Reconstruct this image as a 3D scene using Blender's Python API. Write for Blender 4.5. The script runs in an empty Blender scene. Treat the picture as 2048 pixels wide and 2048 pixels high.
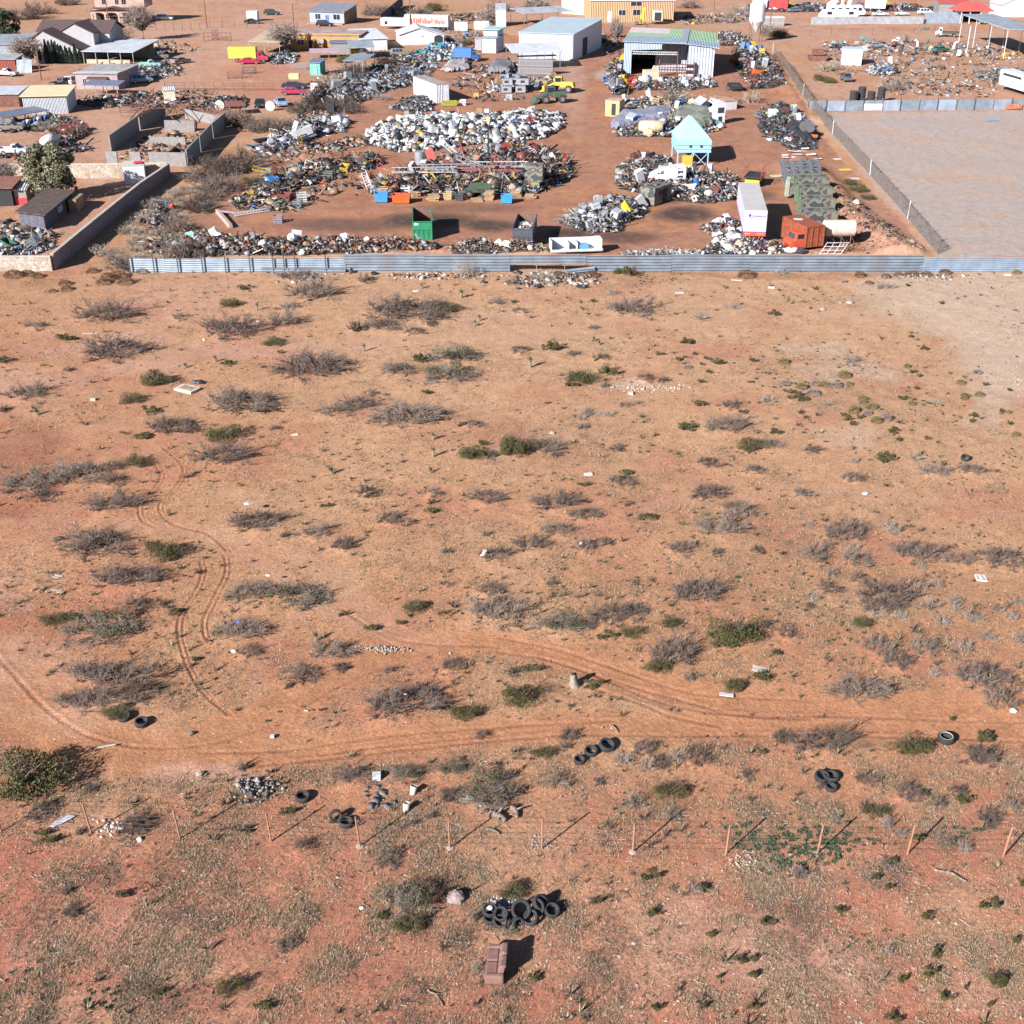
import bpy, math, random
import numpy as np
from mathutils import Matrix, Vector
# ---------------------------------------------------------------- camera, sky, sun, exposure
SC = bpy.context.scene
COL = SC.collection
FOC, PITCH, CAMH = 2450.0, math.radians(27.65), 39.0      # focal length in photo pixels (2048 wide), pitch below horizon, height
cam = bpy.data.objects.new('camera', bpy.data.cameras.new('camera'))
COL.objects.link(cam); SC.camera = cam
cam.location = (0, 0, CAMH); cam.rotation_euler = (math.pi/2 - PITCH, 0, 0)
cam.data.sensor_fit = 'HORIZONTAL'; cam.data.sensor_width = 36; cam.data.lens = 36*FOC/2048
cam.data.clip_start = 0.5; cam.data.clip_end = 9000
SUN_EL, SUN_AZ = math.radians(27.5), math.radians(47)       # shadows run towards +x/+y at 47 degrees from x
sd = Vector((-math.cos(SUN_AZ)*math.cos(SUN_EL), -math.sin(SUN_AZ)*math.cos(SUN_EL), math.sin(SUN_EL)))
w = bpy.data.worlds.new('World'); SC.world = w; w.use_nodes = True
nt = w.node_tree; bg = nt.nodes['Background']
sky = nt.nodes.new('ShaderNodeTexSky'); sky.sky_type = 'NISHITA'; sky.sun_disc = False
sky.sun_elevation = SUN_EL; sky.sun_rotation = math.atan2(sd.x, sd.y)
sky.air_density = .7; sky.dust_density = .1
nt.links.new(sky.outputs[0], bg.inputs[0]); bg.inputs[1].default_value = 0.05
sun = bpy.data.objects.new('sun', bpy.data.lights.new('sun', 'SUN')); COL.objects.link(sun)
sun.data.energy = 5.0; sun.data.angle = math.radians(0.55); sun.data.color = (1.0, 0.96, 0.915)
sun.rotation_euler = sd.to_track_quat('Z', 'Y').to_euler()
SC.view_settings.view_transform = 'Standard'; SC.view_settings.look = 'None'
SC.view_settings.exposure = 1.16; SC.view_settings.gamma = 1
SC.render.engine = 'CYCLES'; SC.cycles.max_bounces = 5; SC.cycles.diffuse_bounces = 1
SC.cycles.glossy_bounces = 2; SC.cycles.transparent_max_bounces = 6

# ---------------------------------------------------------------- geometry of the view
TH = 39.0
def at(px, py, z=0.0):
    "the world point at height z seen at photo pixel (px, py)"
    u = (px-1024)/FOC; v = (1024-py)/FOC
    dy = math.cos(PITCH)+v*math.sin(PITCH); dz = -math.sin(PITCH)+v*math.cos(PITCH)
    t = (z-CAMH)/dz
    return Vector((u*t, dy*t, z))
def S(py): return (py+FOC*math.tan(PITCH)-1024)*math.cos(PITCH)/CAMH     # photo pixels per metre at ground row py
def depr(py): return PITCH+math.atan((py-1024)/FOC)
def proj(x, y, z=0.0):
    "photo pixel of world arrays"
    cz = y*math.cos(PITCH)-(z-CAMH)*math.sin(PITCH)
    cy = y*math.sin(PITCH)+(z-CAMH)*math.cos(PITCH)
    return 1024+FOC*x/cz, 1024-FOC*cy/cz
RNG = np.random.default_rng(7)
def vnoise(x, y, seed=0, oct=4, lac=2.0, gain=0.5):
    "fractal value noise 0..1 on arrays"
    def h(ix, iy, s):
        n = (ix*374761393+iy*668265263+s*1442695041) & 0x7fffffff
        n = ((n ^ (n >> 13))*1274126177) & 0x7fffffff
        return ((n ^ (n >> 16)) & 0xffff)/65535.0
    tot = np.zeros(np.shape(x)); amp = 1; s = 0
    x = np.asarray(x, float); y = np.asarray(y, float)
    for o in range(oct):
        fx = np.floor(x); fy = np.floor(y); ix = fx.astype(np.int64); iy = fy.astype(np.int64)
        a = x-fx; b = y-fy; a = a*a*(3-2*a); b = b*b*(3-2*b)
        v = (h(ix,iy,seed+o)*(1-a)+h(ix+1,iy,seed+o)*a)*(1-b)+(h(ix,iy+1,seed+o)*(1-a)+h(ix+1,iy+1,seed+o)*a)*b
        tot += v*amp; s += amp; amp *= gain; x = x*lac+17.3; y = y*lac+5.1
    return tot/s
def inpoly(x, y, poly):
    x = np.asarray(x, float); y = np.asarray(y, float); c = np.zeros(x.shape, bool); n = len(poly)
    for i in range(n):
        x0, y0 = poly[i]; x1, y1 = poly[i-1]
        if y0 == y1: continue
        c ^= ((y0 > y) != (y1 > y)) & (x < (x1-x0)*(y-y0)/(y1-y0)+x0)
    return c
def segdist(x, y, pts):
    "distance of arrays to a polyline"
    d = np.full(np.shape(x), 1e9)
    for (x0, y0), (x1, y1) in zip(pts[:-1], pts[1:]):
        dx, dy = x1-x0, y1-y0; L = dx*dx+dy*dy+1e-12
        t = np.clip(((x-x0)*dx+(y-y0)*dy)/L, 0, 1)
        d = np.minimum(d, np.hypot(x-x0-t*dx, y-y0-t*dy))
    return d
def smooth(pts, n=6):
    out = []; P = [pts[0]]+list(pts)+[pts[-1]]
    for i in range(1, len(P)-2):
        for k in range(n):
            t = k/n; q = []
            for j in (0, 1):
                a, b, c, d = P[i-1][j], P[i][j], P[i+1][j], P[i+2][j]
                q.append(.5*((2*b)+(c-a)*t+(2*a-5*b+4*c-d)*t*t+(3*b-a-3*c+d)*t**3))
            out.append(tuple(q))
    out.append(tuple(pts[-1])); return out
def wpts(pts): return [tuple(at(*p)[:2]) for p in pts]
def lin(c): return tuple(((v/255)/12.92 if v/255 <= .04045 else ((v/255+.055)/1.055)**2.4) for v in c)
GAIN = 1.62
def A(r, g, b, k=GAIN): return tuple(min(.85, v/k) for v in lin((r, g, b)))   # albedo whose sunlit look is this sRGB

# ---------------------------------------------------------------- materials (all procedural)
_mats = {}
def _nodes(m): m.use_nodes = True; return m.node_tree, m.node_tree.nodes, m.node_tree.links
def pm(rgb, rough=.75, metal=0.0, var=.18, scale=1.2, bump=0.0, dirt=0.0, wave=None):
    """painted/plain material: colour with two scales of blotching, optional dirt tint, optional corrugation (wave=(axis, per metre, strength))"""
    key = (tuple(round(c, 4) for c in rgb), rough, metal, var, scale, bump, dirt, wave)
    if key in _mats: return _mats[key]
    m = bpy.data.materials.new('surface_%02d' % len(_mats)); _mats[key] = m
    t, N, L = _nodes(m); b = N['Principled BSDF']
    b.inputs['Roughness'].default_value = rough; b.inputs['Metallic'].default_value = metal
    tc = N.new('ShaderNodeTexCoord'); n1 = N.new('ShaderNodeTexNoise'); n1.inputs['Scale'].default_value = scale
    n1.inputs['Detail'].default_value = 6; n1.inputs['Roughness'].default_value = .65
    L.new(tc.outputs['Object'], n1.inputs['Vector'])
    mx = N.new('ShaderNodeMix'); mx.data_type = 'RGBA'
    lo = tuple(max(0, c*(1-var*1.4)) for c in rgb); hi = tuple(min(1, c*(1+var)) for c in rgb)
    mx.inputs[6].default_value = (*lo, 1); mx.inputs[7].default_value = (*hi, 1)
    cr = N.new('ShaderNodeMapRange'); cr.inputs[1].default_value = .3; cr.inputs[2].default_value = .7
    L.new(n1.outputs[0], cr.inputs[0]); L.new(cr.outputs[0], mx.inputs[0]); out = mx.outputs[2]
    if dirt:
        n2 = N.new('ShaderNodeTexNoise'); n2.inputs['Scale'].default_value = scale*.55; n2.inputs['Detail'].default_value = 8
        n2.inputs['Roughness'].default_value = .7
        mp = N.new('ShaderNodeMapping'); mp.inputs['Location'].default_value = (7, 3, 1); mp.inputs['Scale'].default_value = (1, 1, .35)
        L.new(tc.outputs['Object'], mp.inputs[0]); L.new(mp.outputs[0], n2.inputs['Vector'])
        r2 = N.new('ShaderNodeMapRange'); r2.inputs[1].default_value = .52; r2.inputs[2].default_value = .68; r2.inputs[4].default_value = dirt
        L.new(n2.outputs[0], r2.inputs[0])
        m2 = N.new('ShaderNodeMix'); m2.data_type = 'RGBA'; m2.inputs[7].default_value = (.16, .075, .045, 1)
        L.new(r2.outputs[0], m2.inputs[0]); L.new(out, m2.inputs[6]); out = m2.outputs[2]
    L.new(out, b.inputs['Base Color']); hgt = None
    if bump:
        n3 = N.new('ShaderNodeTexNoise'); n3.inputs['Scale'].default_value = scale*6; L.new(tc.outputs['Object'], n3.inputs['Vector'])
        bp = N.new('ShaderNodeBump'); bp.inputs['Strength'].default_value = bump; bp.inputs['Distance'].default_value = .05
        L.new(n3.outputs[0], bp.inputs['Height']); L.new(bp.outputs[0], b.inputs['Normal']); hgt = bp
    if wave:
        wv = N.new('ShaderNodeTexWave'); wv.bands_direction = wave[0]; wv.inputs['Scale'].default_value = wave[1]*math.pi/10
        L.new(tc.outputs['Object'], wv.inputs['Vector'])
        bp = N.new('ShaderNodeBump'); bp.inputs['Strength'].default_value = min(1, wave[2]*1.6); bp.inputs['Distance'].default_value = .14
        L.new(wv.outputs[0], bp.inputs['Height'])
        if hgt: L.new(hgt.outputs[0], bp.inputs['Normal'])
        L.new(bp.outputs[0], b.inputs['Normal'])
    return m
def attr_mat(name, attr, rough=.85, fine=0, strength=.3):
    m = bpy.data.materials.new(name); t, N, L = _nodes(m); b = N['Principled BSDF']; b.inputs['Roughness'].default_value = rough
    a = N.new('ShaderNodeAttribute'); a.attribute_name = attr; L.new(a.outputs['Color'], b.inputs['Base Color']); return m
def soil_mat():
    m = bpy.data.materials.new('desert_soil'); t, N, L = _nodes(m); b = N['Principled BSDF']; b.inputs['Roughness'].default_value = .95
    b.inputs['Specular IOR Level'].default_value = .15
    a = N.new('ShaderNodeAttribute'); a.attribute_name = 'soil'; tc = N.new('ShaderNodeTexCoord')
    out = a.outputs['Color']
    for sc, lo, hi, det in ((.9, .84, 1.12, 5), (4.5, .74, 1.22, 5), (17, .66, 1.28, 3)):
        n = N.new('ShaderNodeTexNoise'); n.inputs['Scale'].default_value = sc; n.inputs['Detail'].default_value = det
        n.inputs['Roughness'].default_value = .65; L.new(tc.outputs['Object'], n.inputs['Vector'])
        r = N.new('ShaderNodeMapRange'); r.inputs[1].default_value = .3; r.inputs[2].default_value = .7; r.inputs[3].default_value = lo; r.inputs[4].default_value = hi
        L.new(n.outputs[0], r.inputs[0])
        v = N.new('ShaderNodeVectorMath'); v.operation = 'SCALE'; L.new(out, v.inputs[0]); L.new(r.outputs[0], v.inputs['Scale']); out = v.outputs[0]
    # pale stones scattered in the soil
    vo = N.new('ShaderNodeTexVoronoi'); vo.inputs['Scale'].default_value = 5.5; L.new(tc.outputs['Object'], vo.inputs['Vector'])
    wn = N.new('ShaderNodeTexNoise'); wn.inputs['Scale'].default_value = .35; wn.inputs['Detail'].default_value = 3; L.new(tc.outputs['Object'], wn.inputs['Vector'])
    th = N.new('ShaderNodeMapRange'); th.inputs[1].default_value = .45; th.inputs[2].default_value = .7; th.inputs[3].default_value = 0.02; th.inputs[4].default_value = .15
    L.new(wn.outputs[0], th.inputs[0])
    lt = N.new('ShaderNodeMath'); lt.operation = 'LESS_THAN'; L.new(vo.outputs['Distance'], lt.inputs[0]); L.new(th.outputs[0], lt.inputs[1])
    mu = N.new('ShaderNodeMath'); mu.operation = 'MULTIPLY'; mu.inputs[1].default_value = .4; L.new(lt.outputs[0], mu.inputs[0])
    mx = N.new('ShaderNodeMix'); mx.data_type = 'RGBA'; mx.inputs[7].default_value = (.42, .33, .27, 1)
    L.new(mu.outputs[0], mx.inputs[0]); L.new(out, mx.inputs[6]); L.new(mx.outputs[2], b.inputs['Base Color'])
    n = N.new('ShaderNodeTexNoise'); n.inputs['Scale'].default_value = 5; n.inputs['Detail'].default_value = 9; n.inputs['Roughness'].default_value = .72
    L.new(tc.outputs['Object'], n.inputs['Vector'])
    bp = N.new('ShaderNodeBump'); bp.inputs['Strength'].default_value = .55; bp.inputs['Distance'].default_value = .16
    L.new(n.outputs[0], bp.inputs['Height']); L.new(bp.outputs[0], b.inputs['Normal'])
    return m
def cell_mat(name, cols, scale, edge=(.25, .2, .16), ew=.06, bump=.5, squash=(1, 1, 1)):
    "rubble stone / camouflage: voronoi cells coloured from a ramp"
    m = bpy.data.materials.new(name); t, N, L = _nodes(m); b = N['Principled BSDF']; b.inputs['Roughness'].default_value = .9
    tc = N.new('ShaderNodeTexCoord'); mp = N.new('ShaderNodeMapping'); mp.inputs['Scale'].default_value = squash
    L.new(tc.outputs['Object'], mp.inputs[0])
    v = N.new('ShaderNodeTexVoronoi'); v.inputs['Scale'].default_value = scale; L.new(mp.outputs[0], v.inputs['Vector'])
    r = N.new('ShaderNodeValToRGB'); r.color_ramp.interpolation = 'CONSTANT' if len(cols) < 5 else 'LINEAR'
    while len(r.color_ramp.elements) < len(cols): r.color_ramp.elements.new(.5)
    for i, c in enumerate(cols): r.color_ramp.elements[i].position = i/len(cols); r.color_ramp.elements[i].color = (*c, 1)
    sx = N.new('ShaderNodeSeparateColor'); L.new(v.outputs['Color'], sx.inputs[0]); L.new(sx.outputs[0], r.inputs[0]); out = r.outputs[0]
    if ew:
        v2 = N.new('ShaderNodeTexVoronoi'); v2.feature = 'DISTANCE_TO_EDGE'; v2.inputs['Scale'].default_value = scale; L.new(mp.outputs[0], v2.inputs['Vector'])
        lt = N.new('ShaderNodeMath'); lt.operation = 'LESS_THAN'; lt.inputs[1].default_value = ew; L.new(v2.outputs[0], lt.inputs[0])
        mx = N.new('ShaderNodeMix'); mx.data_type = 'RGBA'; mx.inputs[7].default_value = (*edge, 1)
        L.new(lt.outputs[0], mx.inputs[0]); L.new(out, mx.inputs[6]); out = mx.outputs[2]
        bp = N.new('ShaderNodeBump'); bp.inputs['Strength'].default_value = bump; bp.inputs['Distance'].default_value = .05
        L.new(v2.outputs[0], bp.inputs['Height']); L.new(bp.outputs[0], b.inputs['Normal'])
    L.new(out, b.inputs['Base Color']); return m
def camo_mat():
    m = bpy.data.materials.new('camouflage_paint'); t, N, L = _nodes(m); b = N['Principled BSDF']; b.inputs['Roughness'].default_value = .8
    tc = N.new('ShaderNodeTexCoord'); n = N.new('ShaderNodeTexNoise'); n.inputs['Scale'].default_value = 1.0; n.inputs['Detail'].default_value = .6
    L.new(tc.outputs['Object'], n.inputs['Vector']); r = N.new('ShaderNodeValToRGB'); r.color_ramp.interpolation = 'CONSTANT'
    e = r.color_ramp.elements; e[0].color = (.05, .05, .058, 1); e[1].position = .42; e[1].color = (.16, .17, .14, 1)
    k = e.new(.53); k.color = (.16, .11, .095, 1); k = e.new(.6); k.color = (.06, .06, .068, 1); k = e.new(.68); k.color = (.18, .19, .16, 1)
    L.new(n.outputs[0], r.inputs[0]); L.new(r.outputs[0], b.inputs['Base Color']); return m
SOIL = soil_mat()

# ---------------------------------------------------------------- mesh helpers
class MB:
    def __init__(s): s.v = []; s.f = []
    def add(s, v, f):
        n = len(s.v); s.v += [tuple(p) for p in v]; s.f += [tuple(i+n for i in q) for q in f]; return s
    def box(s, x0, x1, y0, y1, z0, z1, M=None):
        v = [Vector(p) for p in ((x0,y0,z0),(x1,y0,z0),(x1,y1,z0),(x0,y1,z0),(x0,y0,z1),(x1,y0,z1),(x1,y1,z1),(x0,y1,z1))]
        if M is not None: v = [M @ p for p in v]
        return s.add(v, [(0,3,2,1),(4,5,6,7),(0,1,5,4),(1,2,6,5),(2,3,7,6),(3,0,4,7)])
    def prism(s, prof, a, b, axis='y', M=None):
        "polygon profile swept from a to b; axis y: prof in (x,z); axis x: prof in (y,z); axis z: prof in (x,y)"
        f = {'y': lambda p, t: (p[0], t, p[1]), 'x': lambda p, t: (t, p[0], p[1]), 'z': lambda p, t: (p[0], p[1], t)}[axis]
        n = len(prof); v = [Vector(f(p, a)) for p in prof]+[Vector(f(p, b)) for p in prof]
        if M is not None: v = [M @ p for p in v]
        return s.add(v, [tuple(range(n))[::-1], tuple(range(n, 2*n))]+[(i, (i+1) % n, n+(i+1) % n, n+i) for i in range(n)])
    def tube(s, p, q, r, n=6, r2=None, cap=True):
        p = Vector(p); q = Vector(q); r2 = r if r2 is None else r2; d = (q-p)
        if d.length < 1e-6: return s
        d.normalize(); a = d.orthogonal().normalized(); b = d.cross(a)
        v = [p+(a*math.cos(6.2832*i/n)+b*math.sin(6.2832*i/n))*r for i in range(n)]+[q+(a*math.cos(6.2832*i/n)+b*math.sin(6.2832*i/n))*r2 for i in range(n)]
        f = [(i, (i+1) % n, n+(i+1) % n, n+i) for i in range(n)]
        if cap: f += [tuple(range(n))[::-1], tuple(range(n, 2*n))]
        return s.add(v, f)
    def path(s, pts, r, n=5):
        for a, b in zip(pts[:-1], pts[1:]): s.tube(a, b, r, n)
        return s
    def lathe(s, prof, c=(0,0,0), n=16, axis='z', M=None):
        "prof: (radius, height) list"
        v = []; c = Vector(c)
        for r, h in prof:
            for i in range(n):
                t = 6.28318*i/n; x, y = r*math.cos(t), r*math.sin(t)
                p = {'z': (x, y, h), 'x': (h, x, y), 'y': (x, h, y)}[axis]; v.append(Vector(p)+c)
        if M is not None: v = [M @ p for p in v]
        f = []
        for k in range(len(prof)-1):
            for i in range(n): f.append((k*n+i, k*n+(i+1) % n, (k+1)*n+(i+1) % n, (k+1)*n+i))
        f.append(tuple(range(n))[::-1]); f.append(tuple(range((len(prof)-1)*n, len(prof)*n)))
        return s.add(v, f)
    def torus(s, R, r, c=(0,0,0), n=20, m=8, sq=1.0, M=None):
        v = []; f = []; c = Vector(c)
        for i in range(n):
            t = 6.28318*i/n
            for j in range(m):
                u = 6.28318*j/m; rr = R+r*math.cos(u); v.append(Vector((rr*math.cos(t), rr*math.sin(t), r*sq*math.sin(u)))+c)
                f.append((i*m+j, ((i+1) % n)*m+j, ((i+1) % n)*m+(j+1) % m, i*m+(j+1) % m))
        if M is not None: v = [M @ p for p in v]
        return s.add(v, f)
    def quad(s, a, b, c, d, t=0.0):
        "a quad slab; t = thickness downwards along its normal"
        a, b, c, d = map(Vector, (a, b, c, d))
        if not t: return s.add([a, b, c, d], [(0, 1, 2, 3)])
        n = (b-a).cross(d-a).normalized()*t
        return s.add([a, b, c, d, a-n, b-n, c-n, d-n], [(0,1,2,3),(7,6,5,4),(0,4,5,1),(1,5,6,2),(2,6,7,3),(3,7,4,0)])
    def mesh(s, name, smooth=False):
        me = bpy.data.meshes.new(name); me.from_pydata(s.v, [], s.f); me.validate()
        if smooth:
            me.polygons.foreach_set('use_smooth', [True]*len(me.polygons))
        me.update(); return me
def P(name, mb, mat, parent=None, smooth=False, bevel=0, label=None):
    me = mb if isinstance(mb, bpy.types.Mesh) else mb.mesh(name, smooth)
    o = bpy.data.objects.new(name, me); COL.objects.link(o)
    if mat is not None:
        if len(me.materials) == 0: me.materials.append(mat)
    if parent: o.parent = parent
    if bevel:
        b = o.modifiers.new('bevel', 'BEVEL'); b.width = bevel; b.segments = 2; b.limit_method = 'ANGLE'
    if label: o['label'] = label
    return o
def tag(o, label, cat, group=None, kind=None):
    if label: o['label'] = label
    if cat: o['category'] = cat
    if group: o['group'] = group
    if kind: o['kind'] = kind
    return o
def T(name, label, cat, loc=(0,0,0), rz=0, group=None):
    o = bpy.data.objects.new(name, None); COL.objects.link(o); o.empty_display_size = .3
    o.location = loc; o.rotation_euler = (0, 0, rz); return tag(o, label, cat, group)
def copy_tree(o, parent=None, mats=None):
    c = o.copy(); COL.objects.link(c)
    if parent: c.parent = parent
    for ch in o.children: copy_tree(ch, c, mats)
    if mats and c.type == 'MESH' and c.material_slots:
        k = c.name.split('.')[0]
        if k in mats or '*' in mats:
            c.material_slots[0].link = 'OBJECT'; c.material_slots[0].material = mats.get(k, mats.get('*'))
    return c
def npmesh(name, v, f, mat, col=None, attr='col', smooth=False):
    "mesh from numpy arrays: v (n,3), f (m,k) same size faces, col (n,3) per vertex"
    me = bpy.data.meshes.new(name); k = f.shape[1]
    me.vertices.add(len(v)); me.vertices.foreach_set('co', v.astype(np.float32).ravel())
    me.loops.add(f.size); me.loops.foreach_set('vertex_index', f.astype(np.int32).ravel())
    me.polygons.add(len(f)); me.polygons.foreach_set('loop_start', np.arange(0, f.size, k, dtype=np.int32))
    me.polygons.foreach_set('loop_total', np.full(len(f), k, np.int32))
    if smooth: me.polygons.foreach_set('use_smooth', np.ones(len(f), bool))
    me.update(calc_edges=True)
    if col is not None:
        a = me.color_attributes.new(attr, 'FLOAT_COLOR', 'POINT')
        a.data.foreach_set('color', np.concatenate([col, np.ones((len(col), 1))], 1).astype(np.float32).ravel())
    me.materials.append(mat); return me
# ---------------------------------------------------------------- the ground: soil colours, relief, dirt tracks
def band(pts, hw): return (wpts(smooth(pts)), hw)
ROADS = [
 band([(2400,1426),(2100,1424),(1900,1418),(1700,1412),(1500,1404),(1379,1390),(1223,1346),(1115,1310),(1006,1288),(897,1283),(807,1298),(700,1342),(580,1402),(453,1460),(300,1500),(180,1492),(60,1432),(-90,1360)], 1.15),
 band([(2400,1470),(2100,1466),(1800,1460),(1500,1456),(1379,1452),(1200,1452),(1042,1462),(850,1478),(680,1496),(450,1520),(300,1530),(150,1500),(0,1420),(-90,1385)], 1.05),
 band([(-90,1262),(-20,1300),(50,1375),(150,1455),(260,1505)], 1.9),
 band([(620,1392),(540,1462),(420,1520),(330,1536)], .9)]
PALEROAD = [band([(-90,1240),(-20,1290),(40,1360),(110,1430),(170,1475)], 1.5)]
FAINT = [
 band([(-90,800),(60,770),(200,742),(330,715),(500,703),(700,688),(900,678),(1100,668),(1250,655),(1400,640),(1600,625),(1800,640),(2150,720)], 1.3),
 band([(-90,1035),(72,1043),(290,1052),(435,1072),(580,1108),(680,1160),(740,1225),(843,1286)], .9),
 band([(420,1080),(560,1150),(640,1215),(760,1265),(900,1278)], .6),
 band([(620,1210),(560,1260),(520,1330),(500,1400)], .5),
 band([(-90,905),(100,870),(300,850),(420,900)], .8),
 band([(1800,560),(1900,640),(2000,740),(2150,900)], 2.2),
 band([(1300,1010),(1500,990),(1750,985),(2100,1040)], .8)]
RUTS = [wpts(smooth(p)) for p in (
 [(312,933),(322,951),(308,976),(286,998),(277,1020),(286,1043),(306,1053)],
 [(326,897),(362,929),(366,947),(348,976),(322,1002),(319,1020),(333,1040),(362,1055),(417,1070),(453,1101)],
 [(400,1121),(404,1145),(391,1181),(362,1225),(355,1261),(362,1297),(380,1344),(409,1388),(456,1429)],
 [(449,1112),(451,1145),(431,1188),(409,1232),(406,1250),(409,1270),(417,1283)])]
ROADRUTS = [wpts(smooth(p)) for p in (
 [(2300,1446),(2000,1441),(1700,1433),(1500,1430),(1400,1420),(1300,1395),(1180,1345),(1080,1312)],
 [(2300,1484),(2000,1478),(1700,1470),(1350,1470),(1100,1472),(700,1512),(500,1532)],
 [(1620,1437),(1480,1430),(1380,1402),(1240,1364),(1120,1322),(1000,1303)],
 [(1440,1452),(1350,1432),(1260,1400),(1100,1350)],
 [(680,1217),(770,1268),(860,1285),(1000,1292)], [(1000,1274),(1120,1298),(1230,1334),(1390,1384),(1600,1398)], [(1230,1440),(1000,1454),(760,1474),(560,1500),(400,1505)], [(-60,1250),(30,1350),(120,1440),(230,1486),(400,1490),(560,1440),(680,1370),(800,1320)],

 [(1000,1470),(800,1490),(640,1508)])]
SOILC = dict(red=A(208,137,114), orange=A(214,157,120), sand=A(226,182,146), tan=A(208,160,122), pale=A(226,196,172), road=A(212,152,114),
 litter=A(160,125,98), darkred=A(172,108,86), yard=A(194,142,118), grey=A(206,188,180), oil=A(92,76,74), olive=A(158,122,95), pink=A(224,176,152), pinkroad=A(216,172,148))
YARDP = [(262,508),(420,400),(560,300),(700,215),(790,120),(980,60),(1160,100),(1190,50),(1480,60),(1560,130),(1620,240),(1690,330),(1790,430),(1860,508)]
PADP = [(1632,228),(2400,215),(2400,512),(1885,512),(1760,390)]
TOWNP = [(-300,-200),(2500,-200),(2500,230),(1640,228),(1560,130),(1480,60),(980,60),(790,120),(700,215),(560,250),(330,330),(100,515),(-300,515)]
SPOTS = [  # px, py, rx, ry, colour, strength   (stains, bare patches, litter, in photo pixels)
 (860,440,110,18,'oil',.95),(1140,470,60,16,'oil',.95),(1370,428,70,18,'oil',.95),(980,452,60,14,'oil',.95),(1240,475,90,14,'oil',.8),(1040,455,40,10,'oil',.5),
 (1180,330,50,60,'yard',.4),(1130,150,40,60,'grey',.35),(1215,150,30,12,'grey',.9),(1140,190,40,80,'pinkroad',.5),(700,450,160,16,'oil',.6),(1500,390,60,14,'oil',.8),(940,415,120,10,'oil',.5),(1330,400,40,10,'oil',.6),(1100,120,30,40,'oil',.3),
 (1930,600,230,62,'pale',1),(2000,680,120,130,'pale',1),(1850,560,160,16,'pale',.6),(1700,745,130,30,'pale',.7),(1690,870,90,22,'pale',.5),(1260,775,60,10,'pale',.7),(1990,800,50,80,'pale',.6),(1650,700,90,14,'pale',.7),
 (230,690,170,26,'pink',.6),(290,740,120,16,'pink',.6),(340,560,200,40,'pink',.35),(60,780,120,40,'pink',.4),(440,690,120,20,'pink',.4),(330,620,140,40,'pink',.4),
 (60,900,110,60,'darkred',.6),(20,980,80,50,'darkred',.5),(80,1250,60,70,'darkred',.45),(20,1180,50,60,'pinkroad',.5),(40,1330,110,60,'pinkroad',.5),(160,1420,120,40,'pinkroad',.5),
 (420,1565,150,32,'pink',.75),(330,1600,60,20,'pink',.5),(1000,640,200,20,'pink',.35),(700,700,300,14,'pink',.3),
 (250,1790,140,70,'red',.7),(450,1850,150,80,'red',.8),(80,1950,120,50,'red',.7),(330,1990,170,50,'red',.7),(500,1700,90,50,'red',.3),(1450,1850,160,60,'pink',.5),(1650,1930,180,70,'pink',.5),(1980,1990,90,50,'pink',.5),
 (1150,1850,140,60,'red',.4),(1250,1750,120,30,'orange',.5),(1600,1720,60,20,'olive',.4),
 (1130,880,200,60,'litter',.3),(1090,900,50,18,'oil',.3),(1600,1100,240,120,'litter',.3),(1400,1190,200,60,'litter',.25),(1780,1220,240,120,'litter',.25),(1750,1010,160,40,'tan',.4),
 (1650,600,120,20,'litter',.3),(60,600,120,50,'tan',.5),(40,560,140,20,'litter',.35),(1500,540,380,14,'tan',.7),(1500,548,400,7,'darkred',.35),(250,560,200,12,'tan',.5),(700,562,200,10,'tan',.4),
 (1640,1640,160,50,'litter',.5),(1400,1600,160,40,'litter',.3),(1150,1580,200,50,'litter',.25),(250,1590,150,16,'litter',.3),(500,1700,400,70,'litter',.2),
 (1290,560,180,14,'litter',.4),(1600,730,150,40,'litter',.3),(1720,800,150,50,'litter',.35),(1900,850,120,60,'litter',.2),
 (250,1870,200,90,'pink',.35),(1500,1950,260,90,'pink',.35),(1100,1990,120,40,'red',.5),(1740,430,60,60,'pink',.4),(1700,360,50,60,'orange',.5),(1790,490,60,30,'pink',.6),(590,235,90,30,'tan',.5),(500,330,90,40,'litter',.4),(300,440,90,60,'tan',.5),(200,490,90,40,'tan',.4),
 (60,30,120,30,'tan',.8),(900,30,120,30,'tan',.8),(1400,50,60,15,'tan',.6),(1650,130,60,30,'tan',.6),(1850,140,200,30,'tan',.4),(1800,70,300,10,'pinkroad',.7),(760,20,60,14,'tan',.7),
 (350,150,80,60,'pinkroad',.6),(450,60,300,14,'pinkroad',.8),(160,260,80,30,'pinkroad',.7),(1450,60,80,14,'pinkroad',.6),(330,60,330,22,'pinkroad',.7),(330,250,60,70,'pinkroad',.6),(230,290,60,60,'pinkroad',.6),(460,110,50,60,'pink',.5),(1180,60,40,10,'pinkroad',.6),(420,250,60,20,'red',.4),(560,190,80,30,'red',.5),(520,140,80,16,'red',.5)]
BERMS = [ (wpts([(1600,330),(1660,380),(1700,440),(1760,480),(1800,505)]), 2.6, 1.1), (wpts([(1545,130),(1590,190),(1620,240)]), 2.5, .8),
 (wpts([(1520,480),(1600,500),(1700,506)]), 1.5, .3), (wpts([(330,500),(600,500),(1000,503),(1090,506)]), 1.8, .5), (wpts([(560,340),(640,330),(700,345)]), 3, .5),
 (wpts([(610,318),(650,316)]), 1.6, .7) ]
MOUNDS = []      # (x, y, r, h) sand heaped up under shrubs, filled from the shrub list
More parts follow.
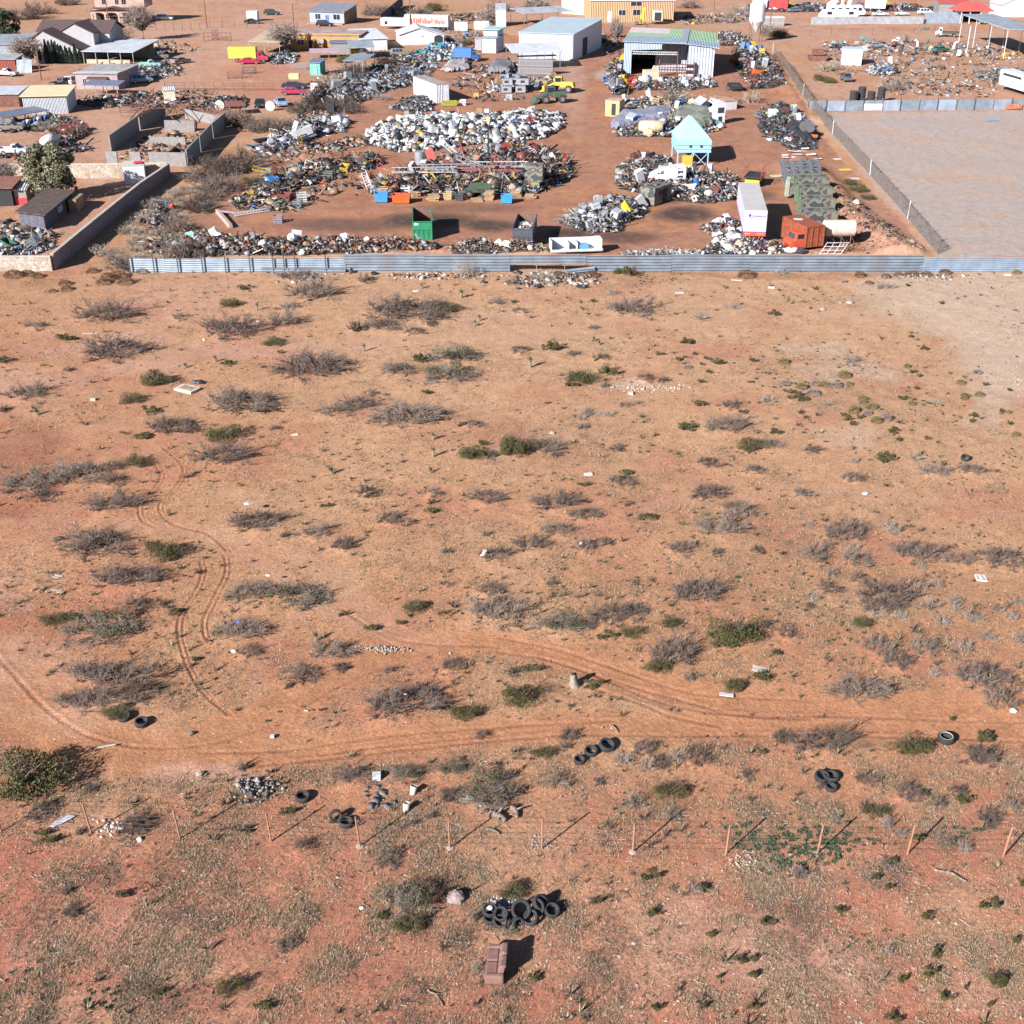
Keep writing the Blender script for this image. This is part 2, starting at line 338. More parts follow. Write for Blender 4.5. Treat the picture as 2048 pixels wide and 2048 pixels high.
def height(x, y):
    x = np.asarray(x, float); y = np.asarray(y, float)
    z = (vnoise(x*.12, y*.12, 11, 3)-.5)*.22+(vnoise(x*.9, y*.9, 12, 3)-.5)*.07
    for pts, r, h in BERMS:
        d = segdist(x, y, pts); z = z+h*np.exp(-(d/r)**2)*(.5+vnoise(x*.5, y*.5, 21, 3))
    return z
def hz(x, y): return float(height(np.array([x]), np.array([y]))[0])
def G(px, py, dz=0.0):
    p = at(px, py); z = hz(p.x, p.y); return Vector((p.x, p.y, z+dz))
def build_ground():
    vs = np.concatenate([[-185, -160, -130], np.arange(-110, 2160, 2.6)])
    ys = np.array([at(1024, v)[1] for v in vs]); ys = np.concatenate([[4000, 2000], ys, [25, 0, -300]])
    us = np.arange(-160, 2220, 2.7)
    dep = np.abs(ys*math.cos(PITCH)+CAMH*math.sin(PITCH)); X = (us[None, :]-1024)/FOC*dep[:, None]
    X = np.concatenate([np.full((len(ys), 1), -3500.), X[:, :1]*1.6, X, X[:, -1:]*1.6, np.full((len(ys), 1), 3500.)], 1)
    Y = np.repeat(ys[:, None], X.shape[1], 1); R, C = X.shape
    near = Y < 900
    z = np.where(near, height(X, Y), 0)
    U, V = proj(X, np.maximum(Y, 30.0))
    n1 = vnoise(X*.16, Y*.16, 31, 4); n2 = vnoise(X*.55, Y*.45, 32, 4); n3 = vnoise(X*1.6, Y*1.3, 33, 4); n4 = vnoise(X*.06, Y*.06, 34, 3)
    def c(n): return np.array(SOILC[n])[None, None, :]
    def mix(a, b, t): t = np.clip(t, 0, 1)[..., None]; return a*(1-t)+b*t
    far = np.clip((1250-V)/600, 0, 1)        # the soil itself is redder near the fence, sandier in the middle of the field
    col = mix(np.broadcast_to(c('orange'), X.shape+(3,)), c('sand'), .9*far*np.clip((U-100)/700, .2, 1))
    col = mix(col, c('red'), np.clip((V-1480)/350, 0, .75)+np.clip((350-U)/900, 0, .3))
    col = mix(col, c('sand'), .5*np.clip((n1-.5)*4, 0, 1)); col = mix(col, c('red'), .5*np.clip((.47-n1)*5, 0, 1))
    lit = np.clip((n2-.47)*6, 0, 1)*(.35+.65*np.clip((n4-.35)*4, 0, 1)); lit = lit*(.45+.7*np.clip((V-1400)/300, 0, 1))
    fine = np.clip((n3-.46)*6, 0, 1)
    roadm = np.zeros(X.shape)
    sel = (V > 480) & (V < 1700)
    def dist(pts): 
        d = np.full(X.shape, 99.); d[sel] = segdist(X[sel], Y[sel], pts); return d
    for pts, hw in ROADS: roadm = np.maximum(roadm, np.clip(1.5-dist(pts)/(hw*(.8+.5*n3)), 0, 1))
    faint = np.zeros(X.shape)
    for pts, hw in FAINT: faint = np.maximum(faint, np.clip(1.4-dist(pts)/(hw*(.7+.7*n3)), 0, 1))
    keep = (1-roadm)*(1-.65*faint)
    col = mix(col, mix(np.broadcast_to(c('litter'), col.shape), c('olive'), n1*1.2-.3), .5*lit*(.3+.7*fine)*keep)
    col = mix(col, c('tan'), .4*fine*(1-lit)*keep)
    col = mix(col, c('road'), roadm*.95); col = mix(col, c('pinkroad'), faint*.3)
    U0, V0 = U, V; U = U+(vnoise(X*.3, Y*.2, 71, 4)-.5)*np.clip((V-200)*.22, 20, 190); V = V+(vnoise(X*.3, Y*.2, 75, 4)-.5)*np.clip((V-300)*.12, 10, 90)
    for px, py, rx, ry, name, k in SPOTS:
        q = ((U-px)/rx)**2+((V-py)/ry)**2
        m = np.clip(1.25-q*(.6+.8*n2), 0, 1)*k*np.where(np.isin(name, ('litter', 'tan', 'olive')), keep*(.4+.6*fine), 1)
        col = mix(col, c(name), m)
    U, V = U0, V0
    yard = inpoly(U+(n2-.5)*16, V+(n3-.5)*8, YARDP); town = inpoly(U+(n2-.5)*16, V+(n3-.5)*6, TOWNP); pad = inpoly(U+(n2-.5)*26, V+(n3-.5)*8, PADP)
    yc = mix(np.broadcast_to(c('yard'), col.shape), c('road'), np.clip((n1-.35)*3, 0, 1)*.7); yc = mix(yc, c('darkred'), np.clip((n2-.5)*5, 0, 1)*.45)
    tc = mix(np.broadcast_to(c('orange'), col.shape), c('pinkroad'), np.clip((n1-.25)*3, 0, 1)); tc = mix(tc, c('yard'), np.clip((n2-.5)*4, 0, .5))
    pc = mix(np.broadcast_to(c('grey'), col.shape), c('pink'), np.clip((n2-.6)*5, 0, 1)*.35); pc = mix(pc, c('sand'), np.clip((n1-.64)*6, 0, .35))
    base = col.copy()
    for msk, k in ((town, tc), (yard, yc), (pad, pc)): base[msk] = k[msk]
    up = V < 520
    for px, py, rx, ry, name, k in SPOTS:
        if py < 512:
            q = ((U-px)/rx)**2+((V-py)/ry)**2; base = mix(base, c(name), np.clip(1.25-q*(.5+n2), 0, 1)*k*up)
    col = base
    grit = np.clip((n3-.55)*5, 0, 1)*yard; col = mix(col, c('litter'), grit*.5)
    # wheel ruts: grooves with dug up red rims
    for pts in RUTS:
        d = dist(pts)
        z = z-.05*np.exp(-(d/.07)**2)+.025*np.exp(-((d-.16)/.07)**2); col = mix(col, c('darkred'), .75*np.exp(-(d/.06)**2))
        d = dist([(a+.30, b-.1) for a, b in pts]); z = z-.035*np.exp(-(d/.06)**2)+.015*np.exp(-((d-.13)/.06)**2); col = mix(col, c('darkred'), .5*np.exp(-(d/.05)**2))
    for pts in ROADRUTS:
        d = dist(pts); z = z-.034*np.exp(-(d/.12)**2)*(.3+n2)+.014*np.exp(-((d-.22)/.1)**2); col = mix(col, c('darkred'), .6*np.exp(-(d/.1)**2)*np.clip((n2-.3)*3, 0, 1))
    z = z-.06*roadm
    for (mx, my, r, h) in MOUNDS:
        i0, i1 = np.searchsorted(-ys, [-(my+3*r), -(my-3*r)])
        if i1 <= i0: continue
        sl = slice(i0, i1); z[sl] += h*np.exp(-((X[sl]-mx)**2+(Y[sl]-my)**2)/(r*r))
    v = np.stack([X, Y, z], -1).reshape(-1, 3); idx = np.arange(R*C).reshape(R, C)
    f = np.stack([idx[:-1, :-1], idx[1:, :-1], idx[1:, 1:], idx[:-1, 1:]], -1).reshape(-1, 4)
    g = bpy.data.objects.new('ground', npmesh('ground', v, f, SOIL, col.reshape(-1, 3), 'soil', True)); COL.objects.link(g)
    tag(g, 'red desert soil with sandy patches and dirt tracks', None, kind='structure')
    return keep, lit, (U, V, X, Y, z, keep, lit, fine, yard | town | pad)
# ---------------------------------------------------------------- plants: prototypes
BARK = pm((.135, .1, .086), .9, 0, .3, 3); BARKPALE = pm((.27, .225, .19), .9, 0, .3, 3); TRUNK = pm((.14, .1, .075), .95, 0, .3, 3, .5)
LEAF = attr_mat('shrub_leaves', 'col', .7); GRASSM = attr_mat('dry_grass_blades', 'col', .9)
def twigs(seed, n, spread, levels=2, r0=.012, up=.35):
    "leafless thicket filling a flat dome of radius 1: many crooked stems from several roots with side twigs"
    R = random.Random(seed); m = MB()
    def stem(p, d, L, r, lev):
        k = 3 if lev else 4; q = p
        for i in range(k):
            d = (d+Vector((R.uniform(-.4, .4), R.uniform(-.4, .4), R.uniform(-.25, .2)))).normalized()
            e = q+d*L/k; e.z = max(e.z, .02); m.tube(q, e, r*(1-.22*i), 3, r*(1-.22*(i+1)), False)
            if lev < levels and R.random() < (.95 if i else .5):
                for _ in range(2 if lev else 3):
                    dd = (d+Vector((R.uniform(-1, 1), R.uniform(-1, 1), R.uniform(-.3, .6)))*.9).normalized()
                    stem(e, dd, L*R.uniform(.35, .6), r*.6, lev+1)
            q = e
    for i in range(n):
        a = R.uniform(0, 6.283); b = R.uniform(0, 6.283); rr = spread*R.random()**.62
        p = Vector((rr*math.cos(a), rr*math.sin(a), 0))
        d = Vector((math.cos(b)+.7*p.x, math.sin(b)+.7*p.y, R.uniform(.15, .9)*up*2)).normalized()
        stem(p, d, R.uniform(.35, .62)*(1.15-rr*.5), r0*R.uniform(.8, 1.3), 0)
    return m
def leaf_cloud(seed, n, size, base, var, shape=(1, 1, .75), hollow=.35, clumps=9, tall=.55, nb=3):
    "leaf quads gathered in clumps at the ends of rising stems, radius about 1"
    g = np.random.default_rng(seed)
    a = g.uniform(0, 6.283, clumps); r = np.sqrt(g.uniform(.02, .8, clumps)); cz = g.uniform(.25, .9, clumps)*tall*1.3
    cx, cy = r*np.cos(a), r*np.sin(a); k = g.integers(0, clumps, n)
    d = g.normal(0, 1, (n, 3)); d /= np.linalg.norm(d, axis=1)[:, None]; rad = g.uniform(hollow, 1, n)**.6*g.uniform(.22, .42, clumps)[k]
    c = np.stack([cx[k], cy[k], cz[k]], 1)+d*rad[:, None]*np.array([1, 1, .8]); c = c*np.array(shape); c[:, 2] = np.maximum(c[:, 2], .01)
    u = g.normal(0, 1, (n, 3)); u /= np.linalg.norm(u, axis=1)[:, None]; w_ = g.normal(0, 1, (n, 3)); w_ = np.cross(u, w_); w_ /= np.linalg.norm(w_, axis=1)[:, None]
    s = size*g.uniform(.6, 1.4, n)[:, None]; v = np.stack([c-u*s, c+w_*s*.55, c+u*s, c-w_*s*.55], 1).reshape(-1, 3)
    f = np.arange(4*n).reshape(n, 4); sh = g.uniform(1-var, 1+var, n)[:, None]; cc = np.array(base)[None]*sh*(1+.35*(g.random(clumps)[k]-.5))[:, None]
    cc[:, 0] *= g.uniform(.8, 1.35, n); return v, f, np.repeat(cc, 4, 0)
DEAD = [twigs(100+i, 34+5*i, .72, 2, .0165, .5).mesh('twigs') for i in range(5)]
DEADS = [twigs(120+i, 22, .5, 2, .026, .6).mesh('twigs') for i in range(3)]
STRAW = [twigs(130+i, 34, .55, 1, .016, .8).mesh('twigs') for i in range(3)]
def stems(seed, n, H=.8):
    R = random.Random(seed); m = MB()
    for i in range(n):
        a = R.uniform(0, 6.283); t = R.uniform(.3, 1); p = Vector((0, 0, 0)); e = Vector((math.cos(a)*t*.75, math.sin(a)*t*.75, H*R.uniform(.5, 1)))
        mid = e*.5+Vector((R.uniform(-.1, .1), R.uniform(-.1, .1), .05)); m.tube(p, mid, .022, 4, .014); m.tube(mid, e, .014, 3, .006)
    return m.mesh('stems')
GREENL = (.062, .064, .02); GREENM = (.065, .066, .035)
def leafmesh(name, *a, **k):
    v, f, c = leaf_cloud(*a, **k); return npmesh(name, v, f, LEAF, c)
CREO = [(leafmesh('foliage', 200+i, 4600, .028, GREENL, .55, clumps=22), stems(300+i, 26)) for i in range(4)]
CREOS = [(leafmesh('foliage', 220+i, 800, .07, GREENL, .55, clumps=9, tall=.6), stems(320+i, 9)) for i in range(4)]
MESQ = [(leafmesh('foliage', 240+i, 2600, .022, GREENM, .5, clumps=12, shape=(.85, .85, .75)), twigs(250+i, 40, .7, 2, .015).mesh('branches')) for i in range(3)]
def ball(seed, n, size, base):
    g = np.random.default_rng(seed); d = g.normal(0, 1, (n, 3)); d[:, 2] = np.abs(d[:, 2]); d /= np.linalg.norm(d, axis=1)[:, None]; c = d*(g.uniform(.55, 1, n)**.4)[:, None]*(.82+.36*vnoise(d[:, 0]*3+9, d[:, 1]*3+9, seed, 2))[:, None]
    u = d+g.normal(0, .5, (n, 3)); u /= np.linalg.norm(u, axis=1)[:, None]; w_ = np.cross(u, g.normal(0, 1, (n, 3))); w_ /= np.linalg.norm(w_, axis=1)[:, None]
    v = np.stack([c-u*size, c+w_*size*.3, c+u*size, c-w_*size*.3], 1).reshape(-1, 3); v[:, 2] = np.maximum(v[:, 2], .01); return npmesh('foliage', v, np.arange(4*n).reshape(n, 4), LEAF, np.repeat(np.array([base])*g.uniform(.55, 1.4, n)[:, None], 4, 0))
BALL = [ball(260+i, 1400, .09, (.2, .155, .065)) for i in range(2)]
BALLG = [ball(270, 800, .09, (.22, .18, .165))]
TUMB = [ball(280+i, 1000, .09, (.14, .08, .045)) for i in range(2)]
def yucca(seed, H):
    g = np.random.default_rng(seed); n = 110; a = g.uniform(0, 6.283, n); el = g.uniform(-.5, 1.45, n); z0 = H+g.uniform(-.25, .05, n)*H
    d = np.stack([np.cos(a)*np.cos(el), np.sin(a)*np.cos(el), np.sin(el)], 1); L = g.uniform(.45, .62, n)[:, None]
    p = np.stack([a*0, a*0, z0], 1); s = np.stack([-np.sin(a), np.cos(a), a*0], 1)*.028
    v = np.stack([p+s, p-s, p+d*L], 1).reshape(-1, 3); v[:, 2] = np.maximum(v[:, 2], .01)
    c = np.where(el[:, None] > .1, np.array([[.12, .14, .06]]), np.array([[.32, .25, .15]]))*g.uniform(.7, 1.3, n)[:, None]
    return npmesh('leaf_rosette', v, np.arange(3*n).reshape(n, 3), LEAF, np.repeat(c, 3, 0)), MB().lathe([(.13, 0), (.16, H*.3), (.14, H)], n=8).mesh('trunk')
def norm(me, zf=1.0, objs=()):
    a = np.empty(len(me.vertices)*3, np.float32); me.vertices.foreach_get('co', a); a = a.reshape(-1, 3); r = np.percentile(np.abs(a[:, :2]), 96, axis=0); zt = np.percentile(a[:, 2], 98)
    k = np.array([1/r[0], 1/r[1], zf/zt])
    for m in (me,)+tuple(objs):
        b = np.empty(len(m.vertices)*3, np.float32); m.vertices.foreach_get('co', b); b = b.reshape(-1, 3)*k; m.vertices.foreach_set('co', b.ravel()); m.update()
for me in DEAD+DEADS+STRAW+BALL+BALLG+TUMB: norm(me)
for a, b in CREO+CREOS+MESQ: norm(a, 1.0, (b,))
YUC = [yucca(400+i, h) for i, h in enumerate((.55, .8, .3))]
YTR = pm((.26, .2, .14), .95, 0, .3, 5, .5)
# ---------------------------------------------------------------- labels that single one thing out by what it stands near
LAND = [('the brown sofa',975,1920),('the heap of black tyres',1040,1815),('the pale boulder',913,1792),('the white-walled tyre',1891,1480),('the stacked tyres beyond the fence',1655,1560),
 ('the grey rubble heap',520,1580),('the lone tyre below the road',606,1596),('the big left-edge green bush',60,1545),('the green ground-cover patch',1600,1690),('the grey stump',1150,1365),
 ('the white gravel strip',760,1300),('the scattered planks',100,1165),('the S-shaped wheel ruts',380,1200),('the upper curved wheel ruts',330,960),('the white square board',1960,1154),
 ('the lone upper-field tyre',1930,918),('the dumped mattress',375,778),('the blue bag',478,1255),('the tyre by the big thicket',284,1448),('the round yellow bush cluster',1700,780),
 ('the corrugated fence gap',1080,560),('the pebbly white streak',1290,775),('the chalky white patch',1930,640),('the stone wall corner',105,560),('the turquoise plastic scrap',806,635),
 ('the road fork stones',400,1490),('the white plastic on a bush',500,1027),('the forked dead bush',980,1110),('the bleached white stump',965,1105),('the tyre trio by the track',1190,1505),
 ('the bleached logs',1000,1640),('the white board by the road',1453,1390),('the bare bottom-left soil',330,1990),('the stony bottom-right soil',1650,1930),('the lower right corner',2000,2000),
 ('the right wire fence end',1990,1690),('the left wire fence end',100,1640),('the faint upper double track',900,680),('the left field edge',10,760),('the right field edge',2040,1100),('the roof shingle litter',760,1590)]
ORD = ['', 'second nearest', 'third nearest', 'fourth nearest', 'fifth nearest', 'sixth nearest', 'seventh nearest', 'eighth nearest', 'ninth nearest']+['next further']*40
_todo = []
def autolabel(o, look, px, py): _todo.append((o, look, px, py))
def flush_labels():
    d = {}
    for o, look, px, py in _todo:
        best = sorted((math.hypot((px-x)*.7, (py-y)), n, x, y) for n, x, y in LAND)[0]
        _, n, x, y = best; dx, dy = px-x, py-y
        side = ('right of' if dx > 0 else 'left of') if abs(dx) > abs(dy)*1.1 else ('in front of' if dy > 0 else 'behind')
        d.setdefault((look, side, n), []).append((best[0], o))
    for (look, side, n), L in d.items():
        look = look.replace('half green thorny bush', 'half green thorny bush'); n = n.replace(' in the field', '')
        L.sort(key=lambda t: t[0])
        for i, (_, o) in enumerate(L):
            o['label'] = f"{look} {side} {n}"+(f", {ORD[i]}" if i else (', nearest' if len(L) > 1 else ''))
def zr(ox, oy): return lambda x, y: (ox+x*.36232, oy+y*.36232)
RA, RB, RC_, RD, RE, RF, RG, RH, RI = [zr(*p) for p in ((0,520),(680,520),(1348,520),(0,1000),(680,1000),(1348,1000),(0,1480),(680,1480),(1348,1480))]
_n = [0]
def size3(px, py, w, h):
    s = S(py); W = w/s; dp = depr(py); hm = (h or w*.5)/s; D = W*.8
    if hm < D*math.sin(dp)+.25*math.cos(dp): D = max(W*.35, (hm*.8)/math.sin(dp)*.9)
    H = (hm-D*math.sin(dp)*.8)/math.cos(dp); return W*1.12, D*1.1, max(H*1.15, .32, W*.3)
def szword(W): return 'tiny' if W < .7 else 'small' if W < 1.5 else 'medium' if W < 2.8 else 'large'
def shrub(kind, px, py, w, h=None, hmax=1.3):
    _n[0] += 1; k = _n[0]; R = random.Random(k*7919)
    W, D, H = size3(px, py, w, h); H = min(H, hmax*1.25, W*.75); by = py+(h or w*.5)*.22; p = G(px, by); rz = R.uniform(0, 6.283)
    def root(name, cat, grp, look):
        t = T(name, look, cat, p, 0, grp); autolabel(t, f'{szword(W)} {look}', px, by); t.scale = (W/2, D/2, max(H, .3)); return t
    def part(t, n, me, mat, s=1):
        o = P(n, me, mat, t); o.rotation_euler = (0, 0, rz); o.scale = (s, s, s); return o
    if kind in 'dsp':
        lib = {'d': DEAD if w > 38 else DEADS, 's': DEADS, 'p': STRAW}[kind]
        look = {'d': 'grey leafless shrub', 's': 'grey leafless shrub', 'p': 'pale dry straw bush'}[kind]
        o = P('leafless_shrub' if kind != 'p' else 'dry_bush', R.choice(lib), BARK if kind != 'p' else BARKPALE)
        o.location = p; o.rotation_euler = (0, 0, rz); o.scale = ((W+D)/4*1.05, (W+D)/4*1.05, H) 
        if W > 2.2: o.rotation_euler = (0, 0, R.choice((0, math.pi))+R.uniform(-.25, .25)); o.scale = (W/2, D/2, H)
        if kind in 'ds': o.material_slots[0].link = 'OBJECT'; o.material_slots[0].material = R.choice((BARK, BARK, pm((.19, .145, .12), .9, 0, .3, 3)))
        tag(o, look, 'shrub', 'leafless shrubs scattered over the field' if kind != 'p' else 'dry straw bushes in the field'); autolabel(o, f'{szword(W)} {look}', px, by)
        if W > 1.4 and kind != 'p': MOUNDS.append((p.x, p.y, W*.42, .16))
    elif kind == 'g':
        t = root('creosote_bush', 'bush', 'green bushes scattered over the field', 'olive green leafy bush'); big = w > 34
        lf, st = R.choice(CREO if big else CREOS); part(t, 'foliage', lf, None); part(t, 'stems', st, TRUNK)
    elif kind == 'm':
        t = root('mesquite_bush', 'bush', 'half green thorny shrubs in the field', 'half green thorny bush')
        lf, st = R.choice(MESQ); part(t, 'foliage', lf, None); part(t, 'branches', st, pm((.2, .165, .14), .9, 0, .3, 3)); MOUNDS.append((p.x, p.y, W*.4, .14))
    elif kind == 'y':
        t = T('yucca_plant', 'x', 'yucca', p, rz, 'yuccas in the field'); autolabel(t, f'{szword(W)} spiky shaggy yucca', px, by)
        s = max(W/1.1, .7); t.scale = (s*.85, s*.85, s); lf, st = R.choice(YUC); P('leaf_rosette', lf, None, t); P('trunk', st, YTR, t)
    else:
        lib, look = {'b': (BALL, 'round yellow-green bush'), 'w': (BALLG, 'round pale grey bush'), 't': (TUMB, 'round rust-brown tumbleweed')}[kind]
        o = P({'b': 'round_bush', 'w': 'grey_bush', 't': 'tumbleweed'}[kind], R.choice(lib), None); o.location = p; o.rotation_euler = (0, 0, rz)
        o.scale = (W/2, W/2*.9, max(H, W*.35)); tag(o, look, 'bush', {'b': 'round yellow-green bushes', 'w': 'grey bushes among the yellow ones', 't': 'tumbleweeds against the fence'}[kind]); autolabel(o, f'{szword(W)} {look}', px, by)
def many(kind, R_, items):
    for it in items:
        px, py = R_(it[0], it[1]); shrub(kind, px, py, it[2]*.36232, it[3]*.36232 if len(it) > 3 else None)
many('d', RA, [(590,295,280,90),(1000,310,90,30),(1280,370,290,130),(1570,335,150,90),(1720,170,240,120),(1620,90,150,60),(620,485,340,130),(1720,580,330,110),(150,725,220,80),(20,820,60,40),(1330,775,320,120),(1840,835,180,60),(940,910,230,100),(1230,1075,280,110),(430,1170,280,120),(160,1230,260,110),(220,1310,150,60),(620,1140,120,50),(640,1215,150,50),(640,1345,260,80),(380,605,60,20),(1520,925,60,25),(180,365,120,22),(1050,30,130,50),(1600,255,120,40)])
many('g', RA, [(855,670,130,90),(840,830,70,50),(1240,965,190,90),(760,1120,110,70),(1270,243,100,50),(1250,570,60,28),(1510,455,100,50),(720,765,120,60),(780,975,80,45),(345,430,70,40),(390,430,60,35),(1550,512,30,15),(1225,430,40,24),(20,560,60,40),(1355,150,70,28)])
many('y', RA, [(205,850,60),(1025,590,40),(1190,560,30),(1420,275,36),(1830,1175,70)])
many('t', RA, [(80,80,90,45),(150,75,70,35),(210,88,60,28),(600,95,80,45),(575,120,70,35),(695,120,80,35),(785,62,60,28),(370,158,60,25),(360,128,60,25),(510,60,60,30),(655,85,90,40),(290,170,40,18),(235,360,50,22)])
many('d', RB, [(360,265,370,130),(90,375,90,70),(245,360,180,60),(410,390,110,50),(495,350,80,40),(1610,260,220,110),(330,600,170,80),(100,795,190,70),(370,860,330,110),(170,735,80,35),(730,900,90,40),(990,495,110,50),(1290,510,70,35),(1450,530,80,40),(1130,1025,180,90),(840,1075,90,50),(1525,1035,90,35),(1190,1075,60,30),(515,1290,100,50),(810,1310,180,80),(1200,1340,220,90),(150,1280,110,60),(130,110,100,50),(1550,1210,130,70),(1350,920,80,30),(1400,370,60,20),(855,230,90,30),(985,278,80,16),(1470,690,60,25),(940,120,80,40),(1780,660,70,28),(1690,650,110,30)])
many('m', RB, [(610,520,210,110),(600,630,230,80)])
many('g', RB, [(595,268,100,60),(450,550,70,60),(1160,485,75,60),(1345,650,150,80),(1280,690,60,40),(1475,615,80,60),(1905,930,80,50),(1915,450,60,30),(720,1075,120,80),(970,1045,150,120),(790,1015,40,40),(480,735,50,22),(665,912,30,18),(960,230,28,12),(1395,230,24,10),(1575,1170,60,36),(1765,522,36,14),(1870,552,30,12),(1350,1245,70,18),(500,1345,0+36,20)])
many('y', RB, [(670,200,56),(768,330,40),(745,362,26),(1050,590,56),(1400,440,34),(1430,462,30),(1400,552,40),(515,990,32),(515,1085,46),(500,1172,40),(450,152,34),(132,500,34)])
many('g', RB, [(1600,80,64,60)])
many('p', RB, [(705,75,120,90),(1130,100,110,70),(1330,870,80,40),(1380,840,90,40),(1480,850,80,40),(1560,800,80,30),(1370,830,60,30),(1640,790,60,26),(1500,180,60,40)])
many('t', RB, [(1390,80,70,40),(1205,75,60,30),(1320,88,50,22)])
many('g', RC_, [(75,450,54,26),(235,565,60,42),(435,558,40,18),(25,553,26,12),(110,520,22,10),(140,795,64,40),(380,840,38,22),(690,760,90,44),(65,920,80,44),(640,730,60,20),(1265,760,50,24),(1210,940,60,34),(1155,1100,75,62),(430,1025,140,80),(565,950,60,24),(700,847,32,14),(555,293,55,30),(1385,488,38,18),(1240,995,32,16),(945,860,40,16),(1315,622,36,16),(1605,757,40,20),(985,908,44,18),(1025,872,34,14),(955,884,34,14),(1400,985,30,14),(190,620,30,12),(155,675,34,14),(1350,645,26,10),(1720,690,30,12),(1340,715,26,12),(1645,893,28,12),(1855,907,26,12),(780,160,24,10),(1475,242,26,10),(1305,424,24,10),(1850,722,24,10),(725,875,22,10),(1290,147,24,10),(1655,862,40,14),(1810,842,0+26,10),(175,547,0+20,8),(155,578,0+20,8)])
many('b', RC_, [(605,558,55,34),(943,632,72,42),(705,698,60,38),(830,686,48,34),(1040,762,50,30),(992,832,58,44),(1115,886,55,40),(1285,587,36,26),(1583,674,46,26),(1685,742,48,30),(1310,790,40,24),(1090,810,64,28),(968,684,34,20),(1040,787,38,16),(1885,965,40,28),(1890,70,44,26),(1600,765,36,16),(1848,846,24,14)])
many('w', RC_, [(893,693,70,28),(780,680,60,34),(1170,875,50,50),(1070,845,50,26),(615,680,50,18),(760,740,80,24),(75,592,40,14),(1675,620,44,22),(940,120,30,16),(1160,858,40,30)])
many('t', RC_, [(400,82,90,40),(1025,83,54,34),(1240,83,54,26),(1310,80,70,36),(1390,78,50,28),(1495,70,62,26),(1170,92,50,20),(1075,128,40,16)])
many('d', RC_, [(290,915,230,80),(310,805,130,40),(180,1110,110,60),(440,1160,110,40),(190,1275,180,90),(770,1040,90,40),(985,1200,110,50),(715,1290,100,60),(340,1370,150,40),(1440,1170,150,50),(1640,1160,160,50),(520,1010,150,60)])
many('p', RC_, [(1330,1095,90,50),(590,70,90,40),(685,55,50,40),(510,775,110,40),(850,800,80,30),(150,320,100,40),(980,550,110,40),(1150,150,120,30),(330,250,80,30),(1450,790,80,26),(990,1110,70,30)])
many('d', RD, [(540,225,330,150),(1400,115,290,110),(1740,175,180,80),(1890,250,110,80),(700,420,320,110),(740,580,170,90),(1380,500,230,110),(1340,710,240,110),(1380,830,130,70),(1830,830,200,100),(1670,945,190,100),(1880,920,90,60),(600,970,420,150),(470,1100,300,130),(760,1050,230,140),(900,570,60,40),(1590,1025,50,20),(1580,195,60,30),(620,1090,260,100),(1100,400,50,18),(320,215,60,30),(390,645,50,30)])
many('m', RD, [(560,690,290,150),(1640,520,230,130)])
many('g', RD, [(900,290,160,120),(300,650,130,75),(400,640,90,50),(650,1175,150,80),(1075,880,34,22),(1890,632,40,22),(1800,35,50,18),(960,620,60,40)])
many('y', RD, [(1745,770,38)])
many('d', RE, [(275,110,130,60),(850,300,190,80),(1060,240,170,90),(1190,165,190,70),(1340,75,160,70),(1350,245,120,80),(1470,230,80,50),(1880,265,130,80),(870,600,290,150),(830,500,160,60),(1500,630,240,100),(1370,680,90,60),(1840,830,240,150),(350,1090,370,190),(620,915,150,50),(1900,500,100,90),(1270,1300,120,50),(1170,465,60,30),(230,1170,140,100),(400,130,60,25),(590,285,50,30),(800,190,60,20),(260,935,60,30),(950,950,80,40),(780,1300,90,26)])
many('m', RE, [(1190,670,240,110),(1600,610,130,70)])
many('g', RE, [(415,595,110,72),(1815,668,100,60),(1465,742,90,45),(1620,725,120,60),(1000,1090,180,120),(690,1180,130,90),(1390,1020,90,45),(1060,930,90,44),(500,65,60,32),(1690,98,90,40),(165,705,70,34),(335,682,44,16),(1750,920,110,80),(650,1170,60,60)])
many('d', RF, [(350,70,210,80),(265,155,240,90),(950,170,210,100),(770,300,150,90),(1010,320,150,80),(1340,280,250,110),(1580,325,180,70),(1810,310,250,120),(140,500,270,120),(1020,435,130,60),(1170,520,300,150),(850,480,140,80),(620,730,120,60),(520,690,100,50),(1130,810,170,100),(1230,890,160,80),(1370,810,150,100),(1680,950,250,140),(1810,1090,200,110),(1020,1040,290,130),(830,1330,340,130),(600,1310,130,50),(1150,600,200,70),(1200,370+230,100,60),(460,270,60,40),(750,590,50,30),(230,290,90,40),(80,980,70,30)])
many('p', RF, [(1220,160,120,70),(830,250,70,60),(1420,580,100,70),(1480,670,100,60),(1540,560,70,60),(1640,650,120,60),(1740,750,110,60),(1600,810,120,60),(1850,640,80,60),(1110,620,140,70),(1240,640,100,60),(1450,460,60,50),(1890,560,60,50),(1890,770,80,70),(1780,600,60,50),(1360,470,60,70),(990,260,100,50),(860,400,70,60),(1440,960,70,60),(1160,550,100,60),(960,290,80,50),(1700,1000,180,80),(740,130,80,26),(1560,600,60,40),(1360,370,70,30),(760,530,80,50)])
many('g', RF, [(340,720,260,150),(250,797,80,36),(570,850,46,34),(500,975,90,60),(315,1022,120,75),(1045,680,100,60),(1725,1305,74,66),(1300,1350,210,100),(1530,1213,24,12),(300,800,60,40)])
many('g', RG, [(165,195,350,260),(275,555,60,60),(235,515,60,44),(680,865,60,34),(1270,1370,130,100),(1455,1475,80,56),(880,1400,60,36),(1585,395,80,44),(1360,505,50,26)])
many('d', RG, [(740,470,170,110),(230,400,160,80),(450,505,60,40),(400,950,110,60),(1590,1130,140,60),(1690,590,160,50),(380,830,60,50),(1330,150,60,60),(500,270,80,50)])
